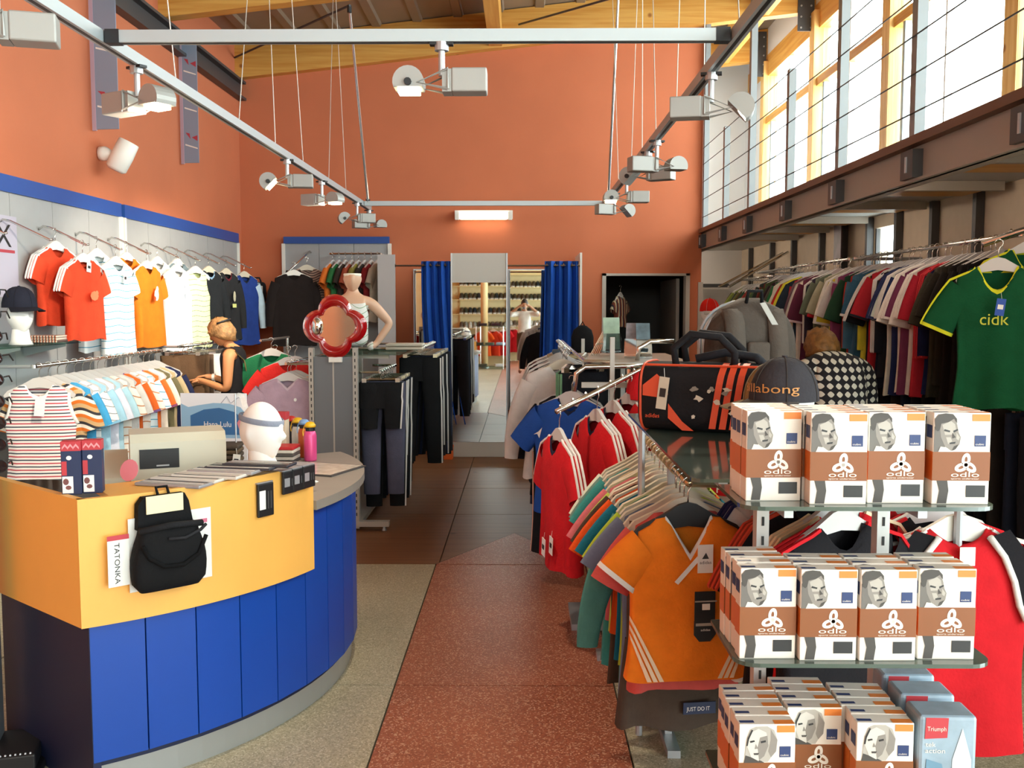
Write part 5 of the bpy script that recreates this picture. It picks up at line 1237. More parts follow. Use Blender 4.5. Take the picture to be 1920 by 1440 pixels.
rowspec = [  # per shelf: columns of (x of the front box, y of the front box, how many in the column, turn, kind)
    [(.552, 2.165, 4, .03, 'man'), (.682, 2.125, 4, -.02, 'man'), (.812, 2.14, 4, .0, 'man'), (.948, 2.13, 4, -.03, 'man')],
    [(.530, 2.10, 4, .02, 'man'), (.658, 2.09, 3, .0, 'man'), (.786, 2.09, 3, .02, 'man'), (.916, 2.10, 3, -.01, 'man')],
    [(.524, 2.06, 5, .03, 'woman'), (.652, 2.15, 4, .0, 'woman'), (.780, 2.07, 5, -.02, 'woman')]]
for si, row in enumerate(rowspec):
    for ci, (x, y, n, rz, kind) in enumerate(row):
        for k in range(n):
            yy = y + k * (.046 if si != 1 else .05) + (.003 if k else 0)
            if yy + BD > 2.375: continue
            dx = R.uniform(-.004, .004) if k else 0
            lb = 'boxed underwear with %s portrait on the %s glass shelf, column %s from the left, %s' % ('a man\'s' if kind == 'man' else 'a woman\'s', shelfname[si], ('one', 'two', 'three', 'four')[ci], 'in front' if k == 0 else '%s behind' % nth(k))
            lb = '%s-portrait underwear box, %s glass shelf, %s column, %s' % ('man' if kind == 'man' else 'woman', shelfname[si], nth(ci + 1), 'foremost' if k == 0 else '%s behind' % nth(k))
            ubox(kind, lb, (x + dx, yy, ZS[si] + .0003), rz + (R.uniform(-.03, .03) if k else 0), 'boxed underwear on the %s shelf' % shelfname[si])
# the blue picture pack
for k in range(3):
    t = thing('slip_pack', ('white and blue picture pack with red label beside the boxes', 'second pale pack behind the picture pack', 'third pale pack behind the picture pack')[k], 'package', (.915 + .004 * k, 2.07 + k * .12, ZS[2]), -.03, 'picture packs on the bottom shelf')
    obj('pouch', MB().rbox(-.062, .062, 0, .09, 0, .215, .008, 0, 2), mat('pack_pale', '9fb4c6', .3, noise=.25, nscale=14), t)
    b = MB(); put_poly(b, [(-.05, .165), (-.002, .168), (.0, .212), (-.048, .212)], (0, -.001, 0), X_, Z_, 0); put_text(b, 'Triumph', (-.045, -.0016, .183), X_, Z_, .04, .014, 1); obj('red_label', b, [M_redb, M_cw], t)
    if k == 0:
        b = MB(); put_text(b, 'tek', (-.048, -.0016, .148), X_, Z_, .022, .015); put_text(b, 'action', (-.048, -.0016, .134), X_, Z_, .042, .015); obj('lettering', b, M_cw, t)
        b = MB(); put_poly(b, [(-.05, .01), (-.01, .01), (.0, .06), (-.012, .11), (-.045, .12)], (0, -.001, 0), X_, Z_, 0); put_poly(b, [(.01, .02), (.052, .02), (.05, .12), (.03, .19), (.01, .12)], (0, -.001, 0), X_, Z_, 1); obj('figure_print', b, [mat('print_teal', '6c92ac', .5), mat('print_ice', 'd8e6ee', .5)], t)
# ---- shelf behind with duffel, backpack and cap
t = gshelf('wide glass shelf carrying the duffel and backpack', .42, 1.12, 2.44, 3.95, 1.32, .03)
for x in (-.25, .25): obj('bracket', MB().box(x - .012, x + .012, -1.4, .0, -.04, -.0095), M_dull, t)
for x in (-.3, .3):
    obj('leg', MB().tube([(x, -.05, -.01), (x, -.05, -1.31)], .014, 8), M_dull, t)
t = thing('duffel_bag', 'black duffel bag with three orange red bands and red piping', 'bag', (.645, 3.42, 1.3205), -.42)
M_duf = fab('201f22'); M_dor = mat('orange_band', 'd9502e', .6)
Ld, Dd, Hd = .22, .13, .235
def bagring(x, g=0.0): return [(x, (Dd + g) * sgp(_cr(q), .55), Hd / 2 + (Hd / 2 + g) * sgp(_sr(q), .55)) for q in [2 * PI * k / 28 for k in range(28)]]
b = MB(); b.loft([[(x, y * .93, Hd / 2 + (z - Hd / 2) * .93) for x, y, z in bagring(-Ld)]] + [bagring(x) for x in (-Ld + .012, -.1, 0, .1, Ld - .012)] + [[(x, y * .93, Hd / 2 + (z - Hd / 2) * .93) for x, y, z in bagring(Ld)]], 0, True, True, True); obj('body', b, M_duf, t, True)
for x in (-Ld + .012, Ld - .012): obj('piping', MB().tube(bagring(x, .002) + [bagring(x, .002)[0]], .0045, 6), M_dor, t, True)
obj('top_piping', MB().tube([(x, -.105, Hd - .006) for x in (-.2, 0, .2)], .0045, 6), M_dor, t)
for k in range(3):
    x = .03 + k * .034; b = MB()
    l = []
    for i, q in enumerate([PI * 1.03 + PI * .62 * j / 10 for j in range(11)]):
        dx = .03 * (1 - i / 10.0)
        y, z = (Dd + .002) * sgp(_cr(q + 0), .55), Hd / 2 + (Hd / 2 + .002) * sgp(_sr(q), .55)
        l.append((y, z, dx))
    pts = [(-(Dd + .0025) * 1.0, .02), (-(Dd + .0028), .06), (-(Dd + .003), .12), (-(Dd + .0025), .17), (-Dd * .97, .2), (-Dd * .8, .227), (-Dd * .5, .238)]
    b.loft([[(x + .03 * (z - .02) / .2, y, z), (x + .022 + .03 * (z - .02) / .2, y, z), (x + .022 + .03 * (z - .02) / .2, y + .004, z), (x + .03 * (z - .02) / .2, y + .004, z)] for y, z in pts]); obj('band', b, M_dor, t)
b = MB(); put_poly(b, [(-.2, .16), (-.15, .2), (-.12, .17), (-.11, .13), (-.15, .12), (-.2, .125)], (0, -Dd - .003, 0), X_, Z_); obj('red_patch', b, M_dor, t)
b = MB(); put_poly(b, [(-.11, .10), (-.06, .04), (-.02, .01), (-.06, .01), (-.11, .05)], (0, -Dd - .003, 0), X_, Z_); obj('red_patch', b, M_dor, t)
for k in range(11):
    b = MB(); cxs, czs = -.02 + .016 * k + R.uniform(-.02, .02), .055 + R.uniform(0, .10); rr_ = R.uniform(.006, .016)
    put_poly(b, [(cxs + rr_ * R.uniform(.4, 1.3) * _cr(q), czs + rr_ * R.uniform(.3, .9) * _sr(q)) for q in [2 * PI * j / 9 for j in range(9)]], (0, -Dd - .0055 - .0003 * k, 0), X_, Z_); obj('splash_print', b, mat('pale_print', 'cfc8b8', .7) if k % 3 else mat('grey_print', '8a847c', .7), t)
b = MB(); put_text(b, 'adidas', (-.19, -Dd - .003, .05), X_, Z_, .05, .02); obj('lettering', b, M_dor, t)
for y in (-.07, .07): obj('handle', MB().tube([(-.1, y, Hd - .01), (-.11, y, Hd + .05), (-.05, y, Hd + .10), (.05, y, Hd + .09), (.10, y, Hd + .04), (.1, y, Hd - .01)], .013, 8), M_duf, t, True)
obj('shoulder_strap', MB().tube([(-.05, .0, Hd + .012), (.05, .03, Hd + .035), (.16, .0, Hd + .02), (.2, -.04, Hd - .01)], .016, 6), fab('2c2e34'), t, True)
swing_tag(t, -.12, -Dd - .012, .19, w=.035, h=.11, m=mat('tag_beige', 'cfc6b4', .7))
# backpack
t = thing('backpack', 'big grey brown backpack with silver piping behind the duffel', 'backpack', (.845, 3.72, 1.3205), .12)
M_bp = fab('4c443e'); M_bp2 = fab('544b44'); l = []
for i in range(13):
    s = i / 12; z = .46 * s; w_ = .175 * (1 - .06 * s) * (1 if s < .62 else math.sqrt(max(1 - ((s - .62) / .385) ** 2, .0)) * .97 + .03); d = .125 * (1 - .2 * s) * (1 if s < .7 else math.sqrt(max(1 - ((s - .7) / .31) ** 2, 0)) * .9 + .1)
    l.append([(w_ * sgp(_cr(q), .6), d * sgp(_sr(q), .65), z) for q in [2 * PI * k / 28 for k in range(28)]])
b = MB(); b.loft(l, 0, True, True, True); obj('body', b, M_bp, t, True)
def arch(w_, h, y, z0, r, name, m):
    pts = [(-w_, y, z0)] + [(w_ * -_cr(a), y - .0, h - w_ * .8 + w_ * .8 * _sr(a)) for a in [PI * k / 12 for k in range(13)]] + [(w_, y, z0)]
    obj(name, MB().tube(pts, r, 6), m, t, True)
arch(.165, .44, .02, .02, .006, 'piping', mat('silver_piping', 'a9b2bc', .4)); arch(.172, .45, .05, .02, .006, 'piping', mat('silver_piping', 'a9b2bc', .4))
for x in (-.09, .07):
    b = MB(); b.loft([[(x - .035, y, z), (x + .035, y, z), (x + .035, y + .02, z), (x - .035, y + .02, z)] for y, z in ((-.135, .0), (-.138, .15), (-.132, .28), (-.11, .37), (-.07, .42))], 0, True, True, True); obj('shoulder_strap', b, M_bp2, t, True)
obj('back_pad', MB().rbox(-.05, .035, -.14, -.11, .05, .3, .012), M_bp2, t, True)
obj('top_loop', MB().tube([(-.03, -.05, .44), (-.025, -.06, .485), (.025, -.06, .485), (.03, -.05, .44)], .007, 6), M_bag, t, True)
obj('hang_tag', MB().prism([(0, 0), (.02, .004), (.075, -.085), (.055, -.09)], (.0, -.11, .44), X_, Z_, .002), mat('grey_tag', 'a9a6a0', .6), t)
# cap on a white form
t = thing('foam_mannequin', 'white form under the dark lettered cap', 'mannequin head', (.755, 2.86, 1.3205)); b = MB(); b.lathe([(.07, 0), (.06, .02), (.06, .10), (.085, .15), (.088, .18), (.06, .22), (.02, .24)], 24); obj('head', b, mat('white_foam', 'f2f0ec', .7), t, True)
t = cap('dark_cap', 'dark grey baseball cap with orange lettering behind the boxes', (.755, 2.86, 1.478), -1.15, fab('39363a'), fab('4a4340'), 1.0)
b = MB(); vs_, fs_ = text2d('Billabong'); b.add([(.0955 * _cr(PI * 1.5 + .42 + (a_ - .5) * 1.9) * 1.0, .1085 * _sr(PI * 1.5 + .42 + (a_ - .5) * 1.9) * 1.0, .028 + z * .036) for a_, z in vs_], fs_); obj('lettering', b, mat('cap_orange', 'c98a4a', .6), t)
cap('khaki_cap', 'beige peaked cap half hidden beside the dark cap', (.80, 3.12, 1.45), -1.5, fab('8a6f4a'), fab('a39a80'), 1.0)

# ================================================================== FRONT RACK OF COLOURED TOPS
t = thing('garment_stand', 'low garment stand with cream hangers behind the orange top', 'rack', (.585, 3.46, 0))
obj('bar', MB().tube([(0, 0, 1.125), (0, 1.42, 1.125)], .014, 10), mat('brass_chrome', 'b8a684', .25, .9), t, True)
for y in (.42, 1.36): obj('post', MB().box(-.014, .014, y - .014, y + .014, .02, 1.12), M_dull, t)
obj('base', MB().box(-.025, .025, .25, 1.3, 0, .03), M_dull, t); obj('base', MB().box(-.22, .22, 1.3, 1.4, 0, .03), M_dull, t); obj('side_arm', MB().tube([(0, .02, 1.12), (.28, .02, 1.115)], .013, 8), mat('brass_chrome', 'b8a684', .25, .9), t)
for k in range(9): obj('size_ring', MB().tube([(0, .3 + k * .1, 1.125), (0, .33 + k * .1, 1.125)], .022, 12), mat('cream_ring', 'c2ad84', .4), t)
ORG = fab('f58524')
t, s = top_piece('sports_shirt', 'orange sports top with white crossed neckline facing the aisle', 'shirt', (.585, 3.475, 1.125), .14, hang='thick', hm=M_black, hsz=.95, main=ORG, L=.585, bw=.213, hs=.185, sl=.15, droop=.88, neck=.085, drop=.135, vneck=True, seed=201, fold=.55, collar=W_, trim=W_, dep=.05, hem=1.08, n=48, cw=.032)
fr = -.098
for sx in (-1, 1):
    for k in range(3):
        x0 = sx * (.212 - .0); b = MB()
        put_poly(b, [(sx * .213, -.47 - k * .032), (sx * .213, -.486 - k * .032), (sx * (.115 + .0 + k * .022), -.697), (sx * (.099 + k * .022), -.697)][::-1 if sx > 0 else 1], (0, 0, 0), X_, Z_)
        b.v = [(x, s.fy(x * .97, z) - .010 - .0, z) for x, y, z in b.v]; b2 = MB(); l0 = b.v
        n_ = 8; A_, B_, C_, D_ = [Vector(p) for p in b.v]
        rows_ = []
        for i in range(n_ + 1):
            f = i / n_; p, q = A_.lerp(D_, f), B_.lerp(C_, f)
            rows_.append([(p.x, min(s.fy(p.x * .98, p.z), 0) - .009, p.z), (q.x, min(s.fy(q.x * .98, q.z), 0) - .009, q.z)])
        obj('hem_stripe', MB().loft(rows_, 0, False), mat('cream_print', 'f0dcc0', .7), t)
b = MB(); put_poly(b, [(-.075, -.33), (-.062, -.34), (.02, -.25), (.012, -.235)], (0, -.098, 0), X_, Z_); obj('neck_band', b, W_, t)
obj('care_label', MB().box(.005, .06, -.105, -.103, -.30, -.20), M_paper, t)
b = MB(); put_poly(b, [(.02, -.25), (.045, -.25), (.034, -.228)], (0, -.1055, 0), X_, Z_); put_text(b, 'adidas', (.012, -.1055, -.268), X_, Z_, .042, .016); obj('label_print', b, M_steel, t)
b = MB(); put_poly(b, [(.10, -.30), (.107, -.30), (.107, -.292), (.10, -.292)], (0, -.098, 0), X_, Z_); put_poly(b, [(.112, -.30), (.121, -.30), (.116, -.279), (.111, -.281)], (0, -.098, 0), X_, Z_); put_poly(b, [(.125, -.30), (.135, -.30), (.124, -.268), (.119, -.270)], (0, -.098, 0), X_, Z_); put_text(b, 'adidas', (.095, -.098, -.313), X_, Z_, .042, .016); obj('chest_logo', b, mat('cream_print', 'f0dcc0', .7), t)
o = obj('swing_tag', MB().rbox(-.005, .070, -.108, -.104, -.485, -.365, .0015, 0, 1), M_black, t)
b = MB(); put_poly(b, [(-.005, -.47), (.075, -.47), (.075, -.52), (.055, -.545), (.015, -.545), (-.005, -.52)], (0, -.103, 0), X_, Z_); obj('tag_tail', b, M_black, o)
b = MB(); b.box(-.004, .074, -.1095, -.1085, -.402, -.397); b.box(.0, .07, -.1095, -.1085, -.487, -.477); obj('tag_line', b, M_up, o); obj('tag_sticker', MB().box(.022, .05, -.1095, -.1085, -.43, -.408), M_paper, o); b = MB(); put_text(b, 'adidas', (.018, -.1095, -.505), X_, Z_, .034, .012); obj('lettering', b, M_paper, o)
# skirt and others behind
def skirt(root, m, w0, w1, z0, L, seed=0):
    b = MB(); l = []
    for i in range(8):
        s_ = i / 7; l.append([((w0 + (w1 - w0) * s_) * sgp(_cr(q), .8), (.04 + .02 * s_) * _sr(q) + .012 * s_ * _sr(6 * q + seed), z0 - L * s_ + .008 * s_ * _sr(5 * q)) for q in [2 * PI * k / 30 for k in range(30)]])
    b.loft(l); return obj('skirt', b, m, root, True)
t, s = top_piece('sports_shirt', 'coral top just behind the orange top', 'shirt', (.588, 3.58, 1.125), .16, hm=M_cream, main=fab('cf5a56'), L=.66, bw=.21, hs=.19, seed=202, sl=.2)
decal(t, 'round_print', [(ell(-.27, -.30, .03, .035, 12), 0)], [M_black], -.06)
t = thing('skirt_set', 'dark brown skirt with lettered patch below the orange top', 'skirt', (.585, 3.66, 1.125), .14); put_hanger(t, 'plain', 1.0, M_cream)
o = obj('under_top', MB().loft([[(.2 * sgp(_cr(q), .8), .045 * _sr(q), z) for q in [2 * PI * k / 20 for k in range(20)]] for z in (-.17, -.4, -.66)]), fab('55463c'), t, True)
skirt(t, fab('4f443c'), .205, .24, -.62, .335, 2)
o = obj('patch', MB().box(-.0, .125, -.081, -.076, -.895, -.85), M_navyb, t); b = MB(); put_text(b, 'JUST DO IT', (.012, -.0818, -.882), X_, Z_, .09, .022); obj('lettering', b, W_, o)
fr_list = [('slate blue top', '6f7b94', 'short', .74, .2), ('lime top', 'a9c23e', 'short', .66, .2), ('sea green long top', '4f8a86', 'long', .93, .22), ('petrol tee', '1f6f86', 'short', .7, .22), ('orange red tee', 'e3571f', 'short', .62, .24), ('dark brown top', '4a3b30', 'short', .86, .22), ('light green top', 'b7cc5a', 'short', .66, .22), ('rose top', 'd0707a', 'short', .64, .24), ('blue green tee', '2a86a0', 'short', .70, .24), ('beige vest', 'cdb792', 'none', .6, .2), ('teal top', '3f8f8a', 'short', .93, .22), ('grey green top', '6a8a80', 'short', .94, .22), ('white and green top', 'dfe3d0', 'short', .62, .22)]
for i, (lb, c, slv, L, sl) in enumerate(fr_list):
    top_piece('sports_shirt', '%s, %s hanger behind the orange top' % (lb, nth(i + 3)), 'shirt', (.585 + R.uniform(-.01, .01), 3.75 + i * .083, 1.125), .22 + .012 * i + R.uniform(-.04, .05), 'coloured tops on the low front rack', hang='thick', hm=M_cream, hsz=1.08, main=fab(c), L=L, bw=.225, hs=.215, seed=210 + i, sleeve=slv, sl=sl, droop=.98, n=24, fold=.5, ds=.68, dep=.032)

# ================================================================== JERSEYS BESIDE AND BELOW THE SHELVES
t = thing('clothes_rail', 'rail of jerseys behind the boxed underwear', 'rail', (1.40, 3.1, 1.15)); obj('bar', MB().tube([(0, 0, 0), (0, 1.5, 0)], .012, 8), M_chrome, t)
for y in (.05, 1.45): obj('post', MB().tube([(0, y, 0), (0, y, -1.13)], .014, 8), M_dull, t); obj('base', MB().box(-.2, .2, y - .03, y + .03, -1.15, -1.12), M_dull, t)
JR, JB, JW = fab('cc1f28'), fab('1c1a1e'), fab('e9e4e0')
t, s = top_piece('football_jersey', 'red jersey with black and white shoulder curves beside the boxes', 'shirt', (1.405, 3.17, 1.15), .05, hang='thick', hm=M_white, hsz=1.0, main=JR, sleevemat=JR, L=.74, bw=.245, hs=.215, sl=.22, droop=.95, seed=301, collar=JR, drop=.05, neck=.095, stripes=JW, fold=.7, n=44, cw=.035)
for sx in (-1, 1):
    pts = [(.10, -.135), (.15, -.20), (.185, -.28), (.205, -.36), (.235, -.42)]
    obj('black_panel', MB().loft([[(sx * (x - .012), min(s.fy(sx * x, z), -.04) - .012, z), (sx * (x + .055 if x < .2 else x + .02), min(s.fy(sx * (x + .03), z), -.03) - .008, z + .02)] for x, z in pts], 0, False), JB, t, True)
    obj('white_piping', MB().tube([(sx * (x - .018), min(s.fy(sx * x, z), -.04) - .014, z) for x, z in pts], .011, 6), JW, t, True)
obj('neck_label', MB().box(-.02, .03, -.066, -.064, -.225, -.165), M_paper, t)
jl = [('black jersey with red seams', JB, JR), ('red jersey with striped sleeve', JR, JW), ('black jersey with white shoulder bands', JB, JW), ('navy jersey with white bands', fab('23284a'), JW), ('grey and black jersey', fab('4a4648'), JW), ('red and black jersey', JR, JB)]
for i, (lb, m, st) in enumerate(jl):
    top_piece('football_jersey', '%s, %s behind the red front jersey' % (lb, nth(i + 1)), 'shirt', (1.40, 3.36 + i * .16, 1.15), .05 + R.uniform(-.08, .08), 'jerseys on the rail behind the boxes', hm=M_greyh, main=m, L=.72, bw=.25, hs=.22, seed=310 + i, sl=.22, stripes=st, collar=m)
t = thing('clothes_rail', 'rail of dark jerseys under the duffel shelf', 'rail', (.98, 2.95, 1.20)); obj('bar', MB().tube([(0, 0, 0), (0, .9, 0)], .011, 8), M_chrome, t); obj('arm', MB().tube([(0, .9, 0), (0, .9, .11)], .01, 8), M_chrome, t); obj('arm', MB().tube([(0, .02, 0), (0, .02, .11)], .01, 8), M_chrome, t)
M_rw = striped('red_cream_stripe', [(0, 'c0303a'), (.35, 'e8d6b8'), (.55, 'b02a34'), (.8, '8a7a74')], .05, 'X')
for i, (lb, m, st, rz) in enumerate((('black jersey with thin red seam', JB, JR, .5), ('red jersey with cream bands', JR, fab('ead9b4'), .45), ('black jersey with orange red seam', JB, fab('c0432c'), .45), ('red and cream striped jersey', M_rw, None, .5), ('white and navy banded top', JW, fab('2a2c5a'), .5))):
    top_piece('football_jersey', '%s under the duffel shelf' % lb, 'shirt', (.97 + .05 * (i % 2), 3.0 + i * .17, 1.20), rz, 'jerseys under the duffel shelf', hm=M_greyh, main=m, L=.7, bw=.24, hs=.22, seed=330 + i, sl=.22, stripes=st)
t, s = top_piece('football_jersey', 'white jersey with red lettered band behind the cream hangers', 'shirt', (1.06, 4.5, 1.34), -.1, hm=M_greyh, main=JW, L=.66, bw=.25, hs=.22, seed=340, sl=.2, trim=JR, collar=JR)
o = obj('red_band', MB().loft([[(x, s.fy(x, -.42) - .014, -.36 + .12 * (x + .2) * -.6), (x, s.fy(x, -.42) - .014, -.45 + .12 * (x + .2) * -.6)] for x in [-.23 + .046 * k for k in range(11)]], 0, False), JR, t, True); b = MB(); put_text(b, 'F-Home', (-.18, -.11, -.43), X_, Vector((0, 0, 1)), .17, .05); obj('lettering', b, W_, o)

# ================================================================== AISLE RACKS (waterfall arm with red jerseys)
t = thing('aisle_rack', 'chrome aisle rack with slanted arm of red jerseys', 'rack', (.56, 5.42, 0))
a0, a1 = P(1043, 772, 4.95), P(1218, 686, 5.38); o0 = Vector((.56, 5.42, 0))
obj('slanted_arm', MB().tube([a0 - o0, a1 - o0, a1 - o0 + Vector((.03, .03, -.02))], .014, 10), M_chrome, t, True)
for k in range(7): q = a0.lerp(a1, .04 + k * .13) - o0; obj('stud', MB().lathe([(.006, .012), (.008, .02), (.003, .028)], 8, 0, q), M_chrome, t)
for x in (.02, .09): obj('post', MB().tube([(x, 0, .03), (x, 0, a1.z - .02)], .014, 8), M_chrome, t)
obj('slotted_post', MB().box(-.085, -.06, .0, .03, .03, 1.58), M_up, t)
obj('top_hoop', MB().tube([(-.28, .02, 1.28), (-.27, .02, 1.38), (-.22, .02, 1.415), (.0, .02, 1.42), (.1, .02, 1.42)], .014, 10), M_chrome, t, True)
obj('top_hoop', MB().tube([(.12, .5, 1.42), (.13, .5, 1.50), (.2, .5, 1.54), (.34, .5, 1.54)], .014, 10), M_chrome, t, True)
obj('cross_bar', MB().box(-.24, .1, .02, .05, 1.30, 1.33), M_up, t)
obj('long_rail', MB().tube([(-.22, .1, 1.44), (-.22, 3.4, 1.44)], .012, 8), M_chrome, t)
obj('rear_post', MB().tube([(-.22, 3.35, .03), (-.22, 3.35, 1.44)], .014, 8), M_chrome, t); obj('base', MB().box(-.3, .3, -.2, .2, 0, .035), M_dull, t); obj('base', MB().box(-.4, .1, 3.2, 3.5, 0, .035), M_dull, t); obj('link_bar', MB().tube([(-.22, .1, 1.44), (-.07, .03, 1.44)], .012, 8), M_chrome, t)
for i, (f, lb) in enumerate(((.03, 'red jersey with white bands at the low end of the slanted arm'), (.42, 'second red jersey along the slanted arm'), (.60, 'third red jersey along the slanted arm'), (.78, 'red jersey with white emblem highest on the slanted arm'))):
    q = a0.lerp(a1, f); q.z -= .018
    tt, s = top_piece('football_jersey', lb, 'shirt', q, -1.28 + .04 * i, 'red jerseys on the slanted arm', hm=M_greyh, main=JR, L=.62 if i else .66, bw=.235, hs=.205, sl=.2, droop=1.12, seed=350 + i, stripes=JW, collar=fab('22233a'), side=None)
    if i == 0: swing_tag(tt, .06, -.10, -.62, w=.05, h=.09); swing_tag(tt, .12, -.08, -.60, w=.05, h=.09)
    if i == 3: decal(tt, 'emblem', [([(.10, -.3), (.13, -.29), (.14, -.24), (.11, -.25)], 0), ([(.11, -.36), (.15, -.33), (.15, -.31), (.12, -.33)], 0)], [JW], -.075)
t, s = top_piece('football_jersey', 'royal blue jersey with white cat emblem behind the slanted arm', 'shirt', (.28, 5.72, 1.33), -.6, hm=M_greyh, hang='thick', main=fab('2450a4'), L=.68, bw=.25, hs=.23, sl=.24, droop=.95, seed=360, collar=fab('1a2440'), hsz=1.05)
decal(t, 'emblem', [([(-.20, -.33), (-.165, -.31), (-.14, -.285), (-.15, -.315), (-.16, -.35), (-.175, -.325)], 0)], [JW], -.10)
top_piece('football_jersey', 'dark jersey with striped hem under the blue jersey', 'shirt', (.28, 5.95, 1.33), -.4, hm=M_greyh, main=fab('1d1c20'), L=.98, bw=.24, hs=.2, seed=361, side=fab('d9a08a'))
top_piece('track_jacket', 'pale pinkish white track jacket hanging at the aisle', 'jacket', (.26, 6.55, 1.47), .1, hm=M_cream, main=fab('d8cfcb'), L=.74, bw=.26, hs=.24, seed=362, sleeve='long', droop=1.05)
for i in range(5):
    t = thing('sports_trousers', '%s pair of dark trousers with green bands on the aisle rail' % nth(i + 1), 'trousers', (.36 + .01 * i, 6.0 + i * .1, 1.43), .55, 'banded trousers on the aisle rail'); put_hanger(t, 'wire', 1.0, M_chrome); trousers(t, fab('23242a'), L=.95, hw=.17, seed=370 + i, stripes=fab('7fb08a') if i < 4 else JW, sides=(-1,))
for i in range(13):
    c, lb = (('26252a', 'black'), ('1c1c1f', 'jet black'), ('2a3148', 'navy'), ('6a2f30', 'maroon'))[i % 4]
    top_piece('track_jacket', '%s track jacket, %s along the aisle rail' % (lb, nth(i + 1)), 'jacket', (.30, 6.75 + i * .155, 1.44), .12 + R.uniform(-.06, .06), 'dark track jackets along the aisle rail', hm=M_greyh, main=fab(c), L=.8 + .1 * (i % 3), bw=.25, hs=.22, seed=380 + i, sleeve='long', stripes=JW if i % 3 == 0 else None, n=20)
# things on top of the aisle rack
M_holder = clearglass('clear_acrylic', 'e6ecec', .25, .03)
def holder(u, v, d, w_, h, c, lb, rz, lean):
    p = P(u, v, d); t = thing('leaflet_holder', lb, 'leaflet holder', p, rz)
    A, B = X_, Vector((0, lean, 1)).normalized()
    obj('leaflet', MB().prism([(-w_, 0), (w_, 0), (w_, h), (-w_, h)], (0, 0, 0), A, B, .003), c, t)
    obj('pocket', MB().prism([(-w_ - .005, -.01), (w_ + .005, -.01), (w_ + .005, h * .5), (-w_ - .005, h * .5)], (0, -.012, 0), A, B, .003), M_holder, t)
    obj('foot', MB().box(-w_, w_, -.03, .1, -.02, -.008), M_holder, t)
M_leafg = mat('leaflet_green', 'a9c9ae', .3, noise=.35, nscale=9); M_leafp = mat('leaflet_picture', '5d7480', .25, noise=.6, nscale=9); M_leafq = mat('leaflet_picture2', '8d8f98', .25, noise=.5, nscale=12)
t = thing('rack_shelf', 'grey top tray of the aisle rack with leaflets', 'shelf', (.56, 5.9, 1.425)); obj('tray', MB().box(-.2, .42, -.2, .95, -.012, 0), M_up, t); obj('post', MB().box(.1, .13, .8, .83, -1.425, -.012), M_up, t)
holder(1147, 655, 6.5, .055, .21, M_leafg, 'green leaflet standing in front of the dark doorway', .15, .12); holder(1187, 672, 6.2, .05, .20, M_leafq, 'clear leaflet holder beside the green leaflet', -.3, .15); holder(1207, 676, 6.15, .045, .20, M_leafp, 'picture leaflet in a clear holder nearest the backpack', .2, .15)
for o in bpy.data.objects:
    if o.name.startswith('leaflet_holder'): o.location.z = max(o.location.z, 1.446)
t = thing('wire_stand', 'small sloping chrome wire stand beside the green leaflet', 'stand', P(1122, 690, 6.5))
for k in range(5): obj('wire', MB().tube([(-.1 + .02 * k, .02 * k, 0), (.03 + .008 * k, .02 * k, .24)], .004, 6), M_chrome, t)
for k in range(3): obj('cross_wire', MB().tube([(-.09 + .035 * k, 0, .02 + .07 * k), (-.02 + .025 * k, .08, .02 + .07 * k)], .004, 6), M_chrome, t)
t = thing('small_rucksack', 'small black rucksack on the aisle rail shelf', 'rucksack', P(1092, 660, 8.3)); t.location.z = 1.36
b = MB(); b.lathe([(.07, 0), (.085, .03), (.085, .13), (.07, .19), (.03, .225), (.01, .23)], 16); obj('body', b.xf(Matrix.Diagonal((1.1, .8, 1, 1))), M_bag, t, True); obj('loop', MB().tube([(-.02, 0, .22), (0, 0, .26), (.02, 0, .22)], .006, 6), M_bag, t, True); obj('label', MB().box(-.014, .014, -.082, -.078, .0, .12), M_up, t)
t = thing('rack_tray', 'beige tray with folded clothes by the booth curtain', 'tray', (.42, 8.3, 1.345)); obj('tray', MB().rbox(-.22, .2, -.14, .14, -.03, 0, .01), mat('beige_tray', 'a5946e', .5), t); obj('folded_cloth', MB().rbox(-.18, -.03, -.1, .1, .002, .04, .012), fab('5a6a7a'), t, True); obj('post', MB().tube([(.1, 0, -.03), (.1, 0, -1.345)], .014, 8), M_up, t)
cap('baseball_cap', 'red cap hanging at the top of the slanted arm', P(1206, 738, 5.3), .3, JR, JR, .95)
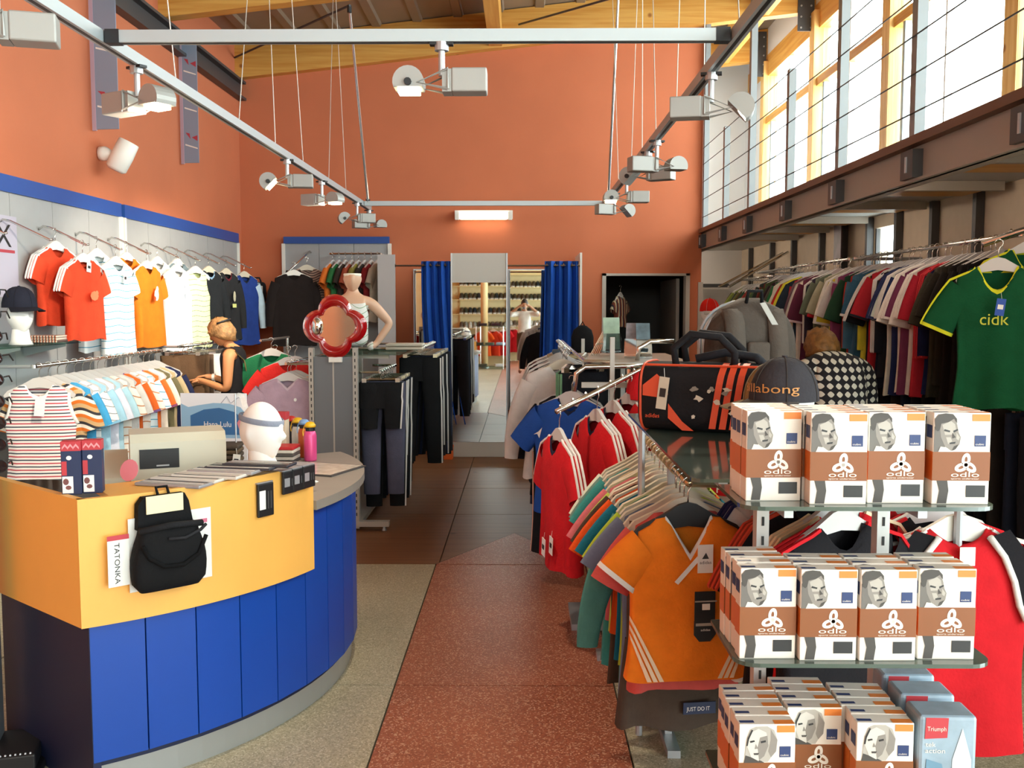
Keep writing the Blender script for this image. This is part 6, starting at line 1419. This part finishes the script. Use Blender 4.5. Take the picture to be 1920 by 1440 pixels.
# ================================================================== JERSEY WALL (right)
def rr_y(label, x, y0, y1, z):
    return rail_y('clothes_rail', label, x, y0, y1, z, XR - .07)
rr_y('upper chrome rail of jerseys along the beige wall, near length', 2.86, 5.75, 8.6, 2.16); rr_y('upper chrome rail of jerseys along the beige wall, far length', 2.86, 8.75, 12.2, 2.16)
rr_y('lower rail of dark trousers along the beige wall', 2.88, 4.3, 9.5, 1.24)
jr = [('161416', 'black', None), ('1b1716', 'black', None), ('1a1613', 'black', None), ('1f1a17', 'brown black', None), ('2b271f', 'dark olive', None), ('3a372c', 'olive', None), ('232a52', 'navy', 'c23038'), ('c22a3a', 'red', 'e8e2da'), ('dcd6cf', 'pale grey', 'e0cf3a'), ('7a3a5a', 'plum', 'efe7e0'), ('e6e0d6', 'white', 'b02a34'), ('26305a', 'dark blue', 'e6e2dc'), ('d8dcd0', 'off-white', '2a3358'), ('1d1f26', 'black', 'e8e4de'), ('1f2330', 'blue black', 'e8e4de'), ('a8232c', 'red', '20222a'), ('191a1e', 'black', 'e8e4de'), ('d9cf3c', 'yellow', None), ('38607a', 'petrol blue', 'e8e4de'), ('4a7088', 'grey blue', None), ('b8352c', 'brick red', None), ('2a4a34', 'bottle green', None), ('8a4266', 'purple', None), ('d8d4cc', 'white', None), ('e0cc3e', 'yellow', 'e8e4de'), ('a09c86', 'khaki', None), ('b9222e', 'red', None), ('5f6a58', 'grey green', None), ('2a2230', 'aubergine', 'd8b8bc'), ('1c2026', 'black', 'd8d2cc'), ('5a2438', 'wine red', 'd8b8bc'), ('d5cabc', 'cream', '6a4a52'), ('2c3a4a', 'slate', 'd8d4c0'), ('a52630', 'red', '23283c'), ('26303c', 'slate blue', 'd9cf3c'), ('3a4a3c', 'dark green', None), ('cc2f2a', 'bright red', 'e8e2d0'), ('b83028', 'red', 'e8e2d0'), ('2f7a4a', 'green', None), ('5a5a50', 'grey', None), ('3a2c30', 'dark maroon', None), ('4c5a3a', 'moss', None), ('6a3028', 'rust', None), ('2a3430', 'dark teal', None)]
y = 5.95
for i, (c, lb, st) in enumerate(jr):
    slv = 'short' if R.random() < .6 or i < 6 else 'long'
    top_piece('football_jersey', '%s%s jersey, %s from the green shirt on the wall rail' % (lb, ' banded' if st else '', nth(i + 1)), 'shirt', (2.86 + R.uniform(-.02, .02), y, 2.16), .14 + R.uniform(-.08, .08), 'jerseys on the upper wall rail', hang='thick' if i % 2 else 'plain', hm=M_greyh, main=fab(c), L=.84 + R.uniform(-.05, .1), bw=.255, hs=.225, seed=400 + i, sl=.30 + R.uniform(-.03, .06), droop=1.32 + R.uniform(-.08, .08), sleeve=slv, stripes=fab(st) if st and i % 5 not in (0, 3) else None, collar=fab(st) if st and i % 2 else None, trim=fab(st) if st and i % 3 == 0 else None, n=20, ds=.72, dep=.034, fold=.6)
    y += .098 + .045 * (i / 44) + R.uniform(-.012, .012) + (.16 if i in (3,) and False else 0)
for i in range(9):
    c = ('3a4a2c', '5a4a2a', '7a2c26', '2c4a3a', '4a3a22', '6a6a3a', '2a2c30', '8a9a4a', '3a2a26')[i]
    top_piece('football_jersey', '%s garment in the dim far cluster on the wall rail' % nth(i + 1), 'shirt', (2.9, 11.7 + i * .16, 2.10), .35 + R.uniform(-.1, .1), 'dim garments at the far end of the wall rail', hm=M_greyh, main=fab(c), L=.6, seed=470 + i, n=16, sl=.2)
rr_y('far chrome rail of mixed garments along the beige wall', 2.9, 11.6, 13.4, 2.10)
for i in range(26):
    c, lb = (('151517', 'black'), ('1c1b20', 'charcoal'), ('202636', 'navy'), ('2a2420', 'brown'))[i % 4]
    t = thing('sports_trousers', '%s trousers, %s on the lower wall rail' % (lb, nth(i + 1)), 'trousers', (2.86, 4.36 + i * .19, 1.24), .2 + R.uniform(-.1, .1), 'dark trousers on the lower wall rail'); put_hanger(t, 'wire', 1.0, M_chrome); trousers(t, fab(c), L=.95, hw=.19, seed=500 + i)
# green jerseys on a slanted arm
t = thing('slanted_wall_arm', 'slanted chrome tube arm above the green jersey', 'arm', (XR - .07, 5.3, 2.42)); e0 = P(1842, 458, 5.35) - Vector((XR - .07, 5.3, 2.42))
obj('tube', MB().tube([(0, 0, 0), e0], .018, 10), M_chrome, t, True); obj('plate', MB().box(-.02, .0, -.03, .03, -.08, .05), M_steel, t)
for k in range(4): q = e0 * (.25 + k * .2); obj('stud', MB().lathe([(.007, .012), (.009, .022), (.004, .03)], 8, 0, q), M_chrome, t)
GN, YL = fab('11502f'), fab('d8d82e')
for k, (u, v, d, lb) in enumerate(((1873, 456, 5.05, 'dark green jersey with yellow collar and blue swing tag'), (1935, 424, 5.3, 'second green jersey with yellow collar cut by the view edge'))):
    p = P(u, v, d)
    t, s = top_piece('football_jersey', lb, 'shirt', p, -.42 + .1 * k, hm=M_greyh, main=GN, L=.72, bw=.185, hs=.185, sl=.24, droop=1.15, seed=520 + k, collar=YL, trim=YL, stripes=YL, drop=.12, neck=.09, fold=1.5, n=48, cw=.03, hsz=.9)
    if k == 0:
        b = MB(); put_text(b, 'cidk', (-.075, -.105, -.41), X_, Z_, .13, .085); obj('chest_lettering', b, mat('yellow_print', 'c9cc3a', .6), t)
        o = swing_tag(t, .02, -.112, -.28, m=mat('tag_blue', '1f4fae', .5), w=.042, h=.085, m2=M_paper, name='swing_tag')
# chrome tube arms at the far end, small caps wall beyond
t = thing('slanted_wall_arm', 'pair of slanted chrome tubes high at the far end of the jersey wall', 'arm', (XR - .07, 13.2, 2.45))
for k in range(2): obj('tube', MB().tube([(0, -.25 * k, 0), P(1348 + 18 * k, 538, 12.2 - .3 * k) - Vector((XR - .07, 13.2, 2.45))], .016, 8), M_chrome, t)
t = thing('wall_shelf', 'white shelf on the far passage wall', 'shelf', (2.78, 15.95, 2.05)); obj('board', MB().box(-.5, .45, -.3, 0, -.03, 0), M_white, t); obj('dark_edge', MB().box(-.5, .45, -.31, -.301, -.005, .05), M_steel, t); obj('lower_board', MB().box(-.5, .45, -.3, 0, -.55, -.52), M_white, t); obj('side', MB().box(-.52, -.5, -.3, 0, -.9, .05), M_white, t)
t = thing('foam_mannequin', 'white head form wearing a red cap beyond the backpack', 'mannequin head', (P(1330, 600, 9.6).x, 9.6, 1.5)); b = MB(); head_mesh(b, (0, 0, .18), 1.0, Matrix.Rotation(.5, 3, 'Z')); b.lathe([(.07, 0), (.05, .08), (.05, .12)], 14); obj('head', b, mat('white_foam', 'f2f0ec', .7), t, True)
t2 = thing('plinth_column', 'white column under the head with red cap', 'plinth', (t.location.x, 9.6, 0)); obj('column', MB().rbox(-.1, .1, -.1, .1, 0.02, 1.47, .01), M_white, t2); obj('cap_plate', MB().box(-.12, .12, -.12, .12, 1.47, 1.499), M_white, t2); obj('foot', MB().box(-.13, .13, -.13, .13, 0, .02), M_white, t2)
cap('baseball_cap', 'bright red cap on the white head beyond the backpack', (t.location.x, 9.6, 1.70), .5, fab('d9261e'), fab('c9c4c0'), 1.0)
# small signs hanging on the beige wall
t = thing('hanging_sign', 'dark picture sign hanging between uprights of the jersey wall', 'sign', P(1570, 465, 10.75)); t.location.x = XR - .12
obj('sign_board', MB().box(-.012, .0, -.14, .1, -.18, .32), mat('sign_picture', '6a5a64', .4, noise=.5, nscale=6), t); o = obj('price_card', MB().box(-.016, -.012, -.12, .08, -.62, -.2), mat('price_card', 'c4b4a8', .6), t)
for k in range(2): obj('printed_mark', MB().box(-.0175, -.0162, -.03, .0, -.36 - .14 * k, -.29 - .14 * k), M_steel, o)

# ================================================================== PEOPLE
def person(label, loc, rz, over, skinc, clothes, hair, scale=1.0, hrot=None, face=True, grip=None):
    t = thing('person', label, 'person', loc, rz)
    J = {'pelvis': ((0, 0, .97), (.15, .105)), 'spine': ((0, 0, 1.13), (.13, .095)), 'chest': ((0, 0, 1.30), (.155, .105)), 'col': ((0, .01, 1.43), (.085, .065)), 'neck': ((0, .0, 1.50), (.05, .05)), 'headb': ((0, -.02, 1.57), (.055, .055)),
        'shl': ((-.17, .01, 1.40), .056), 'ell': ((-.21, .02, 1.12), .042), 'wrl': ((-.21, -.08, .88), .028), 'shr': ((.17, .01, 1.40), .056), 'elr': ((.21, .02, 1.12), .042), 'wrr': ((.21, -.08, .88), .028),
        'hil': ((-.09, 0, .90), .092), 'knl': ((-.10, -.015, .50), .06), 'anl': ((-.10, .02, .10), .04), 'tol': ((-.11, -.13, .035), (.042, .03)), 'hir': ((.09, 0, .90), .092), 'knr': ((.10, -.015, .50), .06), 'anr': ((.10, .02, .10), .04), 'tor': ((.11, -.13, .035), (.042, .03))}
    bon = [('pelvis', 'spine'), ('spine', 'chest'), ('chest', 'col'), ('col', 'neck'), ('neck', 'headb'), ('col', 'shl'), ('shl', 'ell'), ('ell', 'wrl'), ('col', 'shr'), ('shr', 'elr'), ('elr', 'wrr'), ('pelvis', 'hil'), ('hil', 'knl'), ('knl', 'anl'), ('anl', 'tol'), ('pelvis', 'hir'), ('hir', 'knr'), ('knr', 'anr'), ('anr', 'tor')]
    for k, v in over.items():
        if k in J: J[k] = (v, J[k][1]) if not (isinstance(v, tuple) and isinstance(v[0], tuple)) else v
    for sd in 'lr':
        wr = Vector(J['wr' + sd][0]); el = Vector(J['el' + sd][0]); d = Vector(over.get('hd' + sd, tuple(wr - el))).normalized()
        side = d.cross(Vector((0, 0, 1)));
        if side.length < .2: side = Vector((1, 0, 0))
        side.normalize(); nrm = side.cross(d).normalized()
        J['pa' + sd] = (tuple(wr + d * .07), (.036, .018)); bon.append(('wr' + sd, 'pa' + sd))
        for q, (off, ln) in enumerate(((-.03, .062), (-.01, .075), (.01, .070), (.03, .055))):
            b0 = wr + d * .095 + side * off; b1 = b0 + d * ln * .55 - nrm * .012; b2 = b1 + d * ln * .35 - nrm * .03
            for s_, pt, r in (('a', b0, .0095), ('b', b1, .0088), ('c', b2, .0075)): J['f%s%d%s' % (sd, q, s_)] = (tuple(pt), r)
            bon += [('pa' + sd, 'f%s%da' % (sd, q)), ('f%s%da' % (sd, q), 'f%s%db' % (sd, q)), ('f%s%db' % (sd, q), 'f%s%dc' % (sd, q))]
        tm = -1 if sd == 'l' else 1
        b0 = wr + d * .045 - side * .04 * tm; b1 = wr + d * .085 - side * .058 * tm - nrm * .02
        J['t%sa' % sd] = (tuple(b0), .011); J['t%sb' % sd] = (tuple(b1), .009); bon += [('pa' + sd, 't%sa' % sd), ('t%sa' % sd, 't%sb' % sd)]
    me = skin_body('body', J, bon, None)
    hb = Vector(J['headb'][0]); hr = hrot or Matrix.Identity(3); hc = hb + hr @ Vector((0, -.015, .075))
    b = MB(); b.v = [tuple(v.co) for v in me.vertices]; b.f = [tuple(p.vertices) for p in me.polygons]; b.m = [0] * len(b.f)
    head_mesh(b, hc, 1.0, hr)
    body = obj('body', b, mat('skin_' + skinc, skinc, .6), t, True)
    if face:
        for sx in (-1, 1):
            obj('eye', MB().lathe([(.003, -.008), (.010, -.004), (.012, 0), (.010, .004), (.003, .008)], 10).xf(Matrix.Translation(hc + hr @ Vector((sx * .028, -.083, .008))) @ hr.to_4x4()), M_black, t, True)
        obj('lips', MB().tube([hc + hr @ Vector((x, -.094 + abs(x) * .3, -.056)) for x in (-.022, -.01, .01, .022)], .005, 6), mat('lips', '9a5048', .6), t, True)
    for nm, pred, off, m in clothes: wear(nm, me, pred, off, m, t)
    if hair:
        hm, kind = hair; hbm = MB(); l = []
        for i in range(10):
            th0 = .62 if kind != 'full' else .78; lp = []
            for j in range(24):
                a = 2 * PI * j / 24; th = PI * (.62 + (th0 - .62) * max(0, _sr(a))) * (1 - i / 9.0); x, y, z = _sr(th) * _cr(a), _sr(th) * _sr(a), _cr(th)
                if y < 0 and z < .35: z = .35 + (z - .35) * (.15 if abs(x) < .6 else .5)
                k = 1.13 + .05 * _sr(9 * a + 4 * th) + (.10 if kind == 'full' else 0)
                if kind == 'full' and z < 0: k += .08
                lp.append(hc + hr @ Vector((x * .078 * k, y * .096 * k + .006, z * .118 * (k - .01) + .004)))
            l.append(lp)
        hr_ = random.Random(3); amp = .011 if kind == 'full' else .004
        l = [[Vector(p) + Vector((hr_.uniform(-amp, amp), hr_.uniform(-amp, amp), hr_.uniform(-amp, amp))) for p in lp] for lp in l]
        hbm.loft(l, 0, True, True, True); obj('hair', hbm, hm, t, True)
    return t, hc, hr, J
M_hairb = mat('blonde_hair', 'a67c4e', .6, noise=.45, nscale=30, bump=.6, bscale=60); M_hairr = mat('brown_hair', '8a5f2c', .6, noise=.5, nscale=26, bump=.6, bscale=50); M_haird = mat('dark_hair', '3a2a20', .6, noise=.3, nscale=30)
# woman looking at trousers by the side wall: faces -x
hrL = Matrix.Rotation(.38, 3, 'X')
t, hc, hr, J = person('woman in a black sleeveless top looking through trousers by the side wall', (-2.50, 8.45, 0), -PI / 2, {'headb': (0, -.06, 1.535), 'neck': (0, -.025, 1.48), 'ell': (-.20, .03, 1.10), 'wrl': (-.13, -.22, 1.19), 'hdl': (.15, -.9, .12), 'elr': (.20, .0, 1.10), 'wrr': (.10, -.24, 1.17), 'hdr': (-.2, -.9, .1)}, 'c98a5c',
    [('black_top', lambda c: .93 < c.z < 1.47 and abs(c.x) < .155 and not (c.z > 1.36 and abs(c.x) > .125) and c.y > -.13, .010, fab('1f1e22')), ('trousers', lambda c: .1 < c.z < .96 and not (c.y < -.17 and c.z > .8) and abs(c.x) < .19, .012, fab('23222a'))], (M_hairb, 'full'), hrot=hrL)
t.scale = (.95, .95, .95)
b = MB(); pts = [(.12, .05, 1.43), (.09, .125, 1.35), (.0, .125, 1.2), (-.09, .11, 1.05), (-.15, .06, .97)]
obj('bag_strap', MB().loft([[(x - .018, y + .008, z - .012), (x + .018, y + .008, z + .012), (x + .018, y + .0, z + .012), (x - .018, y, z - .012)] for x, y, z in pts]), fab('6f6a44'), t, True)
obj('watch', MB().tube([Vector(J['wrl'][0]) + Vector((0, q, 0)) for q in (-.012, .012)], .034, 12), M_white, t)
obj('sunglasses', MB().tube([hc + hr @ Vector((.085 * _cr(a), .02 + .10 * _sr(a), .085)) for a in [PI * k / 10 for k in range(11)]], .010, 6), M_black, t, True)
obj('earring', MB().lathe([(.004, -.012), (.008, 0), (.004, .012)], 8, 0, hc + hr @ Vector((-.084, .01, -.05))), M_chrome, t)
# woman in patterned blouse from behind, leaning over the rail
hrR = Matrix.Rotation(.9, 3, 'X')
M_pat = checks('pattern_blouse', '15151d', 'd9d8cc', 95)
t, hc, hr, J = person('woman in a black and white patterned blouse seen from behind at the jerseys', (1.87, 5.75, 0), PI + .12, {'spine': (0, -.03, 1.13), 'chest': ((0, -.10, 1.28), (.19, .125)), 'col': ((0, -.17, 1.40), (.10, .08)), 'neck': (0, -.23, 1.43), 'headb': (0, -.27, 1.45), 'shl': ((-.19, -.16, 1.36), .066), 'shr': ((.19, -.16, 1.36), .066), 'ell': (-.25, -.20, 1.10), 'wrl': (-.17, -.38, 1.06), 'elr': (.25, -.2, 1.10), 'wrr': (.17, -.38, 1.06), 'pelvis': ((0, .03, .97), (.165, .12))}, 'b9805c',
    [('blouse', lambda c: .95 < c.z < 1.47 and c.y > -.30 and not (c.z < 1.14 and abs(c.x) > .19), .016, M_pat), ('trousers', lambda c: .1 < c.z < .96 and abs(c.x) < .22 and not (c.y < -.2), .012, fab('1e1d22'))], (M_hairr, 'full'), hrot=hrR, face=True)
# the photographer, seen only in the mirrors
t, hc, hr, J = person('person in a white tee and brown shorts holding a camera, seen in the mirror', (.02, -.36, .03), PI, {'shl': (-.19, -.02, 1.42), 'shr': (.19, -.02, 1.42), 'ell': (-.36, -.20, 1.40), 'wrl': (-.13, -.27, 1.60), 'hdl': (.7, -.2, .4), 'elr': (.36, -.2, 1.40), 'wrr': (.13, -.27, 1.60), 'hdr': (-.7, -.2, .4)}, 'c08a68',
    [('white_tee', lambda c: .93 < c.z < 1.475 and not (abs(c.x) > .33), .016, fab('efece6')), ('brown_shorts', lambda c: .42 < c.z < .97 and abs(c.x) < .25, .022, fab('584434')), ('shoe_pair', lambda c: c.z < .075, .008, fab('7a4a3a'))], (M_haird, 'short'))
for o in [t]: o.scale = (1.07, 1.07, 1.07)
c = thing('compact_camera', 'small silver camera held up by the person in the mirror', 'camera', (0, -.055, 1.70)); obj('casing', MB().rbox(-.045, .045, -.02, .005, -.03, .03, .005), M_dull, c)
obj('lens', MB().lathe([(.018, 0), (.018, .012), (.014, .014)], 14).xf(Matrix.Translation((0, .005, 0)) @ Matrix.Rotation(-PI / 2, 4, 'X')), M_black, c)

# ================================================================== BEHIND THE PHOTOGRAPHER (seen in the mirrors)
t = thing('shoe_shelving', 'wall of long cream shelves for shoes seen in the mirror', 'shelving', (0, YF, 0))
M_shf = mat('shelf_board', 'c9b27e', .5)
zsh = (.35, .72, 1.10, 1.52, 1.95, 2.35, 2.75)
for z in zsh: obj('shelf_board', MB().box(-3.2, 2.6, .005, .34, z - .025, z), M_shf, t)
for x in (-3.2, -1.9, -.5, .9, 2.57): obj('upright', MB().box(x - .015, x + .015, .0, .05, 0, 2.9), M_shf, t)
b = MB(); l = []
for i in range(9):
    s_ = i / 8; y0 = -.14 + .28 * s_; w_ = .036 + .012 * _sr(PI * s_) ; h = .115 - .06 * min(1, max(0, (s_ - .3) / .5)) if s_ < .95 else .035
    l.append([(w_ * sgp(_cr(q), .7) * (1 if s_ not in (0, 1) else .7), y0, max(0, h / 2 + h / 2 * sgp(_sr(q), .7))) for q in [2 * PI * k / 12 for k in range(12)]])
b.loft(l, 0, True, True, True); sb = MB(); sb.loft([[(x * 1.08, y, z) for x, y in [((.038 + .012 * _sr(PI * k / 8)) * (1 if k not in (0, 8) else .8), -.145 + .29 * k / 8) for k in range(9)] + [(-(.038 + .012 * _sr(PI * k / 8)) * (1 if k not in (0, 8) else .8), -.145 + .29 * k / 8) for k in range(8, -1, -1)]] for z in (0, .02)], 0, True, True, True)
up_m = [obj('upper', b, fab('2c2622'), None, True)]; sole = obj('sole', sb, mat('shoe_sole', 'b8b2a6', .7)); me_u, me_s = up_m[0].data, sole.data
bpy.data.objects.remove(up_m[0]); bpy.data.objects.remove(sole)
cols_ = ['2c2622', '3a3128', '25282c', '4a3a2c', '38382c']
for zi, z in enumerate((.72, 1.10, 1.52, 1.95, 2.35)):
    x = -1.85; cnt_ = 0
    while x < .95:
        c_ = R.choice(cols_ if zi != 1 else ['b8b4ae', '5a4a40', '8a8880'])
        cnt_ += 1; s_ = thing('trainer', '%s trainer on the %s mirrored shoe shelf from below, %s along' % ('pale' if zi == 1 else 'dark', nth(zi + 1), nth(cnt_)), 'shoe', (x, YF + .20, z + .001), R.uniform(-.15, .15), 'trainers on the mirrored shelves'); s_.scale = (1.25, 1.1, 1.7)
        o = obj('upper', me_u, None, s_); o.material_slots[0].link = 'OBJECT'; o.material_slots[0].material = fab(c_); obj('sole', me_s, None, s_)
        x += .13 if R.random() < .88 else .2
M_col = wood('round_post', 'cda871', 'e6cb97', 3, .5, 'Z')
t = thing('timber_column', 'round timber column seen in the mirror', 'column', (-1.12, -5.3, 0)); obj('shaft', MB().lathe([(.10, .04), (.10, 5.2)], 20), M_col, t, True); obj('foot_plate', MB().lathe([(.14, 0), (.14, .04)], 20), M_dull, t)
t = thing('tiered_table', 'tiered glass table around the column seen in the mirror', 'table', (-.95, -5.0, 0))
for z, w_ in ((.06, .55), (.66, .5), (1.20, .42)): obj('tier', MB().box(-w_, w_, -.18, .3, z - .015, z), M_gl, t)
for x in (-.38, .38): obj('post', MB().tube([(x, .25, 0), (x, .25, 1.2)], .015, 8), M_chrome, t)
for i, (x, z, c_, lb) in enumerate(((-.2, .06, '4a4a3c', 'olive'), (.25, .06, 'd5d5d2', 'white'), (-.3, .66, '3a3a30', 'dark'), (.0, .66, '5a6a5a', 'green'), (.3, .66, 'a8c4d8', 'pale blue'), (-.2, 1.2, '3a2a30', 'plum'), (.15, 1.2, '4a2c30', 'maroon'))):
    folded('folded_clothes', '%s folded clothes on the mirrored tiered table' % lb, 'clothes', (-.95 + x, -4.95, z + .001), .24, .22, .07, fab(c_), R.uniform(-.2, .2))
t = thing('clothes_rail', 'rail of red and orange tops seen in the mirror', 'rail', (-1.3, -5.75, 1.16)); obj('bar', MB().tube([(0, 0, 0), (2.0, 0, 0)], .012, 8), M_chrome, t)
for x in (.05, 1.95): obj('post', MB().tube([(x, 0, 0), (x, 0, -1.16)], .014, 8), M_chrome, t)
for i, c_ in enumerate(('d8541c', 'cf3a1e', 'c41f26', 'b81c24', 'e06a1e', 'd8621a', 'dd6a20')):
    top_piece('sports_shirt', '%s of the red and orange tops seen in the mirror' % nth(i + 1), 'shirt', (-1.15 + i * .27, -5.75, 1.16), PI + .5, 'red and orange tops seen in the mirror', hm=M_white, main=fab(c_), L=.72, seed=600 + i, n=18)
t = thing('clothes_rail', 'rail of dark and striped tops behind the photographer', 'rail', (.35, -2.9, 1.3)); obj('bar', MB().tube([(0, 0, 0), (0, 1.1, 0)], .012, 8), M_chrome, t)
for y in (.05, 1.05): obj('post', MB().tube([(0, y, 0), (0, y, -1.3)], .014, 8), M_chrome, t)
for i, c_ in enumerate(('a02a38', '2a2a2c', 'b8b0b0', '3a3a40', '1f1f22')):
    top_piece('sports_shirt', '%s of the tops on the rail behind the photographer' % nth(i + 1), 'shirt', (.35, -2.8 + i * .2, 1.3), PI + .2, 'tops behind the photographer', hm=M_white, main=fab(c_), L=.72, seed=620 + i, n=18, sleeve='long')
